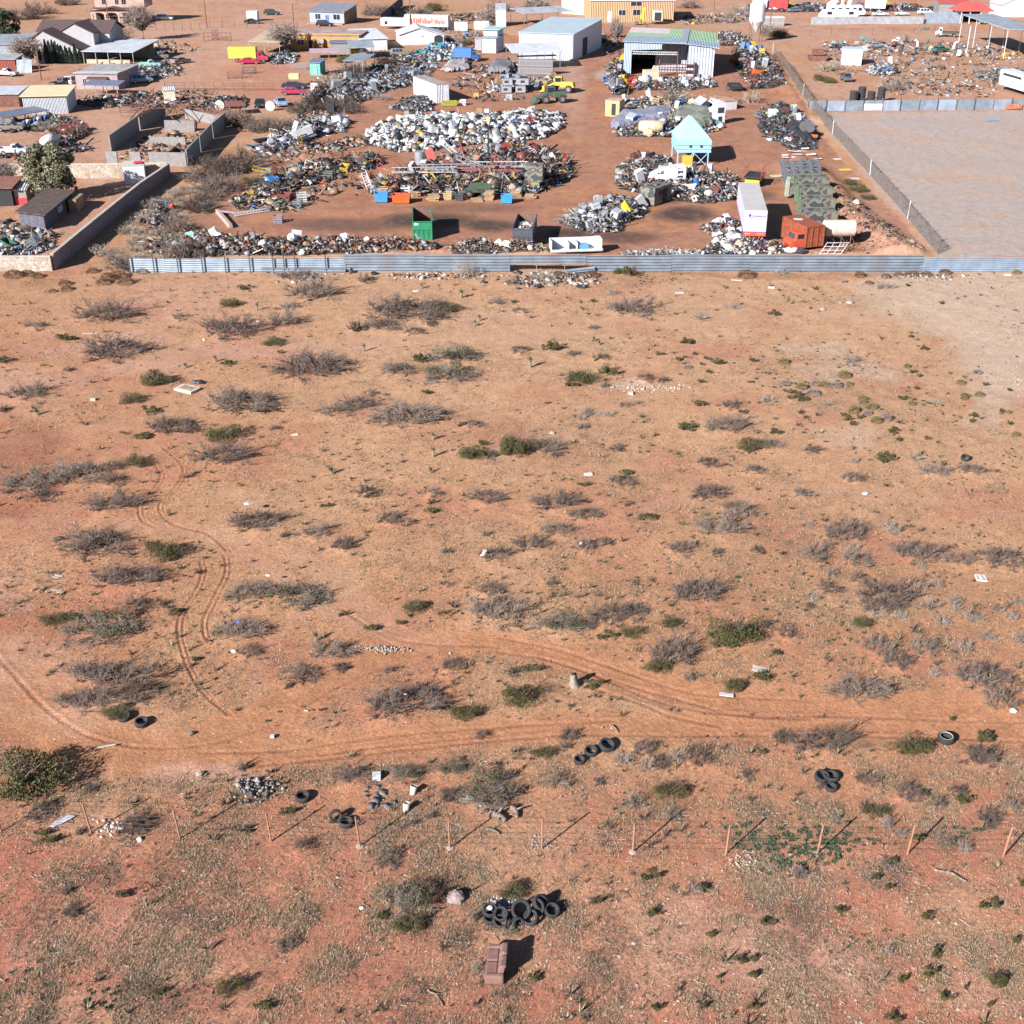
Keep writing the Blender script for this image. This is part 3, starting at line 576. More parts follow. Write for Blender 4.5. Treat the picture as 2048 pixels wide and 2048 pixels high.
many('m', RH, [(820,260,250,170),(360,880,260,210),(590,150,160,90),(320,190,200,100)])
many('g', RH, [(1120,70,120,60),(950,830,130,90),(370,1020,150,100),(1810,280,170,90),(1705,740,90,60),(1410,890,66,40),(1715,965,44,30),(1080,1310,60,40),(1745,1475,50,36),(245,970,70,50)])
many('d', RH, [(90,190,230,110),(600,300,120,70),(1200,215,160,80),(1680,50,150,50),(1230,40,80,40),(750,960,50,120),(280,640,150,90),(1430,230,70,40),(1840,400,80,60),(1770,110,110,60),(490,420,60,20)])
many('p', RH, [(1620,340,110,90),(1570,110,120,90),(1700,140,100,80),(1860,90,110,80),(930,1050,120,50),(760,1260,80,80)])
many('d', RI, [(130,90,180,80),(1680,80,150,110),(1750,430,120,90),(1060,225,160,60),(1850,370,160,50),(700,740,50,50),(1570,275,110,50),(410,190,100,40),(1300,300,180,50),(1460,350,100,40),(1180,450+250,80,40)])
many('w', RI, [(690,725,70,60),(130,820,70,46)])
many('p', RI, [(890,430,80,60),(1180,470,80,80),(1600,600,70,70),(1180,1165,60,50),(1255,525,60,40)])
many('g', RI, [(1115,395,130,76),(1600,330,80,60),(1375,305,46,28),(1335,550,66,36),(1735,905,90,62),(1395,985,54,36),(510,1000,62,46),(915,940,50,36),(360,1215,66,46),(200,1080,38,26),(150,815,50,40),(1105,770,44,28),(1185,825,44,30),(1445,1160,40,40),(1445,1190,46,36),(1408,1285,62,50),(1258,1325,46,34),(1768,1330,110,76),(1500,1415,66,46),(1205,1530,76,60),(1740,1475,32,20),(1885,1115,34,22),(490,73,38,18),(1925,800,40,40),(1215,680,46,26),(430,1215,40,26),(430,1300,50,34),(430,1480,60,26),(1700,5,50,20),(155,1475,40,26),(1605,1375,24,14),(245,1315,24,14)])

# ---------------------------------------------------------------- ground cover that nobody could count
def build_cover(info):
    U, V, X, Y, Z, keep, lit, fine, built = info
    g = np.random.default_rng(5)
    sel = (V > 515) & (V < 2130) & (U > -140) & (U < 2190) & ~built
    p = (keep**2*(.07+.16*fine+lit*(.5+.75*fine)))*sel; p *= np.clip((V-500)/900, .4, 1.1); pf = p.ravel()/p.sum()
    def sample(n, prob=pf):
        i = g.choice(prob.size, n, p=prob); j = .12
        return np.stack([X.ravel()[i]+g.normal(0, j, n), Y.ravel()[i]+g.normal(0, j*1.3, n), Z.ravel()[i]], 1), V.ravel()[i]
    n = 125000; c, vv = sample(n); B = 4
    far = np.clip((1600-vv)/1100, 0, 1)
    c = np.repeat(c, B, 0); N = n*B; a = g.uniform(0, 6.283, N); H = g.uniform(.04, .12, N)*(1+.7*np.repeat(far, B)); lean = g.uniform(.3, 1.5, N)*H
    d = np.stack([np.cos(a)*lean, np.sin(a)*lean, H], 1); wd = (.014+.012*np.repeat(far, B))[:, None]; s = np.stack([-np.sin(a), np.cos(a), a*0], 1)*wd
    root = c+np.stack([g.normal(0, .04, N), g.normal(0, .04, N), np.full(N, -.01)], 1)
    v = np.stack([root-s, root+s, root+d], 1).reshape(-1, 3)
    pal = np.array([[.36, .25, .155], [.29, .205, .125], [.2, .145, .095], [.42, .31, .21], [.2, .145, .095], [.16, .115, .085]])
    k = (vnoise(c[:, 0]*.5, c[:, 1]*.5, 55, 2)*7+g.normal(0, 1.1, N)).astype(int).clip(0, 5)
    col = pal[k]*g.uniform(.7, 1.25, N)[:, None]
    o = bpy.data.objects.new('dry_grass', npmesh('dry_grass', v, np.arange(3*N).reshape(N, 3), GRASSM, np.repeat(col, 3, 0))); COL.objects.link(o)
    tag(o, 'short dry tan and olive grass over the red soil', 'grass', kind='stuff')
    # low dead clumps
    wgt = (sel*keep*(V > 545)*np.clip(1.25-(V-1000)/900, .25, 1)*(.15+np.clip((vnoise(X*.22, Y*.22, 91, 3)-.42)*5, 0, 1))).ravel(); wgt /= wgt.sum(); n = 3800; c, vv = sample(n, wgt); B = 16; N = n*B; rad = np.repeat(g.uniform(.07, .24, n)*np.clip(g.exponential(1, n), .6, 2), B); c = np.repeat(c, B, 0)
    a = g.uniform(0, 6.283, N); el = g.uniform(.15, 1.3, N); d = np.stack([np.cos(a)*np.cos(el), np.sin(a)*np.cos(el), np.sin(el)], 1)*rad[:, None]; s = np.stack([-np.sin(a), np.cos(a), a*0], 1)*(.02+.03*rad)[:, None]; root = c+d*.15
    v = np.stack([root-s, root+s, root+d], 1).reshape(-1, 3); tone = np.array([[.1, .075, .06], [.17, .125, .085], [.13, .11, .06], [.26, .2, .13]])[np.repeat(g.choice(4, n, p=(.35, .3, .2, .15)), B)]
    o = bpy.data.objects.new('dead_clumps', npmesh('dead_clumps', v, np.arange(3*N).reshape(N, 3), GRASSM, np.repeat(tone*g.uniform(.7, 1.3, N)[:, None], 3, 0))); COL.objects.link(o); tag(o, 'small dead grey-brown weed clumps all over the field', 'weeds', kind='stuff')
    # stones
    q = (sel*(.3+fine)*np.clip((V-700)/900, .05, 1)*(.3+1.5*(np.hypot((U-1600)/500, (V-1900)/160) < 1.2)+1.2*(np.hypot((U-1950)/160, (V-760)/120) < 1.2))).ravel(); q = q/q.sum()
    n = 6500; c, vv = sample(n, q); r = g.uniform(.012, .04, n)*np.clip(g.exponential(1, n), .5, 2.4)
    oc = np.array([[1,0,0],[0,1,0],[-1,0,0],[0,-1,0],[0,0,.7],[.6,.6,.3]]); jit = g.uniform(.6, 1.3, (n, 6, 1)); v = (c[:, None, :]+oc[None]*jit*r[:, None, None]).reshape(-1, 3)
    tf = np.array([[0,1,4],[1,2,4],[2,3,4],[3,0,4],[0,5,1],[5,4,1]]); f = (np.arange(n)[:, None, None]*6+tf[None]).reshape(-1, 3)
    col = np.where(g.random(n)[:, None] < .75, np.array([[.38, .3, .25]]), np.array([[.16, .1, .08]]))*g.uniform(.7, 1.2, n)[:, None]
    o = bpy.data.objects.new('small_stones', npmesh('small_stones', v, f, GRASSM, np.repeat(col, 6, 0))); COL.objects.link(o)
    tag(o, 'small pale stones strewn over the soil', 'gravel', kind='stuff')
    # fallen twigs
    n = 3600; c, vv = sample(n, (pf*(V.ravel() > 1480)*np.where((V.ravel() > 1600) & (V.ravel() < 1800), 2.2, 1)/ (pf*(V.ravel() > 1480)*np.where((V.ravel() > 1600) & (V.ravel() < 1800), 2.2, 1)).sum()))
    a = g.uniform(0, 6.283, n); L = g.uniform(.025, .09, n)*np.clip(g.exponential(1, n), .6, 2.2); V0 = []; F0 = []; pts = []; 
    for k in range(4):
        pts.append(c+np.stack([np.cos(a)*L*k, np.sin(a)*L*k, np.full(n, .02)+.03*(k % 2)], 1)); a = a+g.normal(0, .5, n)
    wd = g.uniform(.006, .012, n)[:, None]; pts = np.stack(pts, 1); side = np.stack([-np.sin(a), np.cos(a), a*0], 1)*wd
    v = np.concatenate([pts+side[:, None], pts-side[:, None], pts+np.array([0, 0, .02])], 1).reshape(-1, 3); b = np.arange(n)[:, None, None]*12
    q = np.array([[k, k+1, 8+k+1, 8+k] for k in range(3)]+[[8+k, 8+k+1, 4+k+1, 4+k] for k in range(3)]); f = (b+q[None]).reshape(-1, 4)
    col = np.where(g.random(n)[:, None] < .55, np.array([[.42, .34, .27]]), np.array([[.12, .09, .075]]))*g.uniform(.7, 1.2, n)[:, None]
    o = bpy.data.objects.new('fallen_twigs', npmesh('fallen_twigs', v, f, GRASSM, np.repeat(col, 12, 0))); COL.objects.link(o)
    tag(o, 'bleached broken twigs lying on the ground', 'twigs', kind='stuff')
    # green forbs in patches
    cs = []
    for cx, cy, rx, ry, m, big in ((1610,1690,110,42,130,.14),(1480,1680,60,30,22,.14),(1660,1700,70,40,30,.14),(1910,1668,38,22,20,.12),(1560,1720,60,26,30,.14),(1745,1685,30,24,12,.1),(1480,1170,160,60,55,.12),(1640,1250,150,60,40,.12),(1420,1190,60,40,12,.15),(1920,1090,120,60,22,.1),(1800,1280,200,90,30,.1),(1620,730,180,40,60,.13),(1590,770,120,16,30,.16),(1850,820,110,40,30,.15),(2010,930,40,30,16,.14),(1320,560,60,16,30,.14),(1600,600,60,10,24,.14),(1110,950,60,20,16,.1),(470,730,160,16,40,.1),(900,1330,120,30,10,.08),(620,1420,80,30,14,.1),(150,1960,150,70,24,.12),(200,2000,60,40,10,.14),(760,1860,80,60,14,.09),(1240,1600,40,20,14,.1),(1760,1880,60,30,12,.1),(1700,1900,120,40,14,.08),(1800,560,80,14,10,.1),(1090,890,60,14,10,.1),(620,1000,60,14,8,.08),(1250,700,80,10,10,.1)):
        pts = g.normal(0, .5, (m, 2))*np.array([rx, ry])+np.array([cx, cy])
        for x, y in pts:
            if y > 552: cs.append((*at(x, y)[:2], big*g.uniform(.5, 1.5)))
    cs = np.array(cs); n = len(cs); B = 90; zz = height(cs[:, 0], cs[:, 1]); N = n*B
    a = g.uniform(0, 6.283, N); el = g.uniform(.15, 1.4, N); r = np.repeat(cs[:, 2], B)*g.uniform(.5, 1, N); base = np.repeat(np.stack([cs[:, 0], cs[:, 1], zz], 1), B, 0)
    d = np.stack([np.cos(a)*np.cos(el), np.sin(a)*np.cos(el), np.sin(el)*.7], 1)*r[:, None]; s = np.stack([-np.sin(a), np.cos(a), a*0], 1)*(.12*r)[:, None]
    v = np.stack([base+d*.3, base+d*.8-s, base+d*1.1, base+d*.8+s], 1).reshape(-1, 3); col = np.array([[.065, .1, .055]])*g.uniform(.6, 1.5, N)[:, None]
    o = bpy.data.objects.new('green_forbs', npmesh('green_forbs', v, np.arange(4*N).reshape(N, 4), LEAF, np.repeat(col, 4, 0))); COL.objects.link(o)
    tag(o, 'low dark green weeds in patches on the field', 'weeds', kind='stuff')

# ---------------------------------------------------------------- things lying in the field
RUB = pm((.028, .028, .032), .85, 0, .3, 4, .3)
def tyre_mb(R=.36, r=.12, w_=1.15):
    m = MB(); prof = [(R-r*1.05, -r*w_*.55), (R-r*.75, -r*w_), (R-.02, -r*w_*.95), (R, -r*w_*.6), (R+.004, 0), (R, r*w_*.6), (R-.02, r*w_*.95), (R-r*.75, r*w_), (R-r*1.05, r*w_*.55), (R-r*.85, r*w_*.45), (R-r*.3, 0), (R-r*.85, -r*w_*.45)]
    n = 28; v = []; k = len(prof)
    for i in range(n):
        t = 6.28318*i/n
        for rr, h in prof: v.append((rr*math.cos(t), rr*math.sin(t), h))
    f = [(i*k+j, ((i+1) % n)*k+j, ((i+1) % n)*k+(j+1) % k, i*k+(j+1) % k) for i in range(n) for j in range(k)]
    return m.add(v, f)
TYRE = tyre_mb().mesh('tyre', True); TYRE.materials.append(RUB)
def tyre(px, py, s=1.0, tilt=0, az=0, dz=0, label='', group='old tyres lying in the field'):
    o = P('tyre', TYRE, None); p = G(px, py); o.scale = (s, s, s); o.rotation_euler = (tilt, 0, az); o.location = p+Vector((0, 0, .13*s+dz)); return tag(o, label, 'tyre', group)
tyre(606,1598,1.0,0,0,0,'lone black tyre lying flat below the dirt road, left of the shingles'); tyre(284,1449,1.0,.1,1,0,'black tyre lying flat beside the large dead thicket')
tyre(249,1438,.95,.2,0,0,'black tyre half hidden behind a green bush at the thicket'); tyre(693,1648,.95,0,0,0,'black tyre by the wire fence, right one of a pair'); tyre(672,1640,.85,1.2,.4,.15,'black tyre standing tilted by the wire fence, left one of a pair')
tyre(1159,1524,.8,.1,.5,0,'smallest front tyre of three in a row by the track'); tyre(1182,1507,.95,.15,0,0,'middle tyre of three in a row by the track'); tyre(1214,1496,1.15,.25,1,0,'largest rear tyre of three in a row by the track')
wt = tyre(1891,1481,1.15,0,0,0,'black tyre with a white sidewall ring beside the track at the right'); wr = P('white_ring', MB().torus(.27, .012, n=28, m=5).mesh('white_ring', True), pm((.7, .7, .7), .5), wt); wr.location = (0, 0, .13)
tyre(1643,1559,1.0,.25,.3,.06,'black tyre leaning on another in the trio beyond the fence'); tyre(1662,1558,1.05,0,0,0,'flat black tyre underneath in the trio beyond the fence'); tyre(1662,1579,.8,0,0,0,'smallest front black tyre of the trio beyond the fence')
tyre(1930,921,.95,.3,0,.05,'black tyre lying alone in the upper right field'); rg = P('bent_wire_ring', MB().torus(.38, .02, n=24, m=5).mesh('bent_wire_ring', True), pm((.2, .12, .08), .9)); rg.location = G(1772,1557,.03); tag(rg, 'rusty wire hoop lying on the soil behind the dead branches', 'hoop')
tyre(745,537,1.0,1.35,.3,.22,'black tyre standing against the corrugated fence'); tyre(748,549,.95,0,0,0,'black tyre lying flat at the foot of the corrugated fence'); tyre(706,545,.95,.5,1,.05,'black tyre lying left of the one against the corrugated fence')
TP = [(981,1839,1.0,.15,0,.0,'bottom tyre at the left end of the tyre heap'),(980,1832,1.0,.35,.2,.26,'tyre with a white bag in it, left end of the tyre heap'),
 (1001,1846,1.0,.3,.4,.0,'flat front tyre second from the left in the heap'),(1002,1838,1.0,.55,-.2,.22,'tilted tyre second from the left in the heap'),(1018,1833,1.0,.9,.8,.1,'half buried tyre behind the largest one in the heap'),
 (1042,1830,1.35,.75,.15,.2,'largest tyre standing tilted in the middle of the heap'),(1062,1840,1.1,.5,-.9,.05,'leaning front tyre right of the largest one'),(1072,1822,1.25,.9,-.3,.15,'upright tyre behind the right of the heap'),
 (1080,1818,1.1,.7,.9,.3,'topmost rear tyre at the right of the heap'),(1104,1826,1.05,.35,.2,.08,'tyre at the right end of the tyre heap'),(1036,1848,.9,1.2,.5,-.02,'tyre half standing under the front of the heap')]
for a in TP: a = (*a[:2], a[2]*.88, *a[3:]); tyre(*a, group='tyres in the heap behind the sofa')
# white bag in the tyre, litter
def blob(seed, sx, sy, sz, n=10, rough=.28, flat=True):
    R = random.Random(seed); m = MB(); prof = []; v = []; f = []; nn = n; K = 6
    for k in range(K):
        t = math.pi*k/(K-1) if not flat else math.pi*(k+.5)/(K+.5); r = math.sin(t); z = math.cos(t)
        for i in range(nn):
            a = 6.283*i/nn; q = 1+R.uniform(-rough, rough); v.append((sx*r*math.cos(a)*q, sy*r*math.sin(a)*q, sz*(z*q*.9)+ (sz*.6 if flat else 0)))
    for k in range(K-1):
        for i in range(nn): f.append((k*nn+i, (k+1)*nn+i, (k+1)*nn+(i+1) % nn, k*nn+(i+1) % nn))
    f.append(tuple(range(nn))); f.append(tuple(range((K-1)*nn, K*nn))[::-1]); return m.add(v, f)
WHITE = pm((.48, .47, .47), .6, 0, .1, 3); BLUEP = pm((.05, .13, .55), .5); DKPL = pm((.03, .03, .035), .5)
def litter(name, px, py, sx, sy, sz, mat, label, cat, seed=1, dz=0, rz=0):
    o = P(name, blob(seed, sx*.72, sy*.72, sz*.8), mat, smooth=False); o.location = G(px, py, dz); o.rotation_euler = (0, 0, rz); return tag(o, label, cat)
litter('plastic_bag', 980,1831,.17,.15,.12,WHITE,'white plastic bag stuffed in the left tyre of the heap','bag',3,.42)
litter('plastic_sheet',497,1028,.32,.22,.12,WHITE,'crumpled white plastic sheet caught on top of a dead bush','sheet',4,.75); litter('plastic_bag',467,1304,.24,.18,.16,WHITE,'white plastic bag on the soil below the blue one','bag',5)
litter('plastic_bag',479,1256,.22,.17,.16,BLUEP,'blue plastic bag snagged in a dead bush','bag',6,.35); litter('plastic_bag',806,636,.3,.18,.1,pm((.1,.5,.62),.5),'turquoise plastic scrap in front of the widest dead shrub','plastic')
litter('plastic_bag',938,1600,.42,.28,.2,WHITE,'white torn bag left of the big grey bush near the fence','bag',8); litter('rag',960,1612,.16,.12,.08,WHITE,'small white rag in front of the grey bush near the fence','rag',9)
litter('plastic_bag',2026,1423,.28,.2,.16,WHITE,'white bag at the right edge just above the road','bag',11); litter('white_disc',1879,1125,.16,.16,.06,WHITE,'round white lid between two dead shrubs at the right','lid',12)
litter('plastic_scrap',538,1169,.22,.1,.1,WHITE,'white scrap in the half green thicket at the left','plastic',13,.6); litter('plastic_bag',517,645,.4,.22,.2,pm((.55,.55,.65),.5),'greyish plastic bag right of a dead shrub in the upper left field','bag',14)
litter('paper',812,1448,.12,.1,.05,WHITE,'white paper scrap in front of the large thicket by the road','paper',15); litter('paper',812,1405,.14,.07,.06,WHITE,'white scrap inside the large thicket by the road','paper',16,.5)
litter('paper',888,1342,.14,.1,.06,WHITE,'white scrap beside a small dead shrub under the curved track','paper',17); litter('plastic_scrap',1705,1077,.13,.12,.12,pm((.5,.55,.6),.3,.6),'shiny can at the foot of a dead shrub','can',18)
litter('plastic_bag',724,1817,.16,.12,.1,WHITE,'white bag left of the split green bush in the foreground','bag',19); litter('plastic_bag',408,680,.2,.13,.14,WHITE,'white scrap left of a dead shrub in the upper left field','bag',20)
litter('black_bag',1075,575,.55,.4,.4,DKPL,'black rubbish bag in front of the fence gap','bag',21); litter('black_bag',1165,575,.9,.4,.3,DKPL,'long black plastic sheet heaped right of the fence gap','sheet',22); litter('black_bag',1037,577,.4,.25,.15,DKPL,'flat black bag left of the fence gap','bag',23)
litter('black_bag',395,768,.75,.35,.3,DKPL,'black bulging bag behind the dumped mattress','bag',24); litter('black_bag',620,603,.35,.25,.2,DKPL,'black bag under the dense dead shrub at the fence','bag',26); litter('plastic_sheet',1730,990,.3,.25,.12,pm((.5,.5,.52),.5),'grey plastic scrap alone in the right field','plastic',27)
litter('black_bag',889,1418,.42,.22,.12,DKPL,'flat black bag right of the large thicket by the road','bag',28); litter('plastic_bag',1155,569,.8,.3,.25,pm((.4,.38,.36),.8),'grey rags heaped below the fence gap','rags',29); litter('plastic_bag',900,1306,.1,.1,.05,WHITE,'white speck of paper on the curved track','paper',31)
def slab(name, px, py, w_, d, h, mat, label, cat, rz=0, tilt=0, group=None, dz=0):
    o = P(name, MB().box(-w_/2, w_/2, -d/2, d/2, 0, h), mat, bevel=.01); o.location = G(px, py, dz); o.rotation_euler = (tilt, tilt*.4, rz); return tag(o, label, cat, group)
mt = T('mattress', 'dirty white mattress dumped beside a yucca in the upper left field', 'mattress', G(375,780), -.5)
P('pad', MB().box(-.95,.95,-.65,.65,0,.22), pm((.55,.5,.45),.9,0,.25,2,.4,.6), mt, bevel=.05); P('stained_cover', MB().box(-.6,.75,-.45,.4,.222,.25), pm((.33,.24,.16),.9,0,.4,3,.4), mt, bevel=.02)
sb = T('white_board', 'square white wooden crate lid lying at the far right of the field', 'board', G(1962,1155), -.15); P('panel', MB().box(-.34,.34,-.4,.4,0,.04), pm((.72,.62,.58),.8), sb); P('slat', MB().box(-.25,.25,-.3,-.24,.045,.08).box(-.25,-.19,-.24,.2,.045,.08).box(.05,.11,-.24,.2,.045,.08), pm((.4,.3,.3),.8), sb)
slab('white_board',1453,1390,.75,.3,.05,WHITE,'long white board lying just above the road fork','board',-.2); slab('plank_pallet',1521,1340,.9,.5,.06,pm((.42,.38,.34),.9),'broken grey pallet behind a small green bush','pallet',-.4,.1)
slab('stone_block',1177,950,.55,.4,.12,pm((.6,.52,.46),.9),'pale flat stone block in the middle of the field','block',.35); slab('wooden_crate',1261,789,.42,.35,.22,pm((.5,.4,.36),.9),'small pale crate by the pebbly white streak','crate',-.1)
slab('concrete_block',187,800,.45,.3,.2,pm((.36,.34,.3),.9),'grey concrete block alone in the left field','block',-.1); slab('plank',180,667,1.5,.16,.08,pm((.45,.33,.25),.9),'weathered plank lying in the upper left field','plank',.12); slab('white_board',832,582,.7,.35,.1,WHITE,'white board near the fence left of a yucca','board',.1)
slab('white_board',1359,587,.9,.4,.08,WHITE,'white board lying near the fence right of the gap','board',.05); slab('paper_box',1543,575,.7,.4,.1,pm((.6,.55,.52),.8),'pale cardboard sheet in the upper right field','cardboard',-.1); slab('white_board',1473,560,1.2,.25,.06,WHITE,'long pale board along the fence foot','board',-.2)
slab('white_board',2015,551,.7,.35,.15,WHITE,'white box at the fence foot at the right end','box',0); slab('white_pipe',213,1495,.9,.06,.06,WHITE,'thin white pipe lying across the track','pipe',.32); slab('white_pipe',612,1423,.24,.06,.05,WHITE,'short white stick beside the track','stick',-.1)
slab('board',590,625+245,.5,.3,.08,pm((.6,.5,.42),.9),'small pale board in the left middle field','board',.4); slab('stone_block',545,1475,.2,.18,.12,pm((.5,.5,.5),.9),'small grey block above the main track','block')
R_ = random.Random(3)
for i in range(13):
    px, py = RD(250+R_.uniform(-60, 110), 440+R_.uniform(-50, 70)); slab('plank', px, py, R_.uniform(.4, 1.1), R_.uniform(.08, .2), .06, pm((.38,.3,.23),.95,0,.3) if i % 3 else pm((.2,.13,.1),.95), 'weathered plank in the scattered wreck of planks at the left', 'plank', R_.uniform(-1, 1.2), R_.uniform(0, .3), 'planks scattered at the left')
# wood: stump and bleached logs
def stump(px, py, h, r, label, lean=0, mat=None, rz=0):
    R = random.Random(int(px)); m = MB(); v = []; n = 10
    for k in range(6):
        t = k/5; rr = r*(1.7-1.2*t if t < .4 else 1.25-.45*t)
        for i in range(n):
            a = 6.283*i/n; q = 1+.18*math.sin(3*a+px)+R.uniform(-.08, .08); v.append((rr*q*math.cos(a)+lean*t*h, rr*q*math.sin(a), h*t+(R.uniform(-.1, .15)*h if k == 5 else 0)))
    f = [(k*n+i, k*n+(i+1) % n, (k+1)*n+(i+1) % n, (k+1)*n+i) for k in range(5) for i in range(n)]+[tuple(range(5*n, 6*n))]
    o = P('tree_stump', m.add(v, f), mat or pm((.26,.22,.18),.95,0,.35,4,.8), smooth=True); o.location = G(px, py, -.05); o.rotation_euler = (0, 0, rz); return tag(o, label, 'stump')
stump(1150,1372,.75,.22,'grey weathered stump standing beside the curved track',-.15); stump(965,1113,.5,.14,'bleached white stump in the left of a dead shrub',.4,pm((.6,.56,.5),.9,0,.2,5)); stump(1160,1092,.35,.12,'white stump in a dead shrub right of centre',.2,pm((.6,.56,.5),.9,0,.2,5)); stump(984,1116,.25,.13,'grey round stub beside the bleached stump')
def log(px, py, L, r, az, label, bend=.25, mat=None):
    m = MB(); R = random.Random(int(px+py)); pts = [Vector((-L/2+L*k/6, bend*L*math.sin(k/6*3.1)*.5+R.uniform(-.03, .03), r*.8+R.uniform(-.01, .03))) for k in range(7)]
    for k in range(6): m.tube(pts[k], pts[k+1], r*(1.15-.08*k), 8, r*(1.15-.08*(k+1)))
    m.tube(pts[2], pts[2]+Vector((L*.15, r*3, r*1.5)), r*.5, 6, r*.25); m.tube(pts[4], pts[4]+Vector((L*.1, -r*3, r)), r*.4, 6, r*.2)
    o = P('fallen_log', m, mat or pm((.24,.19,.15),.95,0,.35,4,.8), smooth=True); o.location = G(px, py); o.rotation_euler = (0, 0, az); return tag(o, label, 'log')
log(995,1638,.85,.17,-.6,'thick bleached log beside the wire fence, left one of two'); log(1029,1627,.7,.13,-1.2,'thick bleached log beside the wire fence, right one of two'); log(986,1664,.7,.07,-.5,'thin split log in front of the two thick ones')
log(1218,1462,.9,.035,-.4,'thin curved stick lying on the lower track',.9,pm((.3,.2,.13),.9)); log(1900,1755,1.4,.06,-.55,'grey dead branch lying below the fence at the right'); log(2030,1620,1.5,.07,.1,'grey dead branch at the right edge by the fence'); log(1135,1368,1.3,.03,-.7,'thin pale stick leaning down left of the grey stump')
log(1150,1590,1.6,.035,.25,'pale forked branch lying behind the wire fence'); log(820,1900+110,.7,.03,.2,'thin dead root in the lower foreground left of centre'); log(870,1998,1.0,.035,-.9,'curved dead root in the lower foreground'); log(1340,1592+30,.6,.03,.5,'short pale stick near the fourth fence post')
# boulder, rubble, shingles, buckets, cooler
b = P('boulder', blob(77, .42, .36, .36, 12, .1), pm((.32,.25,.235),.95,0,.3,5,.9), smooth=False, bevel=.03); b.location = G(912,1797,-.12); tag(b, 'pale grey boulder left of the tyre heap', 'boulder')
for i, (px, py, s, L_) in enumerate(((1160,1864,.14,'small white rock right of the sofa, pointed'),(1102,1852,.1,'small yellowish rock below the tyre heap'),(1282,1862,.1,'small square white rock far right of the sofa'),(400,1550,.35,'flat pinkish rock on the bare soil above the fence'),(215,602,.22,'small pale rock in the upper left field'),(382,1468,.3,'dark round rock at the edge of the lower left track'),(1645,620,.5,'white rock heap piece in the upper right field'),(1700,607,.6,'largest white rock in the upper right field'),(1680,606,.3,'small white rock beside the largest one'),(700,1576,.18,'small grey rock left of the shingles'),(826,1637,.2,'pale round rock beside the shingles'),(1105,867,.4,'flat pale stones in the middle field'))):
    o = P('rock', blob(90+i, s*.6, s*.5, s*.35, 8, .2), pm((.36,.3,.27) if i != 5 else (.2,.15,.13),.95,0,.25,5,.6), smooth=False); o.location = G(px, py, -.03); tag(o, L_, 'rock')
def chips(name, label, cat, cx, cy, rx, ry, n, hm, pal, smin, smax, seed, flat=.2):
    g = np.random.default_rng(seed); p = g.normal(0, .42, (n, 2)); q = np.stack([cx+p[:, 0]*rx, cy+p[:, 1]*ry], 1); w0 = np.array([at(*k)[:2] for k in q]); dome = np.exp(-(p**2).sum(1)*2.2)*hm
    z = height(w0[:, 0], w0[:, 1])+dome*g.uniform(.2, 1, n)
    return scrapmesh(name, label, cat, np.stack([w0, z[:, None]], 1) if False else np.concatenate([w0, z[:, None]], 1), g, pal, smin, smax, flat)
UNIT = {}
def _unit():
    b = np.array([[-1,-1,-1],[1,-1,-1],[1,1,-1],[-1,1,-1],[-1,-1,1],[1,-1,1],[1,1,1],[-1,1,1]], float)*.5; q = np.array([[0,3,2,1],[4,5,6,7],[0,1,5,4],[1,2,6,5],[2,3,7,6],[3,0,4,7]]); UNIT['box'] = (b, q)
    v = []; K = 6
    for k, (r, z) in enumerate(((.35,-.45),(.52,-.1),(.45,.3),(.15,.5))):
        for i in range(K): v.append((r*math.cos(6.283*i/K), r*math.sin(6.283*i/K), z))
    f = [(k*K+i, k*K+(i+1) % K, (k+1)*K+(i+1) % K, (k+1)*K+i) for k in range(3) for i in range(K)]+[(18, 19, 20, 21), (18, 21, 22, 23)]; UNIT['bag'] = (np.array(v), np.array(f))
    v = []; 
    for k in range(6):
        t = math.pi*k/5; 
        for s in (-.5, .5): v.append((math.cos(t)*.5, s, math.sin(t)*.5-.2))
    UNIT['curl'] = (np.array(v), np.array([[2*k, 2*k+1, 2*k+3, 2*k+2] for k in range(5)]))
_unit()
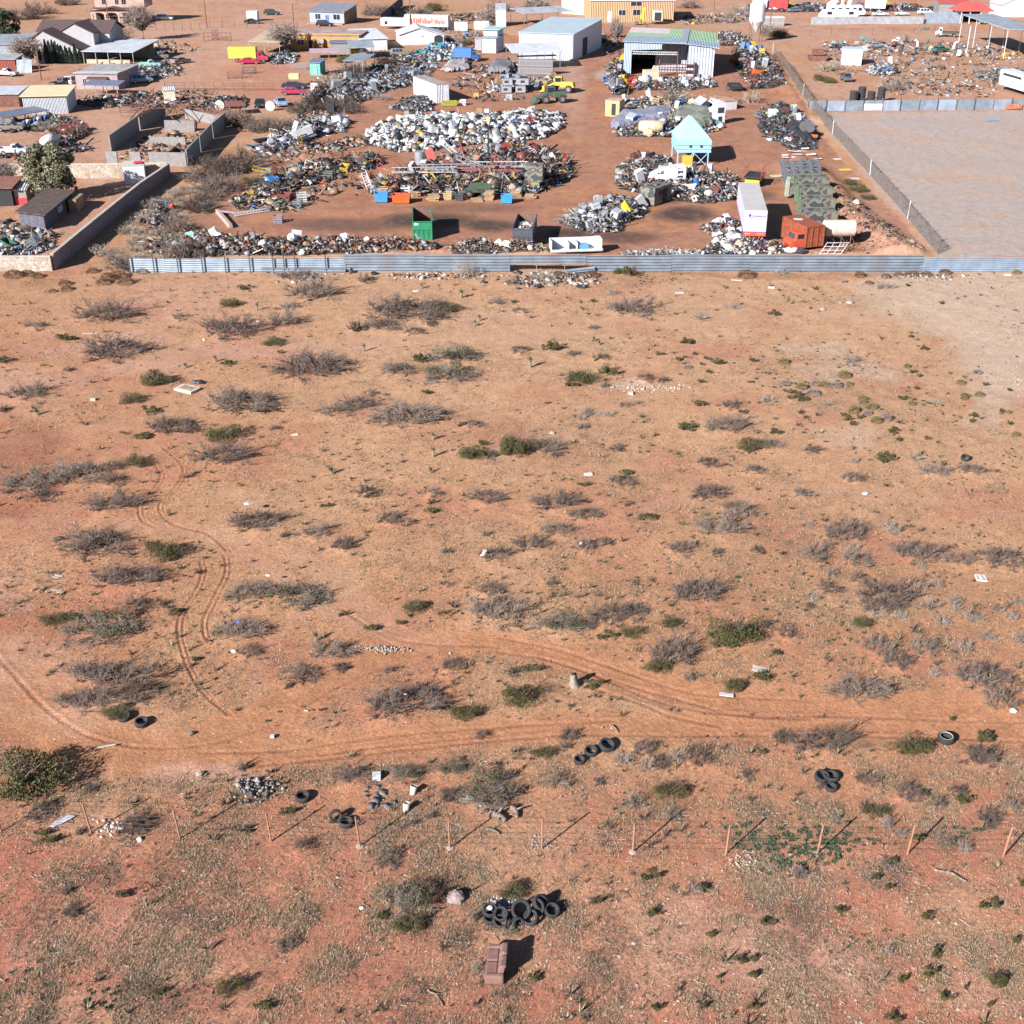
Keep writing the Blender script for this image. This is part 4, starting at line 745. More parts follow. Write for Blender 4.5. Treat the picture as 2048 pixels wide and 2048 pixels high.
def scrapmesh(name, label, cat, C, g, pal, smin, smax, flat=.3, mix=(('box', 1),), link=True, kind='stuff', metal=0, elong=1.0):
    n = len(C); kinds = [k for k, _ in mix]; pr = np.array([w for _, w in mix], float); pr /= pr.sum(); kk = g.choice(len(kinds), n, p=pr); Vs = []; Fs = []; Cs = []; off = 0
    pal = np.array(pal); 
    for t, kn in enumerate(kinds):
        idx = np.where(kk == t)[0]; m = len(idx)
        if not m: continue
        base = {'sheet': 'box', 'bar': 'box'}.get(kn, kn); uv, uf = UNIT[base]
        s = g.uniform(smin, smax, m)*np.clip(g.lognormal(0, .45, m), .45, 2.1); sc = s[:, None]*g.uniform(.5, 1, (m, 3))
        if kn == 'box': sc[:, 2] *= g.uniform(flat, 1, m)
        if kn == 'sheet': sc[:, :2] *= 1.3; sc[:, 2] = .03*np.ones(m)
        if kn == 'bar': sc[:, 0] = s*g.uniform(1.5, 3.2, m)*elong; sc[:, 1:] = (s*g.uniform(.06, .16, m))[:, None]
        if kn == 'bag': sc = s[:, None]*g.uniform(.7, 1.25, (m, 3)); sc[:, 2] *= .75
        tl = .08 if flat < .1 else .45; a = g.uniform(0, 6.283, m); b = g.normal(0, tl if kn != 'bag' else .2, m); c = g.normal(0, tl, m); z0 = np.zeros(m); o1 = np.ones(m)
        ca, sa, cb, sb_, cc, sc2 = np.cos(a), np.sin(a), np.cos(b), np.sin(b), np.cos(c), np.sin(c)
        Rz = np.stack([ca, -sa, z0, sa, ca, z0, z0, z0, o1], 1).reshape(m, 3, 3); Ry = np.stack([cb, z0, sb_, z0, o1, z0, -sb_, z0, cb], 1).reshape(m, 3, 3); Rx = np.stack([o1, z0, z0, z0, cc, -sc2, z0, sc2, cc], 1).reshape(m, 3, 3)
        M = Rz @ Ry @ Rx; loc = uv[None]*sc[:, None, :]
        if kn == 'bag': loc = loc*g.uniform(.75, 1.25, (m, len(uv), 1))
        v = np.einsum('mij,mkj->mki', M, loc)+C[idx][:, None, :]; Vs.append(v.reshape(-1, 3)); Fs.append((np.arange(m)[:, None, None]*len(uv)+uf[None]+off).reshape(-1, 4)); off += m*len(uv)
        col = pal[g.integers(0, len(pal), m)]*g.uniform(.75, 1.15, m)[:, None]; Cs.append(np.repeat(col, len(uv), 0))
    me = npmesh(name, np.concatenate(Vs), np.concatenate(Fs), SCRAPM, np.clip(np.concatenate(Cs), 0, .85))
    o = bpy.data.objects.new(name, me); COL.objects.link(o); return tag(o, label, cat, kind=kind)
SCRAPM = attr_mat('scrap_surface', 'col', .55)
chips('rubble_heap','grey broken tile and concrete rubble heap above the wire fence','rubble',512,1582,64,28,200,.32,[(.18,.17,.17),(.24,.22,.21),(.12,.11,.11),(.07,.06,.06),(.3,.27,.26)],.05,.17,41,.15)
chips('gravel_strip','strip of white gravel beside the upper track','gravel',762,1298,60,10,420,.1,[(.5,.45,.38),(.42,.34,.26),(.36,.28,.22)],.02,.07,42,.5)
chips('gravel_heap','small heap of white gravel behind the tyre heap','gravel',1010,1805,42,18,500,.15,[(.42,.38,.36),(.35,.3,.29),(.3,.25,.25)],.03,.07,43,.5)
chips('pebble_streak','pebbly white streak across the upper field','gravel',1300,776,110,10,260,.05,[(.5,.42,.34),(.45,.35,.28)],.05,.12,44,.4); chips('roof_shingles','dark grey roof shingles scattered near the wire fence','shingles',770,1594,50,50,44,.02,[(.1,.09,.1),(.13,.12,.13),(.17,.14,.14)],.1,.3,45,.05)
chips('fence_post_debris','pale gravel around the fence posts','gravel',1080,1685,40,18,220,.05,[(.38,.32,.27)],.02,.06,46,.5); chips('white_stones','white stones right of the road fork in the field','gravel',1490,1725,50,22,120,.05,[(.38,.3,.22),(.35,.3,.26)],.03,.1,47,.5); chips('brush_litter','pale litter and brush below the dark brush heap','debris',240,1660,60,20,140,.1,[(.5,.42,.38),(.3,.22,.18),(.6,.55,.52)],.05,.16,48,.2)
chips('fence_debris','grey rags, boards and stones spilled through the fence gap','debris',1105,558,110,16,420,.3,[(.25,.2,.18),(.35,.3,.28),(.12,.09,.08),(.05,.05,.05),(.3,.2,.15)],.1,.4,49,.2); chips('fence_debris','light rubble at the foot of the corrugated fence, left part','debris',860,552,150,7,160,.15,[(.28,.22,.19),(.45,.42,.4),(.08,.06,.06)],.1,.35,50,.2); chips('fence_debris','stones and tumbleweed litter at the fence foot, right part','debris',1870,555,100,6,110,.12,[(.35,.3,.27),(.45,.41,.38),(.16,.1,.08)],.1,.3,51,.3)
chips('white_stones','chain of pale stones in the upper right corner of the field','gravel',2040,770,30,50,70,.03,[(.42,.35,.3)],.04,.12,52,.4); chips('tile_debris','dark debris under the tree branches at the fence, left part','debris',610,556,50,18,120,.1,[(.12,.1,.09),(.3,.24,.2),(.5,.45,.42)],.1,.35,53,.3)
def bucket(px, py, label, rz, tilt):
    o = T('bucket', label, 'bucket', G(px, py, .02), rz, 'white buckets by the wire fence'); s = P('shell', MB().lathe([(.14,0),(.17,.42),(.155,.42),(.125,.04)], n=18), pm((.62,.58,.52),.6,0,.15,3,0,.4), o, smooth=True); o.rotation_euler = (tilt, .2, rz); P('inside', MB().lathe([(.12,.1),(.12,.12)], n=14), pm((.05,.05,.05),.8), o)
bucket(825,1589,'dirty white bucket behind the shingles, farther of two',0,-.35); bucket(812,1623,'dirty white bucket nearer the wire fence, nearer of two',.4,-.25)
co = T('cooler_box','small white cooler box beside a green bush above the shingles','cooler',G(754,1562),.1); P('body', MB().box(-.2,.2,-.16,.16,0,.36), WHITE, co, bevel=.03); P('lid', MB().box(-.21,.21,-.17,.17,.365,.42), WHITE, co, bevel=.02)
tp = P('striped_cloth', MB().quad((-.5,-.2,.03),(-.1,-.35,.05),(.5,.2,.12),(.1,.35,.05),.02).quad((-.55,-.45,.02),(-.3,-.5,.03),(-.15,-.3,.06),(-.4,-.25,.04),.02), pm((.45,.42,.5),.8,0,.4,6)); tp.location = G(128,1642); tag(tp, 'grey printed cloth lying behind the wire fence at the left', 'cloth')
# the sofa: two-seat recliner seen from above, back towards the left
so = T('sofa','brown upholstered two-seat sofa dumped on the soil','sofa',G(993,1936),math.radians(-94)); so.scale = (.78,)*3; BR = pm((.205,.115,.095),.85,0,.22,4,.3,.25); BR2 = pm((.175,.098,.085),.85,0,.22,4,.3,.25)
P('base', MB().box(-.82,.82,-.5,.42,.06,.4), BR2, so, bevel=.05)
for i, x in enumerate((-.42,.42)):
    P('seat_cushion', MB().box(x-.39,x+.39,-.52,.1,.42,.58), BR, so, bevel=.07)
    P('back_cushion', MB().prism([(.1,.45),(.42,.5),(.52,1.02),(.3,1.08),(.14,.9)], x-.39, x+.39, 'x'), BR, so, bevel=.06); P('headrest', MB().box(x-.38,x+.38,.26,.56,.9,1.1), BR2, so, bevel=.07)
    P('footrest', MB().box(x-.39,x+.39,-.58,-.525,.1,.42), BR2, so, bevel=.02)
for x in (-.95,.95): P('armrest', MB().box(x-.13,x+.13,-.52,.45,.05,.64), BR, so, bevel=.07)
for i,(x,y,z) in enumerate(((-.1,.35,1.12),(-.45,.2,1.0),(.3,.3,1.11))): P('paper_scrap', MB().box(x,x+.05,y,y+.05,z,z+.01), WHITE, so)
# ---------------------------------------------------------------- wire fence across the foreground
FP = [(3,1663),(183,1667),(361,1679),(543,1682),(720,1692),(900,1695),(1084,1697),(1266,1702),(1452,1707),(1634,1710),(1814,1711),(2006,1713),(2190,1716)]
LE = [.1,.12,.1,.1,.1,.03,.0,0,-.04,-.08,-.09,-.1,-.1]
wf = T('wire_fence','barbed wire fence with thin orange posts across the foreground','fence',G(1084,1697)); RUST = pm((.34,.165,.105),.8,0,.25,4,.2,.3); off = wf.location
P0 = [G(-190,1660)-off]; tops = []
for (px, py), l in zip(FP, LE):
    b = G(px, py)-off; m = MB(); t = b+Vector((-l*1.1, 0, 1.72)); R = random.Random(px); bt = b-Vector((0,0,.1))
    m.tube(bt, t, .048, 6, .045); post = P('post', m, RUST, wf)
    if px in (720,1266,1634,900): P('footing', MB().lathe([(.2,-.05),(.17,.04),(.05,.07)], b, 9), pm((.38,.31,.27),.95,0,.2,4,.5), wf)
    tops.append((b, t))
wm = MB()
for h in (.25,.5,.75,1.0,1.25,1.5):
    for (b0,t0),(b1,t1) in zip(tops[:-1], tops[1:]):
        p = b0.lerp(t0, h/1.72); q = b1.lerp(t1, h/1.72); mid = (p+q)/2-Vector((0,0,.04)); wm.tube(p, mid, .006, 3, None, False); wm.tube(mid, q, .006, 3, None, False)
P('wire_strands', wm, pm((.25,.2,.17),.6,.5), wf)
# ---------------------------------------------------------------- buildings, trees, vehicles beyond the fence
GLASS = pm((.02,.025,.035), .15, 0, .05); DARKM = pm((.025,.025,.028), .8); CHR = pm((.5,.5,.5), .3, .8); STEEL = pm((.3,.31,.33), .5, .5, .2); WHT = pm((.56,.57,.61), .6, 0, .1, 1.2, 0, .35)
def fr(L, R):
    a = G(*L); b = G(*R); d = b-a; a.z = (a.z+b.z)/2; return a, math.atan2(d.y, d.x), math.hypot(d.x, d.y)
def windows(t, W, spec, mat=None, frame=None, y=0.0):
    "spec: (x0, x1, z0, z1) in fractions of W for x, metres for z; each with frame and pane"
    for x0, x1, z0, z1 in spec:
        a, b = x0*W, x1*W; w_ = P('window', MB().box(a-.06, b+.06, y-.06, y-.003, z0-.06, z0).box(a-.06, b+.06, y-.06, y-.003, z1, z1+.06).box(a-.06, a, y-.06, y-.003, z0, z1).box(b, b+.06, y-.06, y-.003, z0, z1).box((a+b)/2-.03, (a+b)/2+.03, y-.055, y-.003, z0, z1), frame or WHT, t)
        P('pane', MB().box(a, b, y-.03, y-.004, z0, z1), mat or GLASS, w_)
def house(name, label, cat, L, R, D, H, Hb, wall, roof, ov=.35, wins=(), door=None, group=None, rooft=.14, doormat=None, rz=0):
    p, a, W = fr(L, R); t = T(name, label, cat, p, a+rz, group)
    P('wall', MB().prism([(0,-.3),(D,-.3),(D,Hb),(0,H)], 0, W, 'x'), wall, t)
    s = (Hb-H)/D; P('roof', MB().prism([(-ov, H-ov*s+.01),(D+ov, Hb+ov*s+.01),(D+ov, Hb+ov*s+rooft),(-ov, H-ov*s+rooft)], -ov, W+ov, 'x'), roof, t)
    windows(t, W, wins)
    if door: x, w_, h = door; d = P('door', MB().box(x*W, x*W+w_, -.05, -.003, 0, h), doormat or DARKM, t); P('handle', MB().box(x*W+.1, x*W+.16, -.09, -.052, h*.48, h*.52), CHR, d)
    return t, W
def gable(name, label, cat, L, R, D, H, Hp, wall, roof, xp=.5, Hr=None, ov=.3, wins=(), group=None, ext=0):
    "gable wall facing the camera, ridge running back"
    p, a, W = fr(L, R); t = T(name, label, cat, p, a, group); Hr = H if Hr is None else Hr; x = xp*W
    P('wall', MB().prism([(0,-.3),(W,-.3),(W,Hr),(x,Hp),(0,H)], 0, D), wall, t)
    s0 = (Hp-H)/x; s1 = (Hp-Hr)/(W-x)
    P('roof', MB().prism([(-ov,H-ov*s0+.01),(x,Hp+.01),(W+ov,Hr-ov*s1+.01),(W+ov,Hr-ov*s1+.2),(x,Hp+.22),(-ov,H-ov*s0+.2)], -ov, D+ov), roof, t)
    windows(t, W, wins); return t, W
def canopy(name, label, L, R, D, H, Hb, roof, posts=3, rows=2, wave=None, group=None, cat='canopy', th=.1, post=None):
    p, a, W = fr(L, R); t = T(name, label, cat, p, a, group); s = (Hb-H)/D
    P('roof', MB().prism([(-.3,H),(D+.3,Hb),(D+.3,Hb+th),(-.3,H+th)], -.3, W+.3, 'x'), roof, t)
    for j in range(rows):
        for i in range(posts):
            y = D*j/max(1, rows-1); x = W*i/max(1, posts-1); P('post', MB().box(x-.06, x+.06, y-.06, y+.06, -.2, H+s*y), post or STEEL, t)
    return t, W
def wallrun(name, label, pts, H, th, mat, cap=None, cat='wall', part='section'):
    o0 = G(*pts[0]); t = T(name, label, cat, o0)
    for (a, b) in zip(pts[:-1], pts[1:]):
        A_, B_ = G(*a)-o0, G(*b)-o0; n = Vector((-(B_-A_).y, (B_-A_).x, 0)).normalized()*th/2
        v = [A_-n, B_-n, B_+n, A_+n]; v = [x+Vector((0,0,-.4)) for x in v]+[x+Vector((0,0,H)) for x in v]
        P(part, MB().add(v, [(0,3,2,1),(4,5,6,7),(0,1,5,4),(1,2,6,5),(2,3,7,6),(3,0,4,7)]), mat, t)
        if cap: n = n*1.3; c = [A_-n, B_-n, B_+n, A_+n]; c = [x+Vector((0,0,H+.003)) for x in c]+[x+Vector((0,0,H+.1)) for x in c]; P('coping', MB().add(c, [(0,3,2,1),(4,5,6,7),(0,1,5,4),(1,2,6,5),(2,3,7,6),(3,0,4,7)]), cap, t)
    return t
BROWN = pm((.085,.055,.055), .9, 0, .2, 2, .3); STUC = pm((.33,.32,.34), .9, 0, .1, 1); PINKW = pm((.4,.28,.24), .9, 0, .12, 1, 0, .3); ROOFM = pm((.46,.49,.52), .5, .2, .15, .6, 0, .6, ('X', 3, .5)); ROOFW = pm((.62,.64,.7), .5, .1, .12, .5, 0, .55, ('X', 3, .5))
GALV = pm((.42,.48,.54), .5, .3, .18, .7, 0, .6, ('X', 4, .6)); RUSTR = pm((.16,.075,.055), .9, 0, .3, 1.5, .3, .3); TAN = pm((.42,.33,.24), .9, 0, .12, .6, 0, .3); ORNG = pm((.42,.24,.09), .9, 0, .15, .8, 0, .25); CMU = pm((.22,.21,.21), .95, 0, .2, 2, .4, .2); WOODP = pm((.3,.2,.12), .9, 0, .3, 2, .2); CREAM = pm((.52,.46,.36), .8, 0, .1, 1, 0, .2)
STONE = cell_mat('cobble_stone', [(.33,.25,.17),(.42,.34,.25),(.27,.2,.17),(.45,.38,.3),(.33,.3,.27),(.46,.4,.34)], 2.6, (.27,.21,.18), .05, .6); CAMO = camo_mat(); DCMU = pm((.12,.1,.105), .95, 0, .35, 3, .5, .2)
# -- far left: arched house, brown roofed house with cypresses
t, W = house('arched_house','pink two-storey house with three arches at the top left','house',(190,46),(272,46),11,3.9,3.9,PINKW,BROWN,.2)
P('upper_storey', MB().box(.2, W+2.6, 1.6, 10.5, 4.0, 7.4), PINKW, t); P('upper_roof', MB().prism([(1.2,7.41),(6,9.2),(11,7.41)], -.2, W+3, 'x'), BROWN, t)
windows(t, W, [(.2,.3,4.9,6.4),(.52,.6,4.9,6.4),(.68,.78,4.9,6.4)], None, pm((.35,.22,.2),.8), 1.6)
pr = P('porch', MB().prism([(-.3,3.4),(W*.5,4.6),(W+.3,3.4),(W+.3,3.25),(W*.5,4.4),(-.3,3.2)], -2.6, .2), BROWN, t)
for i in range(4): x = .15+(W-.3)*i/3; P('column', MB().box(x-.25, x+.25, -2.5, -2.1, 0, 3.2), PINKW, t)
for i in range(3):
    x0 = .4+(W-.3)*i/3; x1 = x0+(W-.3)/3-.5; n = 8; pts = [(x0, 3.25), (x0, 2.3)]+[(x0+(x1-x0)*(.5-.5*math.cos(math.pi*k/n)), 2.3+.75*math.sin(math.pi*k/n)) for k in range(1, n)]+[(x1, 2.3), (x1, 3.25)]
    P('arch', MB().prism(pts, -2.45, -2.2), PINKW, t); P('opening', MB().box(x0+.2, x1-.2, -.03, -.004, 0, 2.5), DARKM, t)
t, W = gable('brown_roof_house','two-storey house with brown roofs and tall cypresses along its wall','house',(70,125),(168,126),6,5.0,6.8,STUC,BROWN,.24,2.6)
P('middle_wing', MB().prism([(4,0),(12.2,0),(12.2,5.6),(8,7.6),(4,5.6)], 6.05, 14), STUC, t); P('middle_roof', MB().prism([(3.7,5.61),(8,7.75),(12.5,5.61),(12.5,5.8),(8,7.95),(3.7,5.8)], 5.8, 16), BROWN, t)
P('main_wing', MB().prism([(10,0),(19,0),(19,5.6),(14.5,7.4),(10,5.6)], -2.5, 14.5, 'x'), STUC, t); P('main_roof', MB().prism([(9.5,5.5),(14.5,7.6),(19.5,5.5),(19.5,5.7),(14.5,7.8),(9.5,5.7)], -2.9, 15, 'x'), BROWN, t)
for x in (-1.6,-.4): P('window', MB().box(x, x+.8, 9.94, 9.99, 3.2, 5), GLASS, t)
CYP = pm((.03,.042,.028), .9, 0, .4, 4, .8)
def leafy(name, seed, n, size, base, shape=(1,1,1), clumps=14):
    v, f, c = leaf_cloud(seed, n, size, base, .45, (1,1,1), .5, clumps); r = np.abs(v[:, :2]).max(); v = v*np.array([1/r, 1/r, 1/v[:, 2].max()]); return npmesh(name, v, f, LEAF, c)
g_ = np.random.default_rng(9); n_ = 2600; zz_ = g_.uniform(.02, 1, n_); rr_ = (np.sin(np.clip(zz_*1.05, 0, 1)**.55*math.pi)*.9+.1)*g_.uniform(.75, 1.05, n_); aa_ = g_.uniform(0, 6.283, n_); cc_ = np.stack([rr_*np.cos(aa_), rr_*np.sin(aa_), zz_], 1)
dd_ = g_.normal(0, 1, (n_, 3))*np.array([.16, .16, .04]); ee_ = g_.normal(0, 1, (n_, 3))*np.array([.1, .1, .05]); CYPM = npmesh('foliage', np.stack([cc_-dd_, cc_+ee_, cc_+dd_, cc_-ee_], 1).reshape(-1, 3), np.arange(4*n_).reshape(n_, 4), LEAF, np.repeat(np.array([[.025,.04,.025]])*g_.uniform(.6, 1.6, n_)[:, None], 4, 0))
for i, (x, b, tp_) in enumerate(((200,470,360),(248,480,350),(320,540,370),(400,590,390),(462,597,395),(530,597,400),(583,597,435),(615,600,450),(650,600,450),(692,602,460),(740,602,430),(778,600,490))):
    px, py = x/4.83, b/4.83+2.5; H = (b-tp_)/4.83/S(py)*1.03; t = T('cypress_tree', f'dark columnar cypress, {["leftmost","second","third","fourth","fifth","sixth","seventh","eighth","ninth","tenth","eleventh","rightmost"][i]}{"" if i in (0,11) else " from the left"} along the pale gable wall', 'cypress', G(px, py), 0, 'cypresses along the house wall')
    P('trunk', MB().tube((0,0,-.1),(0,0,H*.3),.12,6), TRUNK, t); f = P('foliage', CYPM, None, t); f.scale = (.55,.55,H)
house('metal_barn','long low blue-grey metal barn at the left edge','barn',(-45,120),(58,118),11,3.2,4.2,GALV,GALV,.3)
t, W = canopy('carport','large white flat carport roof on posts left of the pink house','x' and (169,127),(268,129),15,2.6,3.6,ROOFW,5,2); t['label'] = 'large white flat carport roof behind the pink flat-roofed house'
P('counter', MB().box(.5, W-1, .2, .8, 0, .9), TAN, t); P('back_wall', MB().box(0, W, 12, 12.2, 0, 3.2), TAN, t)
t, W = house('pink_house','pink single-storey house with a grey flat roof and brown awning','house',(154,178),(238,179),12,2.9,3.1,pm((.33,.25,.26),.9,0,.1,1,0,.2),pm((.3,.29,.28),.9,0,.35,.8,.2,.2),.25,[(.17,.25,.9,2),(.42,.5,.8,2),(.52,.6,.8,2),(.62,.7,.8,2)]); P('awning', MB().prism([(0,2.45),(-1.2,2.1),(-1.2,2.02),(0,2.35)], W*.3, W*.78, 'x'), BROWN, t); P('eave_sheet', MB().box(-.2, W+.2, -.4, 2.2, 3.12, 3.2), ROOFW, t)
house('storage_shed','white metal shed with a pale yellow roof','shed',(50,229),(137,227),9,3.1,3.5,pm((.42,.45,.5),.6,.1,.1,1,0,.1,('X',4,.6)),pm((.6,.5,.32),.7,0,.08,.5),.4)
house('open_shed','low open shed with a white roof left of the yellow-roofed shed','shed',(-30,215),(40,214),7,2.3,2.6,RUSTR,ROOFW,.3)
house('rust_shed','rusty red shed with a grey roof behind the silver pickup','shed',(-20,143),(33,143),4.5,2.5,2.9,pm((.25,.07,.05),.8,0,.2,1.5,0,.2,('X',3,.5)),ROOFM,.3); o = P('metal_sheet', MB().box(0,3.2,0,.08,0,2.9), GALV); p = G(34,146); o.location = p; o.rotation_euler = (-.5,0,.1); tag(o,'grey metal panel leaning on the rusty red shed','panel')
SOL = pm((.2,.22,.3), .4, .3, .25, 1.5)
canopy('low_rack_roof','low lean-to of grey-blue panels with barrels under it','x' and (8,252),(96,236),3.5,1.3,1.6,SOL,5,2); COL.objects[-1]
canopy('panel_awning','dark blue panel awning along the front of the pink house',(172,190),(236,192),3,1.8,2.3,SOL,4,2)
# -- blue houses and yellow long building
t, W = house('blue_house','small pale blue house with a slanted dark roof','house',(620,46.5),(689,49),9,3.2,4.6,pm((.26,.3,.38),.9,0,.08,1),pm((.17,.18,.23),.8,0,.2,1,.1,.2),.4,[(.17,.32,1.2,2.6),(.69,.88,1.2,2.6)],(.46,1.1,2.3),None,.14,pm((.08,.1,.3),.6))
P('side_wall', MB().box(W-.6, W+.02, .2, 8.9, 0, 3.6), WOODP, t); P('porch_step', MB().box(0, W, -1.6, -.1, 0, .3), pm((.35,.2,.2),.9), t)
t, W = house('yellow_building','long orange-yellow building with a weathered flat roof','building',(582,99),(719,101),10,3.2,3.4,ORNG,pm((.3,.24,.25),.9,0,.3,.5,.2,.6),.15,[(.1,.2,1.1,2.3)],(.27,1.2,2.2)); P('buttress', MB().prism([(0,0),(-2.6,0),(0,2.8)], W*.34, W*.36, 'x').prism([(0,0),(-2.6,0),(0,2.8)], W*.47, W*.49, 'x'), ORNG, t); P('parapet', MB().box(-.1, W+.1, -.12, .15, 3.45, 3.8), ORNG, t); P('air_cooler', MB().box(W*.42, W*.5, -.9, -.1, 1.6, 2.6), STEEL, t)
canopy('tan_canopy','wide tan sheet canopy left of the orange-yellow building',(500,108),(560,109),15,2.7,3.6,TAN,3,2)
t, W = house('grey_outhouse','small grey block outhouse in front of the orange-yellow building','shed',(661,108),(700,108),3,2.4,2.6,CMU,SOL,.3)
t, W = house('white_building','white building with a pale flat roof right of the orange-yellow one','building',(722,102),(775,100),16,2.6,3.2,WHT,WHT,.3)
canopy('blue_canopy','blue-grey sheet canopy nearer the orange-yellow building',(702,120),(748,119),10,2.6,3.0,GALV,3,2,group='blue-grey sheet canopies'); canopy('blue_canopy','blue-grey sheet canopy, front one of two by the scrap yard',(690,149),(726,150),9,2.8,3.1,GALV,3,2,group='blue-grey sheet canopies')
t, W = gable('arched_roof_building','white low-gabled building with a dark round-topped opening','building',(800,90),(888,88),9,2.4,3.9,WHT,pm((.45,.46,.5),.7,0,.15,1,0,.3),.45,2.2); n = 8; pts = [(W*.78,0),(W*.98,0)]+[(W*.88+W*.1*math.cos(math.pi*k/n), 1.5+.7*math.sin(math.pi*k/n)) for k in range(n+1)]; P('opening', MB().prism(pts, -.03, -.004), DARKM, t); P('vent', MB().box(W*.5, W*.55, -.03, -.004, 1.9, 2.1), DARKM, t)
t = wallrun('white_wall','white walls and ramp at the lot behind the blue truck',[(897,60),(935,61)],2.2,.25,WHT); wallrun('white_wall','white wall right of the broken ramp wall',[(948,60),(978,59)],2.3,.25,WHT)
# mural trailer
p, a, W = fr((762,58),(896,62)); t = T('long_white_trailer','long white trailer painted with a red mural','trailer',p,a); P('box', MB().box(W*.36,W,0,2.4,1.0,3.9), WHT, t); P('low_box', MB().box(0,W*.355,0,2.4,.9,2.9), WHT, t); R_ = random.Random(4)
m = MB(); x = W*.43
while x < W*.96: w_ = R_.uniform(.12,.4); m.box(x, x+w_, -.012, -.003, 1.5+R_.uniform(0,.3), 2.9+R_.uniform(-.4,.5)); x += w_+R_.uniform(.02,.14)
P('mural', m, pm((.4,.09,.05),.8,0,.5,6), t); P('window', MB().box(1.1,2.0,-.01,-.003,1.2,2.1), GLASS, t)
for x in (W*.85, W*.93): P('wheel', MB().lathe([(.5,-.15),(.5,.15)], (x,.2,.5), 12, 'y'), RUB, t)
house('tall_white_box','tall narrow white metal box with a grey cap','container',(991.5,53),(1012,53),4,4.2,5.6,WHT,ROOFM,.05)
t, W = house('blue_workshop','small two-level blue-grey workshop left of the big pale warehouse','workshop',(964,106),(992,107),7,3.4,3.4,pm((.5,.55,.62),.7,.1,.1,1,0,.3,('Z',3,.5)),GALV,.3); P('upper_level', MB().box(-.3, W*.9, 2.5, 8, 3.6, 5), pm((.45,.5,.58),.7), t); P('upper_roof', MB().box(-.6, W+.3, 2, 9, 5.02, 5.15), pm((.3,.5,.5),.7), t)
house('grey_hut','grey hut with light walls left of the pale warehouse','hut',(950,100),(963,100),4,2.4,2.4,STUC,ROOFM,.1)
# big pale warehouse
t, W = house('pale_warehouse','large pale blue-white metal warehouse','warehouse',(1038,117),(1145.5,122),25,5.7,6.6,pm((.42,.46,.56),.5,.1,.06,.5,0,.05,('X',2,.8)),pm((.5,.6,.66),.5,.2,.08,.4,0,.1,('X',2,.6)),.25)
P('side_door', MB().box(W+.003,W+.05,8,12,0,4), DARKM, t)
canopy('grey_canopy','grey sheet canopy behind the pale warehouse',(1048,52),(1144,47),9,3.2,3.8,ROOFM,4,2); t, W = canopy('lean_to','sloping white sheet lean-to in front of the pale warehouse',(1026,141),(1120,138),7,3.6,4.6,ROOFW,4,2); P('shelf', MB().box(.5,W-.5,1,3,1.6,1.8).box(.5,W-.5,1,3,2.6,2.7), WOODP, t)
t, W = house('tan_building','large tan ribbed-metal building at the top centre','building',(1180,44),(1347,43),18,5.7,7.0,pm((.43,.28,.16),.8,0,.08,.5,0,.15,('X',2,.7)),pm((.6,.55,.6),.7,0,.1,.5),.3,[(.34,.42,1.8,3.2),(.51,.595,1.8,3.3),(.77,.83,1.8,3.3),(.48,.61,4.3,5.4)],(.21,1.1,2.9),None,.14,pm((.5,.7,.75),.5))
house('tan_annex','lighter tan annex left of the large tan building','building',(1123,26),(1178,31),12,4.6,5,CREAM,ROOFW,.2)
t, W = house('white_trailer_box','white box trailer end by the tan building','trailer',(1149,25),(1173,26),7,2.9,2.9,WHT,WHT,.05); P('rear_door', MB().box(W*.25,W*.95,-.04,-.003,.9,2.7), TAN, t)
# blue-green warehouse, open front
p, a, W = fr((1247,149),(1424,153)); t = T('blue_green_warehouse','open-fronted warehouse with a blue and green patched roof','warehouse',p,a); D = 26; x = W*.66; BL = pm((.36,.44,.54),.6,.2,.12,.6,0,.2,('X',3,.5)); GR_ = pm((.34,.5,.3),.7,0,.12,.6,0,.15,('X',3,.5)); GS = pm((.42,.46,.56),.6,.2,.2,.8,0,.4,('X',1.6,1)); PW = pm((.52,.44,.45),.8,0,.15,.6)
def rs(x0, h0, x1, h1, y0, y1, mat, nm): P(nm, MB().prism([(x0,h0),(x1,h1),(x1,h1+.14),(x0,h0+.14)], y0, y1), mat, t)
rs(-.3,6.7,x,6.5,-.5,D*.36,BL,'front_roof'); rs(-.3,6.7,x,6.5,D*.362,D*.62,GR_,'green_roof'); rs(-.3,6.7,x*.7,6.57,D*.622,D,PW,'rear_roof'); rs(x*.702,6.57,x,6.5,D*.622,D,GR_,'green_roof'); rs(x+.01,6.5,W+1.2,5.7,-.5,D*.3,BL,'front_roof'); rs(x+.01,6.5,W+.6,5.8,D*.302,D,GR_,'green_roof')
P('ridge_strip', MB().box(x-.7,x+.7,-.5,D,6.66,6.74), pm((.3,.33,.4),.6,.2), t); P('left_wall', MB().box(0,.15,0,D,-.2,6.6), GS, t); P('rear_wall', MB().box(0,W,D-.15,D,-.2,5.6), GS, t); P('right_wall', MB().box(W-.15,W,0,D,-.2,5.6), GS, t)
P('pillar', MB().box(-.1,1.6,-.12,.25,-.2,6.6), BL, t); P('fascia', MB().prism([(1.6,5.0),(W*.42,5.3),(W*.42,6.3),(x,6.5),(x,6.4),(1.6,6.66)], -.12, .1), BL, t); P('front_sheeting', MB().prism([(W*.7,-.2),(W-.16,-.2),(W-.16,5.7),(W*.72,6.2)], -.1, .1), GS, t); P('inner_wall', MB().box(W*.34,W*.7,6,6.2,0,6), GS, t)
m = MB(); m.box(1.7,W*.6,-.2,-.1,4.75,4.83).box(1.7,W*.6,-.2,-.1,4.25,4.33)
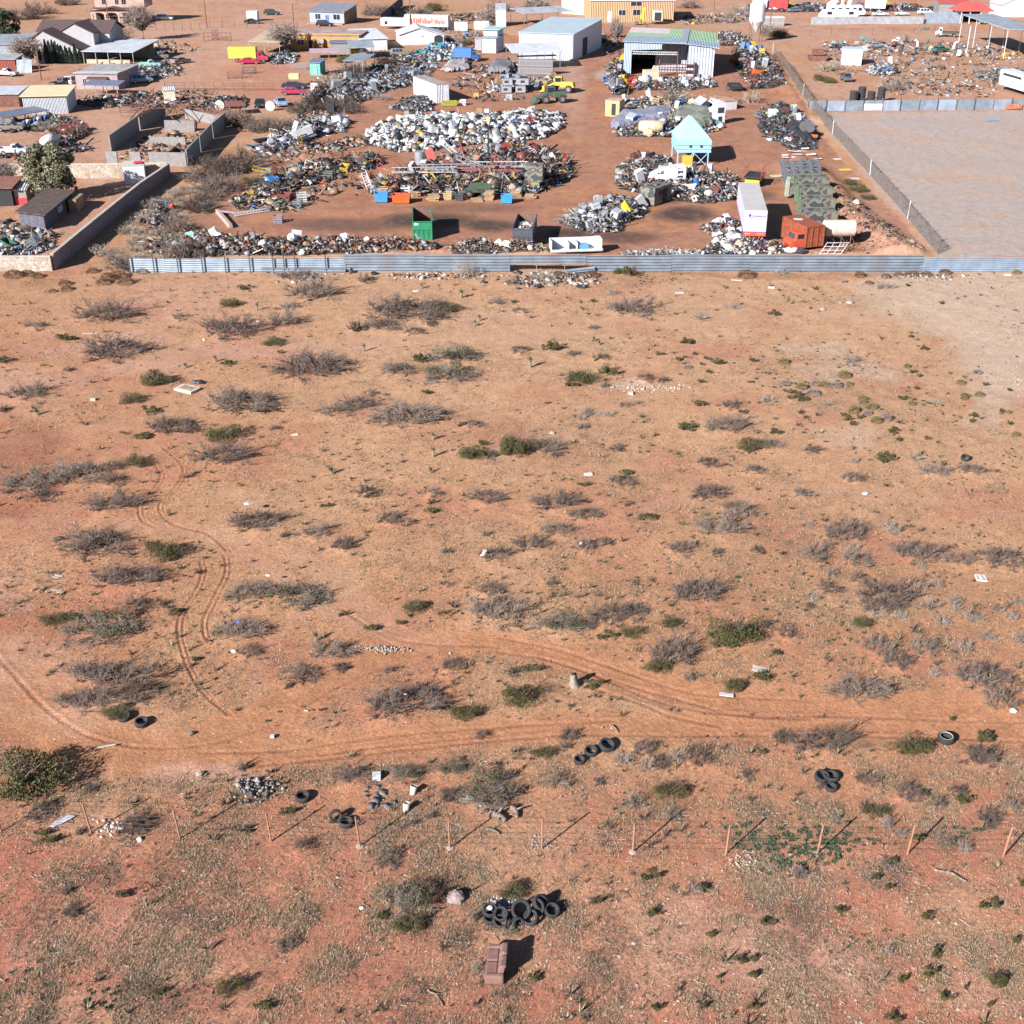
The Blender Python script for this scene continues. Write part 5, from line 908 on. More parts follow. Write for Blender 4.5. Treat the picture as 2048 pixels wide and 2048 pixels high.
for k in range(20): xx = 1.8+(W*.6-2)*k/20; m.tube((xx,-.15,4.3),(xx+.3,-.15,4.78),.03,4); m.tube((xx+.3,-.15,4.78),(xx+.55,-.15,4.3),.03,4)
P('truss', m, pm((.6,.6,.58),.7), t); P('downpipe', MB().box(W-.05,W+.15,-.3,-.12,0,5.4), WHT, t); P('shelf', MB().box(W*.4,W*.8,-1.3,-.4,2.4,2.5).box(W*.4,W*.8,-1.3,-.4,1.2,1.3).box(W*.4,W*.41,-1.3,-.4,0,3.4).box(W*.6,W*.61,-1.3,-.4,0,4.6).box(W*.79,W*.8,-1.3,-.4,0,3), RUSTR, t)
# silo
t = T('silo','white cone-bottomed silo on thin legs','silo',G(1510,84)); P('tank', MB().lathe([(.25,2.4),(1.95,5),(1.95,8.9),(1.2,9.5),(.2,9.7)], n=24), WHT, t, smooth=False)
for k in range(4): aa = .8+k*1.57; P('leg', MB().tube((2*math.cos(aa),2*math.sin(aa),0),(1.9*math.cos(aa),1.9*math.sin(aa),6),.08,6), RUSTR, t)
t, W = house('red_cargo_trailer','bright red cargo trailer at the top right','trailer',(1537,22),(1574,23),5,4.4,4.4,pm((.6,.03,.03),.5),pm((.6,.03,.03),.5),.02); P('rim', MB().box(-.05,W+.05,-.06,-.005,.6,.8), WHT, t)
house('white_van_box','white box body left of the red cargo trailer','box',(1509,22),(1533,22),5,3.6,3.6,WHT,WHT,.02); house('pallet_bin','pale slatted container below the red cargo trailer','container',(1528,52),(1568,52),3,2.2,2.2,pm((.35,.35,.34),.7,0,.1,1,0,.2,('Z',3,.8)),WHT,.02)
# right side lots
GATE = pm((.3,.36,.45),.6,.2,.12,.8,0,.2,('X',3,.6))
wallrun('sheet_fence','grey sheet-metal fence in front of the parked motorhome',[(1622,49),(1700,48),(1775,48),(1846,48)],2.0,.08,pm((.4,.42,.46),.6,.3,.15,.8,0,.4,('X',3,.6)),None,'fence'); wallrun('metal_gate','blue-grey metal gate right of the sheet fence',[(1848,47),(1920,46)],3.0,.1,GATE,None,'gate')
t, W = house('red_roof_house','grey house with a red roof','house',(1876,31),(1935,32),12,3.4,4.4,CMU,pm((.5,.09,.08),.7,0,.1,1,0,0,('X',3,.4)),.4)
p = G(1942,45); t = T('red_gazebo','red hip-roofed gazebo on white posts at the top right','gazebo',p); P('roof', MB().add([(-5.5,-3,3.3),(5.5,-3,3.3),(5.5,6,3.3),(-5.5,6,3.3),(-2,2,5.6),(2,2,5.6)],[(0,1,5,4),(1,2,5),(2,3,4,5),(3,0,4),(3,2,1,0)]), pm((.5,.09,.08),.7,0,.1,1,0,0,('X',3,.4)), t)
for x in (-4,-1.5,1.5,4): P('post', MB().box(x-.12,x+.12,-2.6,-2.36,0,3.3), WHT, t)
P('rear_wall', MB().box(-4,4,5,5.2,0,3.2), DARKM, t); t, W = gable('white_house','white gabled building at the top right corner','building',(2000,34),(2075,34),10,3.4,5.4,WHT,WHT,.4)
t, W = canopy('tall_blue_canopy','tall blue-grey sheet canopy on white posts at the right','x' and (2006,119),(2070,119),32,6.5,6.6,GALV,2,4,th=.2,post=WHT); P('post', MB().box(-6,-5.85,8,8.15,0,6.5), WHT, t)
p, a, W = fr((1995,178),(2080,204)); t = T('white_semi_trailer','white box trailer with a dark window strip at the right edge','trailer',p,a); P('box', MB().box(0,12,0,2.6,1.0,3.9), WHT, t); P('strip', MB().box(1.2,8,-.012,-.003,2.9,3.35), DARKM, t); P('rail', MB().box(.6,9,-.04,-.003,2.2,2.3), STEEL, t); P('leg', MB().box(1.2,1.35,.3,.45,0,1).box(1.2,1.35,2,2.15,0,1), STEEL, t)
t, W = house('white_container','white steel container among the junk of the right lot','container',(1683,130),(1722,131),5,3.3,3.3,pm((.6,.62,.68),.5,.1,.1,1,0,.15,('X',2,1)),pm((.5,.55,.62),.5,.1,.1,1,0,.2,('Y',2,1)),.03)
t = T('rusty_skip','rusty dark-red skip at the left of the right lot','skip',G(1634,121)); P('tub', MB().prism([(-2.2,1.1),(-1.7,0),(1.7,0),(2.4,1.1)], -1, 1), RUSTR, t); P('lid', MB().box(-1.2,1.2,-.9,.9,1.3,2.4), RUSTR, t)
# fences of the yard
def corr_panel(L, z0, z1, wl, amp, y=0.0):
    m = MB(); n = max(8, int((z1-z0)/wl*8)); v = []
    for k in range(n+1): z = z0+(z1-z0)*k/n; yy = y+amp*math.sin(2*math.pi*(z-z0)/wl); v += [(0, yy, z), (L, yy, z), (0, yy+.02, z), (L, yy+.02, z)]
    f = [(4*k, 4*k+1, 4*k+5, 4*k+4) for k in range(n)]+[(4*k+3, 4*k+2, 4*k+6, 4*k+7) for k in range(n)]+[(4*k+2, 4*k, 4*k+4, 4*k+6) for k in range(n)]+[(4*k+1, 4*k+3, 4*k+7, 4*k+5) for k in range(n)]
    return m.add(v, f)
CF1 = pm((.2,.235,.285), .45, .35, .22, .5, 0, .35); CF2 = pm((.24,.29,.35), .45, .35, .2, .8, 0, .5); CF3 = pm((.25,.31,.39), .45, .35, .2, .8, 0, .3); DPOST = pm((.07,.07,.08), .8)
cf = T('corrugated_fence','long grey corrugated metal fence between the field and the scrap yard','fence',G(1040,544)); o0 = cf.location.copy()
def panel(x0, x1, z0, z1, wl, amp, mat, yo=0, nm='panel', tilt=0, ypx=544.5):
    a = G(x0, ypx); b = G(x1, ypx); L = (b-a).length; R = random.Random(int(x0*3+z0*7)); tilt += R.uniform(-.003, .003); yo += R.uniform(-.04, .04); z1 += R.uniform(-.04, .04); o = P(nm, corr_panel(L, z0, z1, wl, amp), mat, cf); o.location = (a.x-o0.x, a.y-o0.y+yo, a.z-o0.z-.05); o.rotation_euler = (0, tilt, math.atan2(b.y-a.y, b.x-a.x)); return o
xs = [690,850,1020]; 
for a, b in zip(xs[:-1], xs[1:]): panel(a, b, 0, 1.02, .34, .07, CF1, .02); panel(a, b, .98, 2.02, .34, .07, CF1, -.02)
panel(1018, 1172, 1.02, 2.0, .34, .07, CF1, -.03); panel(1172, 1340, 1.02, 2.02, .34, .07, CF1, 0); panel(1186, 1342, 0, 1.04, .34, .07, CF1, 0); panel(1128, 1190, .0, .5, .34, .07, CF1, -.3, 'bent_panel', -.12)
for a, b in ((1340,1500),(1498,1672),(1670,1842)): panel(a, b, 0, 1.02, .34, .07, CF1, .03*(a % 3)); panel(a, b, .98, 2.02, .34, .07, CF1, -.03)
xs = [260,330,405,470,545,600,692]
for i, (a, b) in enumerate(zip(xs[:-1], xs[1:])): panel(a, b, 0, 1.62+.04*(i % 3), .24, .03, CF2, .04*(i % 2))
panel(525, 692, 0, .62, .34, .06, CF1, -.25, 'low_panel')
for a, b in ((1838,1925),(1924,2000),(1999,2075),(2074,2200)): panel(a, b, 0, 1.72, .24, .03, CF3, .03*(a % 2))
P('blue_stripe', MB().box(0,.22,-.06,-.045,.2,1.6), pm((.05,.25,.6),.6), cf).location = (at(1866,544).x-o0.x, -.0, 0); P('blue_patch', MB().box(0,1.2,-.06,-.045,1.0,1.62), pm((.14,.2,.4),.6,0,.5,6), cf).location = (at(1926,544).x-o0.x, 0, 0)
for x in (262,310,358,407,453,502,548,570,592,653): b = G(x, 545)-o0; P('post', MB().box(b.x-.06,b.x+.06,b.y-.22,b.y-.12,-.1,1.95), DPOST, cf)
for x in (1073,1129,1866,1928,1995,2048): b = G(x, 544)-o0; P('post', MB().box(b.x-.04,b.x+.04,b.y+.12,b.y+.2,-.1,2.15), STEEL, cf)
f2 = T('sheet_metal_fence','faded blue sheet-metal fence with posts behind the empty lot','fence',G(1830,222)); o0 = f2.location.copy(); xs = list(range(1614,2120,37))
for i, (a, b) in enumerate(zip(xs[:-1], xs[1:])):
    A_ = G(a, 223-(a-1614)*.008)-o0; B_ = G(b, 223-(b-1614)*.008)-o0; P('sheet', MB().quad((A_.x,A_.y,0),(B_.x-.02,B_.y,0),(B_.x-.02,B_.y,1.85),(A_.x,A_.y,1.85),.04), [CF3, pm((.3,.36,.46),.5,.3,.2,.7,0,.2), CF2][i % 3], f2); P('post', MB().box(A_.x-.08,A_.x+.04,A_.y-.2,A_.y-.1,-.1,2.3), DPOST if i % 2 else STEEL, f2)
P('white_sheet', MB().box(-.0,3.4,-.12,-.06,.1,1.25), WHT, f2).location = G(1726,222)-o0; P('rust_patch', MB().box(0,3,-.12,-.06,.2,1.0), pm((.4,.15,.08),.9,0,.4,2), f2).location = G(2010,220)-o0
def mesh_mat():
    m = bpy.data.materials.new('chain_link'); t, N, L = _nodes(m); b = N['Principled BSDF']; b.inputs['Base Color'].default_value = (.2,.175,.155,1); b.inputs['Roughness'].default_value = .6
    tc = N.new('ShaderNodeTexCoord'); w1 = N.new('ShaderNodeTexNoise'); w1.inputs['Scale'].default_value = 9; L.new(tc.outputs['Object'], w1.inputs['Vector']); c = N.new('ShaderNodeMath'); c.operation = 'GREATER_THAN'; c.inputs[1].default_value = .5; L.new(w1.outputs[0], c.inputs[0]); L.new(c.outputs[0], b.inputs['Alpha']); return m
CHAIN = mesh_mat(); fl = [(1546,106),(1580,160),(1617,216),(1650,252),(1694,300),(1740,350),(1785,400),(1830,455),(1876,510)]; t = T('chain_link_fence','chain-link fence with leaning posts along the right side of the scrap yard','fence',G(*fl[0])); o0 = t.location.copy(); fine_ = []
for a, b in zip(fl[:-1], fl[1:]): fine_ += [(a[0]+(b[0]-a[0])*k/3, a[1]+(b[1]-a[1])*k/3) for k in range(3)]
fine_.append(fl[-1])
for i, (a, b) in enumerate(zip(fine_[:-1], fine_[1:])):
    A_, B_ = G(*a)-o0, G(*b)-o0; P('mesh_panel', MB().quad(A_, B_, B_+Vector((0,0,1.8)), A_+Vector((0,0,1.8))), CHAIN, t); P('post', MB().tube(A_-Vector((0,0,.1)), A_+Vector(((i % 3-1)*.1,0,2.2)), .06, 6), pm((.14,.12,.11),.8) if i % 5 else WHT, t)
for (a, b, lab) in (((1620,72),(1950,66),'thin wire fence along the far dirt street at the right'),((420,56),(620,58),'thin post fence along the far dirt street at the left'),((260,62),(400,60),'thin post fence in front of the arched house')):
    A0, B0 = G(*a), G(*b); t = T('post_fence', lab, 'fence', A0); k = 8; m = MB()
    for i in range(k+1): q = A0.lerp(B0, i/k)-A0; P('post', MB().box(q.x-.06,q.x+.06,q.y-.06,q.y+.06,-.1,1.9), RUSTR, t)
    q = B0-A0; P('wire_strands', MB().tube((0,0,.9),(q.x,q.y,.9),.015,3).tube((0,0,1.6),(q.x,q.y,1.6),.015,3), STEEL, t)
t = T('dark_board_fence','tall dark blue board fence running back at the top','fence',G(762,50)); q = G(806,12)-t.location; P('boards', MB().quad((0,0,0),(q.x,q.y,0),(q.x,q.y,2.8),(0,0,2.8),.1), pm((.03,.04,.08),.8), t); P('cap_rail', MB().tube((0,0,2.85),(q.x,q.y,2.85),.06,4), RUSTR, t)
# stone walls at the left
wallrun('stone_wall','long pale cobblestone wall behind the big green tree',[(-40,357),(130,356),(240,355),(338,353)],1.9,.4,STONE,pm((.5,.45,.4),.95)); wallrun('stone_wall','pale cobblestone wall at the lower left corner of the town',[(-60,541),(30,541),(106,541)],1.55,.4,STONE,pm((.45,.4,.36),.95)); wallrun('block_wall','dark shaded block wall running diagonally to the stone wall corner',[(109,540),(165,493),(222,445),(282,395),(340,353)],1.75,.3,pm((.27,.21,.21),.95,0,.35,3,.6,.2),pm((.4,.36,.34),.95))
t = T('block_ruin','roofless grey block building with open window holes','ruin',G(215,329)); o0 = t.location.copy()
def wseg(a, b, z0, z1, m_=CMU, par=t, th=.25):
    A_, B_ = G(*a)-o0, G(*b)-o0; n = Vector((-(B_-A_).y, (B_-A_).x, 0)).normalized()*th/2; v = [A_-n,B_-n,B_+n,A_+n]; P('wall', MB().add([x+Vector((0,0,z0)) for x in v]+[x+Vector((0,0,z1)) for x in v], [(0,3,2,1),(4,5,6,7),(0,1,5,4),(1,2,6,5),(2,3,7,6),(3,0,4,7)]), m_, par)
wseg((215,329),(237,330),-.2,2); wseg((262,330),(284,331),-.2,2.0); wseg((300,331),(374,333),-.2,2.0); wseg((238,330),(261,330),-.2,.5); wseg((375,333),(400,305),-.2,2.4); wseg((401,304),(425,278),-.2,2.4); wseg((426,277),(452,255),-.2,2.4); wseg((222,304),(278,262),-.2,2.5); wseg((280,260),(330,233),-.2,2.5); wseg((331,262),(390,263),-.2,1.8); wseg((300,288),(372,290),-.2,1.2); wseg((453,254),(372,237),-.2,1.6)
m = MB()
for a, b, z0, z1 in (((285,262),(310,232),2,4.4),((310,232),(350,265),4.4,2.2),((262,268),(382,228),2.2,3.4),((262,268),(310,240),2.2,4.2),((275,255),(375,250),3,3),((290,240),(365,243),3.5,3.3),((335,262),(382,226),2.4,4.0)): m.tube(G(*a)-o0+Vector((0,0,z0)), G(*b)-o0+Vector((0,0,z1)), .09, 4)
P('rafters', m, RUSTR, t)
# sheds near the big tree
house('market_stall','brown-roofed open stall at the left edge by the tree','shed',(-20,413),(28,412),5,2.3,2.6,DARKM,pm((.2,.09,.07),.9,0,.3,2),.3); t, W = house('red_panel_shed','small shed with a red front panel at the big tree','shed',(32,410),(56,409),3,1.9,2.1,pm((.3,.28,.27),.9),ROOFM,.2); P('red_panel', MB().box(0,W,-.08,-.01,0,.9), pm((.55,.05,.06),.6), t)
t, W = house('plank_shed','weathered plank shed beside the big tree, brown roof on its far side','shed',(92,462),(148,414),2.9,1.9,2.3,pm((.13,.13,.17),.9,0,.3,3,.3,0,('X',4,.7)),pm((.11,.075,.065),.9,0,.4,2,.3),.3); P('loft_hatch', MB().box(W*.45,W*.6,-.1,-.01,.8,1.5), pm((.3,.32,.4),.7), t); P('wood_rack', MB().box(W*.75,W*1.05,-1.3,-.3,0,1.6), WOODP, t)
t, W = house('white_camper','white box trailer with a red patch on its roof behind the stone wall','trailer',(250,368),(292,366),2.6,2.1,2.2,WHT,pm((.45,.42,.38),.9,0,.2,2),.05); P('roof_patch', MB().prism([(W*.5,.3),(W*.95,.3),(W*.9,1.8),(W*.55,1.6)], 2.4, 2.46, 'z'), pm((.6,.03,.06),.7), t); t.location.z += .3
t = T('tank_trailer','white oval water tank on a trailer with a red stripe','tank',G(103,300),-.1); P('tank', MB().lathe([(.3,-1.7),(.95,-1.6),(1.0,0),(.95,1.6),(.3,1.7)], (0,0,1.4), 16, 'y'), WHT, t, smooth=True); P('red_stripe', MB().box(-1.02,1.02,-1.4,1.4,1.38,1.48), pm((.6,.05,.05),.6), t)
for sx in (-.8,.8): P('wheel', MB().lathe([(.38,-.12),(.38,.12)], (sx,.2,.38), 12, 'x'), RUB, t)
# ---------------------------------------------------------------- trees
def tree(name, label, px, py, R, H, base, n=9000, leaf=.05, trunk_h=.35, seed=1):
    t = T(name, label, 'tree', G(px, py)); Rr = random.Random(seed); m = MB(); m.tube((0,0,-.1),(0,.05,H*trunk_h),.26,8,.18); 
    for k in range(9): a = k*.7+Rr.random(); e = Vector((math.cos(a)*R*.6, math.sin(a)*R*.6, H*Rr.uniform(.55,.85))); mid = Vector((e.x*.4, e.y*.4, H*.45)); m.tube((0,.05,H*trunk_h*.8), mid, .12, 6, .08); m.tube(mid, e, .08, 5, .03)
    P('trunk', m, TRUNK, t); g = np.random.default_rng(seed); K = 60; a = g.uniform(0, 6.283, K); zc = g.uniform(.2, .95, K); rr = np.sqrt(g.uniform(.05, 1, K))*np.sqrt(np.clip(1-((zc-.42)/.62)**2, .05, 1))
    cx = np.stack([rr*np.cos(a)*R*.85, rr*np.sin(a)*R*.85, zc*H], 1); k = g.integers(0, K, n); d = g.normal(0, 1, (n, 3)); d /= np.linalg.norm(d, axis=1)[:, None]; c = cx[k]+d*(g.uniform(.5, 1, n)**.5*g.uniform(.14, .26, K)[k]*R)[:, None]*np.array([1,1,.85])
    u = g.normal(0, 1, (n, 3)); u /= np.linalg.norm(u, axis=1)[:, None]; w_ = np.cross(u, g.normal(0, 1, (n, 3))); w_ /= np.linalg.norm(w_, axis=1)[:, None]; s = leaf*R*g.uniform(.6, 1.4, n)[:, None]
    v = np.stack([c-u*s, c+w_*s*.5, c+u*s, c-w_*s*.5], 1).reshape(-1, 3); col = np.array([base])*g.uniform(.65, 1.4, n)[:, None]*(.8+.4*g.random(K)[k])[:, None]; P('crown', npmesh('crown', v, np.arange(4*n).reshape(n, 4), LEAF, np.repeat(col, 4, 0)), None, t)
tree('broad_tree','big round grey-green tree behind the plank shed',108,398,4.1,7.0,(.14,.135,.08),11000,.045); tree('dark_tree','dark green tree at the top left edge',8,92,5,8.5,(.05,.075,.04),7000,.05,.2,5)
BARE = [twigs(500+i, 46, .1, 2, .022, 2.2).mesh('branches') for i in range(2)]
for b_ in BARE: norm(b_)
PALEB = pm((.24,.19,.17),.9,0,.2,3)
def baretree(px, py, R, H, label, trunk=True, mat=None, i=0, nm='bare_tree'):
    t = T(nm, label, 'tree' if trunk else 'shrub', G(px, py)); th = H*.3 if trunk else 0
    if trunk: P('trunk', MB().tube((0,0,-.1),(.1,0,th+.2),.17,6,.12), mat or PALEB, t)
    o = P('branches', BARE[i % 2], mat or PALEB, t); o.location = (0,0,th); o.scale = (R, R, H-th)
baretree(287,80,3.2,8,'tall bare pale tree in front of the arched house'); baretree(56,131,3,5.5,'bare pale tree in front of the cypresses',i=1); baretree(230,85,4.5,3.5,'wide leafless shrub beside the brown-roofed house',False,BARK); baretree(570,106,3.4,6,'bare dark tree in front of the tan canopy',True,BARK,1); baretree(13,374,1.8,3.2,'small bare pink-grey tree left of the big round tree',True,PALEB)
baretree(984,50,3.2,4.6,'reddish bare bush beside the tall white box',False,pm((.24,.15,.14),.9),1); baretree(1075,24,4,4,'reddish bare bush behind the grey canopy',False,pm((.24,.15,.14),.9)); baretree(1234,75,1.6,4.5,'thin bare red twigs left of the blue-green warehouse',False,pm((.24,.13,.11),.9)); baretree(1540,72,2.6,2.6,'dry tan bush right of the silo',False,pm((.3,.25,.18),.9))
for px, py, w, k in ((760,30,60,'d'),(80,28,60,'d'),(50,38,70,'d'),(140,10,40,'d'),(125,8,26,'g'),(870,22,40,'g'),(840,32,50,'d'),(1000,22,50,'d'),(1380,16,40,'d'),(1480,28,50,'p'),(1460,36,30,'p'),(1345,36,40,'p'),(1560,75,40,'g'),(1850,60,30,'p'),(1500,205,60,'p'),(1420,212,60,'p'),(1655,140,50,'p'),(1660,165,26,'g'),(1640,160,30,'g'),(1870,135,30,'p'),(700,150,60,'d'),(690,125,34,'g'),(712,140,40,'d'),(640,215,70,'d'),(600,225,60,'d'),(560,260,70,'d'),(520,262,60,'d'),(690,215,60,'d'),(700,225,50,'d'),(470,340,110,'d'),(430,350,80,'d'),(440,380,90,'d'),(410,400,60,'d'),(400,420,70,'d'),(505,367,36,'g'),(370,520,110,'d'),(250,535,60,'d'),(150,270,60,'d'),(100,262,50,'p'),(935,90,26,'g'),(1240,545,34,'g'),(760,200,40,'p'),(360,460,60,'d'),(395,360,60,'d'),(480,250,80,'d'),(410,330,60,'d'),(1700,372,30,'g'),(1715,385,34,'g'),(1735,400,26,'g'),(1350,210,80,'p'),(655,165,50,'p'),(1960,150,40,'p'),(1780,180,60,'p'),(350,500,60,'p')):
    _n[0] += 1; s_ = S(py); W = w/s_; t = G(px, py); Rr = random.Random(_n[0])
    if k == 'g': o = T('green_bush','x','bush',t,0,'green bushes in the town and yard'); lf, st = Rr.choice(CREO); P('foliage', lf, None, o); P('stems', st, TRUNK, o); look = 'green bush'
    else: o = P('dry_shrub', Rr.choice(DEAD if k == 'd' else STRAW), BARK if k == 'd' else BARKPALE); o.location = t; tag(o, 'x', 'shrub', 'dry shrubs in the town and yard'); look = 'grey leafless shrub' if k == 'd' else 'dry tan bush'
    o.scale = (W/2, W/2, W*.33); o.rotation_euler = (0, 0, Rr.uniform(0, 6)); autolabel(o, look, px, py)
# tan brush between the diagonal wall and the scrap yard
for i in range(46):
    Rr = random.Random(900+i); q = Rr.random(); px = 150+q*190+Rr.uniform(10, 95)*(1.2-q*.5); py = 532-q*150+Rr.uniform(-14, 10)
    o = P('tan_brush', Rr.choice(STRAW), pm((.23,.13,.075),.95,0,.3,3)); w_ = Rr.uniform(1.2, 2.8); o.location = G(px, py); o.scale = (w_/2*1.2, w_/2, w_*.35); o.rotation_euler = (0,0,Rr.uniform(0,6)); tag(o, 'low tan dry brush in the strip between the block wall and the scrap yard', 'brush', 'tan brush in the strip by the block wall')
# ---------------------------------------------------------------- vehicles
def wheel(t, x, y, r, w_=.24):
    o = P('wheel', MB().lathe([(r*.7,-w_/2),(r,-w_/2*.8),(r,w_/2*.8),(r*.7,w_/2)], (x, y, r), 14, 'y'), RUB, t, smooth=False); P('rim', MB().lathe([(r*.55,-w_/2-.012),(r*.55,w_/2+.012)], (x, y, r), 10, 'y'), CHR, o)
def car(kind, label, px, py, az, col, L=4.6, Wd=1.8, cat=None, group=None, bed=None):
    "car pointing along local +x"
    t = T({'suv':'suv','sedan':'sedan_car','pickup':'pickup_truck','van':'minivan'}[kind], label, cat or {'suv':'SUV','sedan':'car','pickup':'pickup','van':'van'}[kind], G(px, py), az, group); m = pm(col, .35, .1, .06, 1, 0, .08); h = L/2; w2 = Wd/2
    low = [(-h,.35),(h*.96,.35),(h,.6),(h*.95,.85),(h*.5,.98),(-h*.98,1.0),(-h,.7)]
    top = {'suv': [(-h*.93,1.0),(h*.42,.98),(h*.12,1.62),(-h*.3,1.7),(-h*.85,1.66)], 'sedan': [(-h*.72,1.0),(h*.42,.98),(h*.1,1.4),(-h*.35,1.42)], 'pickup': [(-h*.12,1.0),(h*.45,.98),(h*.25,1.58),(-h*.05,1.62)], 'van': [(-h*.95,1.0),(h*.75,.95),(h*.3,1.75),(-h*.9,1.8)]}[kind]
    if kind == 'pickup':
        P('body', MB().prism([(-h*.12,.35)]+low[1:5]+[(-h*.12,.99)], -w2, w2), m, t, bevel=.06); b = P('bed', MB().box(-h,-h*.13,-w2,w2,.4,.55).box(-h,-h*.13,-w2,-w2+.08,.56,1.0).box(-h,-h*.13,w2-.08,w2,.56,1.0).box(-h,-h+.08,-w2+.081,w2-.081,.56,1.0), m, t)
    else: P('body', MB().prism(low, -w2, w2), m, t, bevel=.08)
    mb = MB(); k = len(top); ins = .14; v = [(x, -w2*.96 if z < 1.2 else -w2*.78, z) for x, z in top]+[(x, w2*.96 if z < 1.2 else w2*.78, z) for x, z in top]; mb.add(v, [tuple(range(k))[::-1], tuple(range(k, 2*k))]+[(i, (i+1) % k, k+(i+1) % k, k+i) for i in range(k)]); P('cabin', mb, m, t, bevel=.04)
    ztop = max(z for _, z in top); x0 = min(x for x, _ in top)+.25; x1 = [x for x, z in top if z > 1.2][0]-.02; n = 3 if kind in ('suv','van') else 2 if kind == 'sedan' else 1
    for s in (-1, 1):
        for i in range(n):
            a = x0+.1+(x1+.25-x0)*i/n; b = x0+(x1+.25-x0)*(i+1)/n; ya, yb = s*(w2*.945+.0), s*(w2*.82); P('window', MB().add([(a,ya+s*.02,1.08),(b,ya+s*.02,1.08),(b-.12,yb+s*.015,ztop-.12),(a+.05,yb+s*.015,ztop-.12)], [(0,1,2,3)]), GLASS, t)
    tf = [p for p in top if p[1] < 1.2][1]; tt = [p for p in top if p[1] > 1.2][0]; P('windscreen', MB().add([(tf[0]-.02+.03,-w2*.82,tf[1]+.08),(tf[0]+.01,w2*.82,tf[1]+.08),(tt[0]+.07,w2*.7,tt[1]-.05),(tt[0]+.07,-w2*.7,tt[1]-.05)], [(0,1,2,3)]), GLASS, t)
    bf = top[0]; bt = top[-1]; P('rear_window', MB().add([(bf[0]-.02,-w2*.8,bf[1]+.12),(bf[0]-.02,w2*.8,bf[1]+.12),(bt[0]-.05,w2*.68,bt[1]-.08),(bt[0]-.05,-w2*.68,bt[1]-.08)], [(3,2,1,0)]), GLASS, t)
    for x in (-h*.62, h*.64):
        for s in (-1, 1): wheel(t, x, s*(w2-.1), .36)
    for s in (-1, 1): P('headlight', MB().box(h*.955,h*1.0,s*w2*.75-.16,s*w2*.75+.16,.62,.78), CHR, t); P('tail_light', MB().box(-h*1.01,-h*.985,s*w2*.78-.12,s*w2*.78+.12,.7,.9), pm((.4,.02,.02),.4), t)
    return t
car('suv','white SUV parked right of the arched house',330,40,.05,(.55,.56,.6),4.9); car('suv','dark green-black SUV alone on the far dirt lot',544,30,-.08,(.02,.03,.03),4.8); car('suv','black SUV parked in front of the small pale blue house',650,53,-.1,(.012,.014,.018),4.9); car('pickup','silver pickup parked by the rusty red shed',12,152,-.12,(.4,.4,.42),5.4)
car('pickup','dark pickup with an open loaded bed, seen from behind',123,172,1.1,(.1,.1,.12),5.2); car('van','white minivan left of the pink house',148,168,1.35,(.52,.52,.55),4.6); car('van','grey-blue minivan in the shade of the pink house',283,166,.5,(.22,.28,.4),4.7); car('pickup','old turquoise pickup by the white carport',300,134,.1,(.25,.45,.42),5.2); car('sedan','grey-beige sedan alone on the dirt, right of the carport',362,127,.9,(.22,.21,.2),4.7)
car('sedan','black car seen from the front, left of the blue one',520,214,-1.45,(.02,.035,.035),4.4); car('pickup','light blue pickup seen from the front beside the black car',562,212,-1.2,(.25,.35,.5),4.6); car('sedan','shiny dark car wreck, rear one of the two beside the plank heap',590,178,.05,(.03,.03,.06),5.2); car('sedan','magenta red car wreck under a yellow tub',588,190,.03,(.35,.03,.09),4.9); car('sedan','crimson car half buried by the yellow box truck',500,128,.05,(.35,.02,.06),4.8); car('sedan','white sedan parked beside the motorhome',1760,32,.05,(.52,.52,.55),4.8); car('sedan','white small car right of the white sedan',1803,31,.02,(.52,.52,.55),4); car('van','white minivan with green door near the red-roofed house',1850,29,.1,(.6,.7,.68),4.6); car('pickup','dark blue flatbed at the top right corner of the lots',1612,15,.1,(.04,.06,.12),6); car('pickup','small dark pickup wreck behind the tyre stacks',1692,162,-1.5,(.1,.11,.13),3.6,1.6)
car('sedan','grey car at the left of the low panel rack',24,258,.1,(.3,.33,.36),4); car('pickup','black car in the shade right of the pale warehouse',1207,83,1.5,(.02,.02,.025),4.6); car('sedan','blue covered car beside the white semi trailer row',1968,42,.1,(.05,.1,.3),4); car('pickup','white cab pickup half hidden behind the big tree',29,308,.05,(.52,.52,.55),4.4)
def boxtruck(label, px, py, az, cabc, boxc, L=6.5, Hh=3.3, openr=False):
    t = T('box_truck', label, 'truck', G(px, py), az); P('cargo_box', MB().box(-L/2,L*.2,-1.15,1.15,.9,Hh), pm(boxc,.6,0,.08,1,0,.15), t, bevel=.03); c = P('cab', MB().prism([(L*.22,.5),(L*.5,.5),(L*.5,1.25),(L*.4,1.4),(L*.34,2.3),(L*.22,2.35)], -1.0, 1.0), pm(cabc,.4), t, bevel=.06); P('windscreen', MB().add([(L*.405,-.85,1.5),(L*.405,.85,1.5),(L*.352,.85,2.2),(L*.352,-.85,2.2)],[(0,1,2,3)]), GLASS, t)
    for s in (-1, 1): P('window', MB().box(L*.25,L*.34,s*1.0-.01,s*1.0+.01,1.5,2.1), GLASS, t)
    for x in (-L*.3, L*.38):
        for s in (-1, 1): wheel(t, x, s*.95, .45)
    if openr: P('open_rear', MB().box(-L/2-.01,-L/2-.003,-1,1,1,Hh-.2), DARKM, t)
    return t
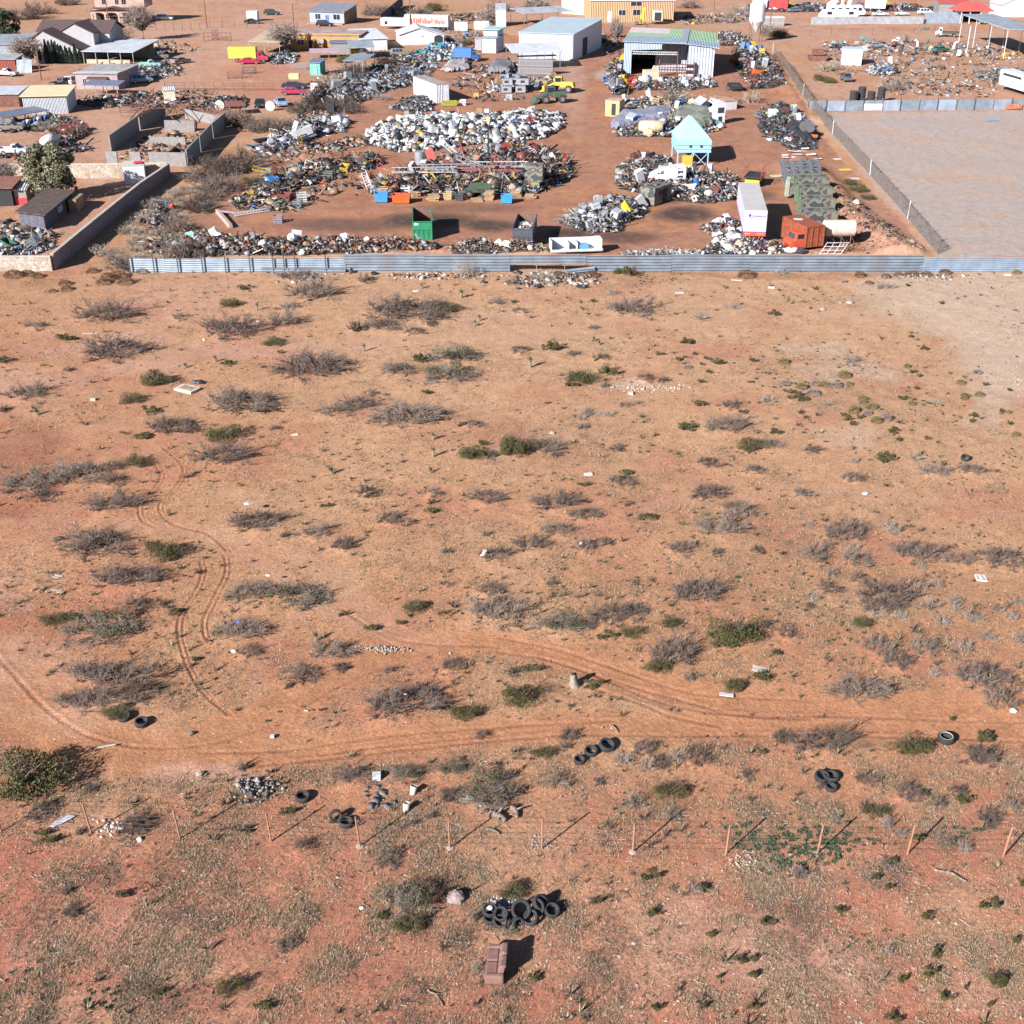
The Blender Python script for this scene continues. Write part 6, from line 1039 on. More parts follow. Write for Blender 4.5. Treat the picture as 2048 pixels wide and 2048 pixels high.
boxtruck('blue pickup truck with a blue box body by the junk heaps',934,122,-.12,(.03,.08,.22),(.05,.15,.55),6,2.9); boxtruck('yellow box truck body with clutter in front of it',499,124,.02,(.4,.03,.08),(.5,.42,.06),9,3.3); boxtruck('white box truck with an open dark rear by the tan building',1313,47,1.57,(.52,.52,.55),(.6,.6,.6),6,3.5,True); boxtruck('dark red semi cab with a white box behind, at the top right',1740,22,2.9,(.3,.02,.04),(.52,.52,.55),9,3.8)
t = boxtruck('old white cab truck with a bare black chassis',1893,74,2.9,(.52,.52,.55),(.05,.05,.05),6,1.3)
t = T('motorhome','long white motorhome behind the sheet fence','motorhome',G(1692,33),.02); P('body', MB().prism([(-6,.5),(5.2,.5),(5.6,1.4),(4.6,2.5),(4.4,3.2),(-6,3.2)], -1.2, 1.2), WHT, t, bevel=.1)
for x in (-5,-2.8,-.6,1.6,3.2): P('window', MB().box(x,x+1.0,-1.22,-1.205,1.7,2.5), GLASS, t)
P('roof_unit', MB().box(-2,-1,-.5,.5,3.21,3.5), WHT, t); wheel(t,-3.5,-1,.45); wheel(t,3.6,-1,.45)
t = T('travel_trailer','white rounded travel trailer in front of the motorhome','trailer',G(1676,37),.0); P('body', MB().prism([(-5.8,.5),(5.6,.5),(5.8,1.6),(5.2,2.5),(-4.6,2.5),(-5.6,1.2)], -1.1, 1.1), WHT, t, bevel=.1)
for x in (-3.6,2.8): P('window', MB().box(x,x+1.4,-1.12,-1.105,1.2,2.0), GLASS, t)
# utility poles
def pole(px, py, H, label, arm=True):
    t = T('utility_pole', label, 'pole', G(px, py)); P('shaft', MB().tube((0,0,-.2),(0,0,H),.16,8,.1), pm((.17,.075,.055),.9,0,.2,2), t)
    if arm: P('crossarm', MB().box(-1,1,-.06,.06,H-.8,H-.65), WOODP, t)
pole(219,55,11,'brown utility pole in front of the arched house'); pole(83,160,8,'brown utility pole in front of the rusty shed'); pole(414,56,12,'brown utility pole at the far street, left one'); pole(588,56,6.5,'short brown utility pole left of the small blue house',False); pole(1539,64,11,'thin utility pole beside the silo'); pole(821,60,9,'thin pole in front of the mural trailer',False); pole(1428,20,5,'dark pole in the far right lots',False)
# small things in the town
t, W = house('white_water_tank_box','white rounded storage box on a slab on the far lot','box',(494,43),(515,43),3,2.6,2.6,WHT,WHT,.02); t, W = house('turquoise_booth','small turquoise booth with a blue roof','booth',(621,150),(641,151),2.6,2.6,2.9,pm((.1,.4,.3),.7),SOL,.4); P('ladder', MB().box(W*.4,W*.43,-.3,-.25,0,2.4).box(W*.65,W*.68,-.3,-.25,0,2.4).box(W*.4,W*.68,-.3,-.25,.6,.7).box(W*.4,W*.68,-.3,-.25,1.2,1.3).box(W*.4,W*.68,-.3,-.25,1.8,1.9), WHT, t)
def cage(px, py, w_, d, h, label, mat=None, az=0):
    t = T('wire_cage', label, 'cage', G(px, py), az, 'wire cages on the dirt'); m = MB()
    for x in (0, w_):
        for y in (0, d): m.box(x-.04,x+.04,y-.04,y+.04,0,h)
    for z in (.05, h/2, h):
        for y in (0, d): m.box(0,w_,y-.03,y+.03,z-.03,z+.03)
        for x in (0, w_): m.box(x-.03,x+.03,0,d,z-.03,z+.03)
    P('frame', m, mat or DARKM, t); m = MB(); n = 6
    for i in range(1, n): m.box(w_*i/n-.015,w_*i/n+.015,-.015,.015,0,h).box(w_*i/n-.015,w_*i/n+.015,d-.015,d+.015,0,h)
    P('bars', m, mat or STEEL, t)
cage(455,157,3,1.5,1.2,'dark wire cage behind the front red one',RUSTR); cage(486,147,2.6,1.5,1.2,'dark bin-like cage right of the red one'); cage(583,140,3.2,1.6,1.1,'thin wire cage beside the turquoise booth',STEEL); cage(424,80,1.2,3,2.2,'red framed gate cage on the far street',RUSTR); cage(408,82,7,.4,2,'long red framed gate panel by the far street',RUSTR)
t, W = canopy('red_table_roof','low reddish slatted shade roof casting a black shadow',(462,232),(490,230),3.5,1.6,1.8,pm((.3,.1,.08),.8,0,.2,2,0,0,('Y',3,1)),2,2); canopy('patio_roof','red-edged sheet roof right of the bare tree',(622,118),(676,117),4,1.4,1.7,pm((.42,.3,.36),.7,0,.2,1,0,.3),4,2)
for px, py, lab in ((541,222,'round pale disc standing before the black car'),(440,220,'round pale disc left of the slatted shade roof')): o = P('round_disc', MB().lathe([(.9,-.12),(.9,.12)], (0,0,.85), 20, 'y'), pm((.5,.44,.42),.9,0,.2,3,.4)); o.location = G(px, py); tag(o, lab, 'disc')
for i in range(7):
    o = P('barrel', MB().lathe([(.28,0),(.3,.1),(.3,.8),(.28,.9)], n=12), pm([(.04,.15,.45),(.7,.7,.72),(.03,.03,.04)][i % 3],.5)); o.location = G(50+i*7, 252-i*2); tag(o, f'{["blue","white","black"][i % 3]} barrel under the low panel lean-to, {["first","second","third","fourth","fifth","sixth","seventh"][i]} from the left', 'barrel', 'barrels under the low panel lean-to')
m = MB()
for k in range(3): m.tube((0,0,.4+k*.5),(22,-1,.4+k*.5),.05,4)
for k in range(12): m.tube((k*2,-k*.09,0),(k*2,-k*.09,1.6),.06,4)
for (px, py, lab) in ((243,236,'rusty pipe corral rail fence by the dirt drive'),(240,226,'second rusty pipe corral rail behind the first'),(330,180,'rusty pipe corral right of the pink house')): o = P('pipe_corral', m, RUSTR); o.location = G(px, py); tag(o, lab, 'corral')
o = P('stock_tank', MB().lathe([(1.3,0),(1.35,.7),(1.25,.7),(1.2,.2)], n=18), pm((.55,.57,.6),.4,.5)); o.location = G(342,207); tag(o, 'round shiny stock tank in the corral', 'tank')
t, W = house('corral_shelter','small white-tan shelter at the corral','shelter',(329,205),(352,204),2,2.2,2.4,CREAM,ROOFW,.2)
t = T('yellow_backhoe','yellow backhoe arm beside the white box truck','backhoe',G(1278,50)); P('boom', MB().prism([(0,.5),(.9,4.5),(1.6,4.6),(.9,.5)], -.4, .4), pm((.7,.45,.03),.5), t); P('engine', MB().box(-1.4,.4,-.8,.8,.4,1.6), pm((.3,.2,.1),.8), t); wheel(t,-.8,-.9,.5); wheel(t,1.6,-.9,.4)

R_ = random.Random(77)
for i, (k, lab, px, py, az, col) in enumerate((('suv','dark grey SUV in the row at the top right, leftmost',1505,20,.2,(.08,.08,.1)),('pickup','black pickup left of the white travel trailer',1607,16,.1,(.02,.02,.03)),('sedan','blue-grey car behind the white travel trailer',1590,24,.3,(.12,.16,.24)),('suv','maroon SUV left of the motorhome',1630,20,1.4,(.16,.03,.04)),('pickup','grey pickup right of the dark red semi cab',1785,20,.2,(.2,.21,.23)),('sedan','orange-brown car among the wrecks at the top right',1830,16,.1,(.35,.1,.03)),('sedan','dark car wreck by the red-roofed house',1865,22,.5,(.05,.05,.06)),('suv','grey SUV parked below the red gazebo',1975,48,.1,(.13,.14,.16)),('pickup','rusty pickup shell in the drive-side junk',150,262,.4,(.22,.05,.035)),('sedan','brown car shell beside the open shed',22,262,.1,(.2,.17,.14)),('pickup','dusty truck shell behind the carport',318,118,.2,(.2,.18,.15)),('sedan','faded blue wreck at the left of the scrap yard',822,148,.2,(.1,.14,.22)),('sedan','rusted wreck between the blue canopies',770,128,.6,(.14,.07,.05)),('suv','grey wreck in front of the white building',800,112,.2,(.2,.2,.22)),('sedan','dark wreck beside the white storage box',505,47,.1,(.03,.03,.035)),('sedan','pale wreck at the back of the right lot',1750,96,.3,(.3,.31,.33)),('sedan','green wreck in the middle of the right lot',1880,104,.5,(.05,.13,.09)))): car(k, lab, px, py, az, col, 4.6)
# ---------------------------------------------------------------- the scrap yard: heaps
WH = [(.52,.52,.53),(.42,.42,.45),(.34,.34,.36),(.46,.43,.4)]; GY = [(.16,.165,.18),(.24,.25,.27),(.1,.1,.11),(.3,.31,.34)]; DK = [(.02,.02,.022),(.04,.035,.035),(.012,.012,.016),(.06,.045,.04)]; TN = [(.28,.2,.13),(.2,.13,.085),(.33,.26,.2)]; RS = [(.13,.045,.03),(.18,.06,.04),(.08,.04,.03)]; WG = [(.36,.36,.37)]; PT = [(.04,.1,.24),(.35,.24,.04),(.05,.11,.07),(.22,.04,.03),(.16,.2,.28)]
HEAPS = {}
def heap(name, label, poly, h, n, pal, smin, smax, mix, seed, base=(.05,.042,.04), elong=1.0, core=True):
    "a junk heap: a dark core mound with many jumbled pieces over it; poly in ground pixels"
    ys = [p[1] for p in poly]; y0, y1 = min(ys), max(ys); poly = [(x, y+h*S(y)*.62*(1-(y-y0)/(y1-y0))) for x, y in poly]; h *= .82; n = int(n*1.75); smin, smax = smin*.62, smax*.72
    W_ = np.array([at(*p)[:2] for p in poly]); g = np.random.default_rng(seed); lo, hi = W_.min(0), W_.max(0); pts = []
    while len(pts) < n: q = g.uniform(lo, hi, (n*3, 2)); q = q[inpoly(q[:, 0], q[:, 1], [tuple(k) for k in W_])]; pts = q if len(pts) == 0 else np.concatenate([pts, q])
    pts = pts[:n]; ring = [tuple(k) for k in W_]+[tuple(W_[0])]; wd = max(1.2, .28*min(hi-lo))
    def dome(x, y): d = segdist(x, y, ring)*inpoly(x, y, ring[:-1]); return h*np.clip(d/wd, 0, 1)**.7*(.45+.75*vnoise(x*.45, y*.45, seed, 3))
    z = height(pts[:, 0], pts[:, 1])+dome(pts[:, 0], pts[:, 1]); C = np.concatenate([pts, (z+g.uniform(.02, .25, n)*min(1, h))[:, None]], 1)
    o = scrapmesh(name, label if len(label.split()) > 3 else label+' in the scrap yard', 'junk heap', C, g, pal, smin, smax, .3, mix, elong=elong)
    if not core: HEAPS[label] = (ring, dome, g); return label
    nx = 34; gx, gy = np.meshgrid(np.linspace(lo[0], hi[0], nx), np.linspace(lo[1], hi[1], nx)); gz = height(gx, gy)+np.where(dome(gx, gy) > 0, dome(gx, gy)*.92, -.4); idx = np.arange(nx*nx).reshape(nx, nx); f = np.stack([idx[:-1,:-1], idx[:-1,1:], idx[1:,1:], idx[1:,:-1]], -1).reshape(-1, 4); v = np.stack([gx, gy, gz], -1).reshape(-1, 3)
    me = npmesh('core', v, f, SCRAPM, np.array([base])*g.uniform(.5, 1.6, (len(v), 1))); c = bpy.data.objects.new('core', me); COL.objects.link(c); c.parent = o; c['kind'] = 'stuff'; HEAPS[label] = (ring, dome, g); return label
MIXB = (('bag',6),('box',3),('sheet',2),('bar',1)); MIXS = (('box',2),('sheet',4),('bar',7),('curl',2)); MIXJ = (('box',3),('bag',1),('sheet',4),('bar',6),('curl',2))
H1 = heap('junk_heap','long white bag heap',[(735,262),(770,235),(860,222),(960,222),(1060,213),(1122,222),(1128,245),(1090,272),(1000,283),(930,288),(870,302),(800,304),(745,290)],1.9,2600,WH*5+GY*2+DK*3+TN+PT,.35,1.25,MIXB,61,(.12,.11,.11))
H2 = heap('junk_heap','great scrap metal heap',[(790,340),(850,318),(920,298),(1010,282),(1090,282),(1135,308),(1148,335),(1130,358),(1080,385),(1000,392),(880,392),(800,392),(738,388),(730,372)],2.1,3000,GY*3+WG+DK*5+TN*3+RS*4+PT+[(.3,.2,.05)],.3,1.3,MIXS,62)
H3 = heap('junk_heap','left arm frame heap',[(520,352),(600,330),(690,312),(750,300),(775,320),(740,338),(690,345),(640,362),(600,372),(560,400),(600,418),(560,424),(480,420),(455,405),(500,380)],1.1,1300,GY*2+WG*2+DK*5+TN*3+RS*3+PT,.28,1.0,MIXS,63)
H4 = heap('junk_heap','grey heap left of the nose',[(1130,430),(1160,412),(1200,395),(1240,385),(1290,395),(1290,420),(1245,445),(1240,465),(1190,466),(1150,455),(1115,440)],1.6,1500,GY*4+WH+DK*3+TN*2,.22,.85,MIXS,64)
H5 = heap('junk_heap','heap around the nose cone',[(1235,325),(1270,305),(1340,303),(1345,330),(1420,340),(1470,345),(1490,385),(1470,400),(1400,408),(1350,400),(1345,380),(1280,385),(1235,375),(1235,350)],1.3,1700,WH+GY*3+DK*6+TN*2+RS*2,.25,.85,MIXJ,65)
H6 = heap('junk_heap','heap beside the semi trailer',[(1405,450),(1435,430),(1465,428),(1490,450),(1490,475),(1560,492),(1580,506),(1480,510),(1400,510),(1420,490),(1430,470)],1.2,1500,WH*2+GY+DK*6+TN*2+[(.2,.06,.2)],.18,.55,MIXB,66)
H7 = heap('junk_heap','left rubbish bank',[(285,490),(330,470),(420,455),(470,475),(560,482),(700,486),(800,482),(850,492),(880,506),(600,512),(400,512),(290,508)],1.1,2600,GY*2+WG*2+DK*4+TN*4+RS*4,.18,.7,MIXJ,67)
H8 = heap('junk_heap','rubbish bank between the dumpsters',[(900,500),(940,492),(1000,488),(1045,480),(1080,500),(1110,508),(1000,511),(900,511)],.9,700,GY+WG+DK*2+TN*2+RS,.15,.5,MIXJ,68)
H9 = heap('junk_heap','thin rubble line behind the fence at centre right',[(1240,505),(1300,498),(1400,500),(1400,511),(1240,511)],.3,260,WH*2+GY*2+TN,.15,.5,MIXJ,69)
H10 = heap('junk_heap','stack left of the open warehouse',[(1212,125),(1248,110),(1252,170),(1262,190),(1225,190),(1212,165)],2.2,800,GY*2+DK*6+WG*2+PT+TN,.25,.8,MIXJ,70)
H11 = heap('junk_heap','open warehouse front junk',[(1262,158),(1330,150),(1430,158),(1435,172),(1380,182),(1262,180)],1.2,1000,WH*2+GY*2+DK*4+TN+RS+PT,.22,.7,MIXJ,71)
H12 = heap('junk_heap','black firewood-like scrap heap before the warehouse',[(1318,200),(1335,178),(1360,176),(1372,200),(1360,215),(1330,214)],1.6,500,DK*3+TN*2+GY,.2,.6,MIXS,72)
H13 = heap('junk_heap','junk among the tarpaulins',[(1226,250),(1240,195),(1300,190),(1420,200),(1450,235),(1440,262),(1350,274),(1230,275)],1.0,1500,WH+GY*2+DK*4+TN*2+PT,.22,.8,MIXJ,73)
H14 = heap('junk_heap','machinery heap by the chain-link',[(1465,90),(1500,80),(1535,100),(1560,140),(1575,175),(1500,180),(1480,150),(1465,120)],1.7,1200,GY*2+WG*2+DK*5+RS*3+TN+PT,.25,.85,MIXJ,74)
H15 = heap('junk_heap','chain heap by the chain-link',[(1515,215),(1560,200),(1600,225),(1640,265),(1630,300),(1580,300),(1545,280),(1520,262)],1.0,1200,GY*3+DK*6+WG+PT,.2,.75,MIXS,75)
H16 = heap('junk_heap','junk left of the container',[(640,185),(700,150),(760,140),(830,130),(860,150),(850,165),(790,175),(740,200),(660,215)],.9,1100,GY*3+WG*2+DK*5+PT+RS,.28,1.0,MIXJ,76)
H17 = heap('junk_heap','blue drum heap',[(830,105),(870,85),(920,85),(935,112),(900,125),(840,120)],.8,500,[(.04,.2,.26),(.03,.08,.24),(.06,.24,.28)]+WH+GY*2+DK,.3,.9,MIXB,77)
H18 = heap('junk_heap','tangled wire heap left of the storage container',[(780,215),(810,195),(850,188),(868,205),(862,222),(820,228)],1.1,500,GY*2+DK*2+[(.08,.12,.06)],.2,.8,MIXS,78)
H19 = heap('junk_heap','crate and engine row',[(975,170),(1010,158),(1100,150),(1130,160),(1110,175),(1050,180),(980,185)],.8,500,TN+GY*2+WH+DK,.3,.8,MIXJ,79)
H20 = heap('junk_heap','left junk of the right lot',[(1725,140),(1770,120),(1790,130),(1790,150),(1745,152)],1.0,420,GY*2+WH*2+PT+DK,.3,.9,MIXJ,80)
H21 = heap('junk_heap','right boards of the right lot',[(1950,140),(2000,135),(2045,140),(2060,158),(1990,165),(1955,155)],.5,500,GY*2+TN*2+DK,.3,1.0,MIXS,81)
H22 = heap('junk_heap','back junk of the right lot',[(1640,85),(1800,78),(1950,90),(2040,105),(2040,125),(1900,112),(1760,108),(1650,105)],.12,420,GY*2+WH*2+PT+DK+RS,.3,1.2,MIXJ,82,core=False)
H23 = heap('junk_heap','junk beside the block wall',[(285,430),(320,400),(340,420),(330,450),(300,460)],.8,400,DK*2+GY+RS+TN+PT,.25,.8,MIXJ,83)
H24 = heap('junk_heap','corner yard rubbish',[(-20,500),(30,470),(90,478),(100,495),(60,512),(-20,520)],.6,380,WH+GY+DK*2+PT,.2,.6,MIXJ,84)
H25 = heap('junk_heap','junk by the dirt drive',[(90,280),(150,255),(175,258),(165,275),(120,290)],.9,380,RS*2+TN+GY+DK,.3,.8,MIXJ,85)
H26 = heap('junk_heap','clutter under and around the town carport',[(180,132),(260,126),(330,135),(345,150),(300,155),(260,142),(190,140)],.7,420,GY+DK*2+WH+PT,.3,.8,MIXJ,86)
H27 = heap('junk_heap','engine clutter in the corral lot',[(405,205),(440,190),(500,195),(490,215),(430,220)],.8,360,DK*3+RS+GY,.25,.8,MIXJ,87)
H28 = heap('junk_heap','clutter right of the yellow box truck',[(530,115),(570,100),(600,108),(590,125),(545,130)],.9,360,DK*2+GY*2+WH+[(.1,.4,.3)],.3,.8,MIXJ,88)
H29 = heap('junk_heap','plank and pole heap right of the two car wrecks',[(612,190),(640,170),(655,165),(650,195),(625,210),(600,215)],1.4,420,TN+GY+DK*2+RS,.3,.9,(('bar',5),('sheet',1)),89)
H30 = heap('junk_heap','rusty machine parts beside the backhoe and silo',[(1415,70),(1460,60),(1500,75),(1490,92),(1440,92)],1.0,500,DK*2+RS*3+GY*2+WH,.3,.9,MIXJ,90)
H31 = heap('junk_heap','wrecks at the top right',[(1490,14),(1640,8),(1840,12),(1870,22),(1700,24),(1500,24)],1.4,700,DK*5+RS*2+WG*3+PT+GY*2,.4,1.4,MIXJ,91)
H32 = heap('junk_heap','sheet scatter at the yard edge',[(555,262),(620,235),(700,235),(690,262),(640,272),(560,300),(520,320),(500,300)],.5,520,GY*2+WH+DK+RS+PT,.4,1.3,(('sheet',5),('box',2),('bar',3)),92)
H33 = heap('junk_heap','branch litter on the berm',[(1560,470),(1640,380),(1700,395),(1790,455),(1850,508),(1700,510),(1590,490)],.08,900,DK*2+TN*3+RS,.1,.5,MIXS,93,core=False)
for i, (lab, poly, h_, n_, pl) in enumerate((('loose clutter across the back of the right lot',[(1640,90),(1900,82),(2040,95),(2040,150),(1800,150),(1640,150)],.1,620,GY*2+WG*2+DK*3+TN+RS+PT),('loose clutter in the middle of the right lot',[(1760,150),(2000,150),(1990,195),(1760,190)],.1,300,GY*2+WG+DK*2+TN*2),
 ('loose clutter along the left edge of the yard',[(640,150),(760,125),(800,170),(700,215),(560,300),(520,300),(600,220)],.15,800,GY*2+WG+DK*3+TN*2+RS),('loose clutter round the sheds below the carport',[(150,140),(350,118),(370,150),(300,160),(150,150)],.3,460,GY+WG+DK*4+RS+TN),('loose clutter around the pink house',[(170,195),(300,190),(300,212),(200,218),(150,210)],.2,300,GY+WG+DK*4+RS),
 ('loose clutter in the corral yard',[(250,185),(420,180),(450,200),(420,225),(260,222)],.15,380,GY+TN*2+DK*3+RS*2),('loose clutter around the low panel rack',[(0,240),(150,232),(170,250),(120,262),(0,268)],.2,300,GY*2+DK*3+WG+RS),('loose clutter along the drive left of the ruin',[(0,300),(60,290),(175,285),(185,300),(110,312),(0,318)],.35,420,GY+DK*4+RS*2+WG+TN),
 ('loose clutter at the foot of the diagonal wall',[(0,440),(80,450),(120,470),(100,505),(0,500)],.15,260,GY+WG+DK*3+TN),('loose clutter between the far warehouses',[(1130,60),(1240,70),(1250,110),(1230,130),(1180,70)],.15,160,GY+DK*2+RS),('loose clutter on the brushy lot at the top',[(860,30),(980,25),(985,45),(880,50)],.3,260,GY+DK*3+TN*2),
 ('loose clutter behind the tan building corner',[(1360,30),(1500,25),(1500,45),(1370,50)],.25,320,GY+DK*2+WG+TN*2+PT),('loose clutter between the two arms of heaps',[(560,300),(720,270),(760,285),(640,312),(540,330)],.1,300,GY+TN*3+DK*2+RS),('loose clutter right of the yellow building',[(745,110),(880,98),(900,110),(860,150),(760,150)],.35,620,GY*2+DK*4+WG+PT),
 ('loose clutter left of the blue workshop',[(880,62),(980,62),(960,120),(930,140),(900,110)],.2,220,GY*2+DK*3+WG+PT),('loose clutter over the central yard',[(930,128),(1040,120),(1050,200),(960,205),(900,170)],.15,260,GY*2+DK*3+WG+RS),('loose clutter along the drive by the arched house',[(180,85),(340,80),(420,100),(340,112),(240,112)],.15,170,TN*2+GY+DK*2),('loose clutter west of the great heap',[(640,330),(745,320),(730,400),(690,380),(600,425),(560,440),(560,400)],.08,160,GY+TN*2+DK*2+RS),('loose branch and scrap litter inside the block ruin',[(230,320),(300,265),(420,262),(380,320)],.1,200,TN*2+DK*2+RS))): heap('debris_scatter', lab, poly, h_, n_, pl, .3, 1.1, MIXJ, 200+i, core=False)
def strew(H, specs):
    "countable pieces lying on a heap: (kind, colour word, rgb, count, size)"
    ring, dome, g = HEAPS[H]; lo = np.min(ring, 0); hi = np.max(ring, 0)
    for kind, cw, rgb, cnt, size in specs:
        L = []
        while len(L) < cnt:
            x, y = g.uniform(lo, hi)
            if inpoly(np.array([x]), np.array([y]), ring[:-1])[0]: L.append((x, y))
        L.sort(key=lambda q: proj(np.array(q[0]), np.array(q[1]))[0]); me, part = KIND[kind]
        for i, (x, y) in enumerate(L):
            z = hz(x, y)+float(dome(np.array([x]), np.array([y]))[0]); nm = kind; w_ = ['', 'second ', 'third ', 'fourth ', 'fifth ', 'sixth ', 'seventh ', 'eighth ', 'ninth ', 'tenth ', 'eleventh ', 'twelfth ', 'thirteenth ', 'fourteenth ', 'fifteenth '][min(i, 14)]
            o = bpy.data.objects.new(nm, me); COL.objects.link(o); o.location = (x, y, z); s = size*g.uniform(.8, 1.25); o.scale = (s, s, s); o.rotation_euler = (g.normal(0, .3), g.normal(0, .3), g.uniform(0, 6.28))
            m = pm(rgb, .6, 0, .12, 2, 0, .15)
            if len(me.materials) == 0: me.materials.append(m)
            o.material_slots[0].link = 'OBJECT'; o.material_slots[0].material = m
            if part: q = P(part[0], part[1], part[2], o)
            tag(o, (f'{cw} {kind.replace("_"," ")} on the {H}' if cnt == 1 else f'{cw} {kind.replace("_"," ")} on the {H}, {"leftmost" if i == 0 else "rightmost" if i == cnt-1 else w_.strip()+" from left"}'), kind.replace('_', ' '), f'{cw} {kind.replace("_"," ")}s on the {H}' if cnt > 1 else None)
def mk(m, name): return m.mesh(name)
app = MB().box(-.35,.35,-.35,.35,0,.9); bagm = blob(555,.55,.5,.42,10,.22); pal_ = MB()
for k in range(6): pal_.box(-.6,.6,-.5+k*.19,-.38+k*.19,.1,.13)
for k in (-.5,0,.44): pal_.box(-.6,.6 if False else .6,k-.04,k+.04,0,.095)
frm = MB()
for x in (-.7,.7): frm.box(x-.04,x+.04,-.5,.5,0,.08)
for y in (-.5,.5,0): frm.box(-.66,.66,y-.04,y+.04,.0,.079)
frm.tube((-.7,-.5,.04),(-.7,-.5,.9),.035,4).tube((.7,-.5,.04),(.7,-.5,.9),.035,4).tube((-.7,-.5,.9),(.7,-.5,.9),.035,4)
drum = MB().lathe([(.27,0),(.29,.02),(.29,.3),(.305,.32),(.29,.34),(.29,.84),(.27,.88)], n=14); tub = MB().prism([(-.7,.55),(-.55,0),(.55,0),(.7,.55),(.62,.55),(.5,.07),(-.5,.07),(-.62,.55)], -.4, .4).box(-.6,.6,-.44,-.4,0,.5).box(-.6,.6,.4,.44,0,.5)
corr = MB(); n = 16
for k in range(n): x0 = -.9+1.8*k/n; x1 = x0+1.8/n; z0 = .05*math.sin(k*1.57); z1 = .05*math.sin((k+1)*1.57); corr.quad((x0,-.5,z0+.1),(x1,-.5,z1+.1),(x1,.5,z1+.1),(x0,.5,z0+.1),.01)
pipe = MB(); 
for k in range(7): pipe.tube((-1.5+.1*k,-.25+.08*k,.05+.05*(k % 3)),(1.5+.07*k,-.2+.07*k,.08+.05*(k % 2)),.04,6)
lad = MB()
for y in (-.22,.22): lad.box(-1.6,1.6,y-.03,y+.03,0,.08)
for k in range(9): lad.box(-1.5+k*.37,-1.46+k*.37,-.19,.19,.02,.06)
truss = MB(); 
for y, z in ((-.25,0),(.25,0),(0,.4)): truss.tube((-3,y,z),(3,y,z),.04,5)
for k in range(12): x = -3+k*.5; truss.tube((x,-.25,0),(x+.25,0,.4),.02,4).tube((x+.25,0,.4),(x+.5,.25,0),.02,4).tube((x,-.25,0),(x+.5,.25,0),.02,4)
crt = MB(); crt.box(-.5,.5,-.5,.5,0,.06)
for y in (-.5,.46):
    for z in (.12,.38,.64): crt.box(-.5,.5,y,y+.04,z,z+.16)
for x in (-.5,.46):
    for z in (.12,.38,.64): crt.box(x,x+.04,-.455,.455,z,z+.16)
for x in (-.46,.42):
    for y in (-.455,.415): crt.box(x,x+.04,y,y+.04,.06,.8)
cab = MB().box(-.45,.45,-.3,.3,0,1.5); ibc = MB().box(-.5,.5,-.6,.6,.15,1.15); chairf = MB().box(-.25,.25,-.25,.25,.4,.46).box(-.25,.25,.2,.25,.46,.95)
for x in (-.22,.22):
    for y in (-.22,.22): chairf.tube((x,y,0),(x,y,.4),.025,4)
plnk = MB()
for k in range(7): plnk.box(-1.2+.07*(k % 3),1.1+.1*(k % 2),-.4+.11*k,-.31+.11*k,.04*(k % 2),.04+.04*(k % 2))
whl = tyre_mb()
KIND = {'washing_machine': (mk(app,'washing_machine'), ('round_door', MB().lathe([(.2,-.36),(.2,-.352)],(0,0,.45),14,'y').mesh('round_door'), DARKM)), 'plastic_bag': (mk(bagm,'plastic_bag'), None), 'pallet': (mk(pal_,'pallet'), None), 'metal_rack': (mk(frm,'metal_rack'), None),
 'drum': (mk(drum,'drum'), None), 'tub': (mk(tub,'tub'), None), 'corrugated_sheet': (mk(corr,'corrugated_sheet'), None), 'pipe_bundle': (mk(pipe,'pipe_bundle'), None), 'ladder': (mk(lad,'ladder'), None), 'lattice_truss': (mk(truss,'lattice_truss'), None),
 'crate': (mk(crt,'crate'), None), 'cabinet': (mk(cab,'cabinet'), ('door_panel', MB().box(-.4,.4,-.32,-.303,.1,1.4).mesh('door_panel'), STEEL)), 'water_tank': (mk(ibc,'water_tank'), ('cage_frame', MB().box(-.55,.55,-.65,-.62,.15,.2).box(-.55,.55,-.65,-.62,.6,.65).box(-.55,.55,-.65,-.62,1.1,1.15).box(-.6,.6,-.65,.65,0,.12).mesh('cage_frame'), STEEL)),
 'metal_chair': (mk(chairf,'metal_chair'), None), 'plank_stack': (mk(plnk,'plank_stack'), None), 'tyre': (whl.mesh('scrap_tyre'), None)}
W1=(.52,.52,.54); G1=(.22,.23,.25); Y1=(.5,.33,.03); B1=(.03,.12,.33); R1=(.28,.03,.02); T1=(.32,.23,.13); K1=(.03,.03,.035); O1=(.42,.1,.02); GN=(.03,.13,.07); RU=(.13,.05,.035); TQ=(.07,.26,.27)
strew(H1, [('plastic_bag','white',W1,15,1.35),('washing_machine','white',W1,10,1.1),('cabinet','grey',G1,3,1),('tub','white',W1,4,1.1),('plastic_bag','pinkish red',(.45,.12,.12),2,1),('cabinet','tan',T1,3,.9),('corrugated_sheet','blue-grey',(.2,.28,.36),2,1.3),('water_tank','white',W1,2,.9),('crate','red',R1,1,1),('drum','tan',T1,4,1)])
strew(H2, [('lattice_truss','white',W1,5,1.3),('lattice_truss','red',(.35,.08,.07),3,1.2),('metal_rack','yellow',Y1,4,1.1),('pipe_bundle','rusty',RU,5,1.2),('pipe_bundle','grey',G1,5,1.2),('cabinet','red',R1,2,1.2),('ladder','grey',G1,3,1.1),('corrugated_sheet','pale',(.36,.34,.33),3,1.2),('drum','galvanised',G1,3,1.5),('tub','rusty',RU,3,1.2),('crate','tan',T1,3,1.1),('plank_stack','tan',T1,5,1),('metal_rack','rusty',RU,4,1.3),('plastic_bag','white',W1,4,1.1),('washing_machine','brown',(.2,.09,.06),3,1.1),('cabinet','white',W1,4,.9)])
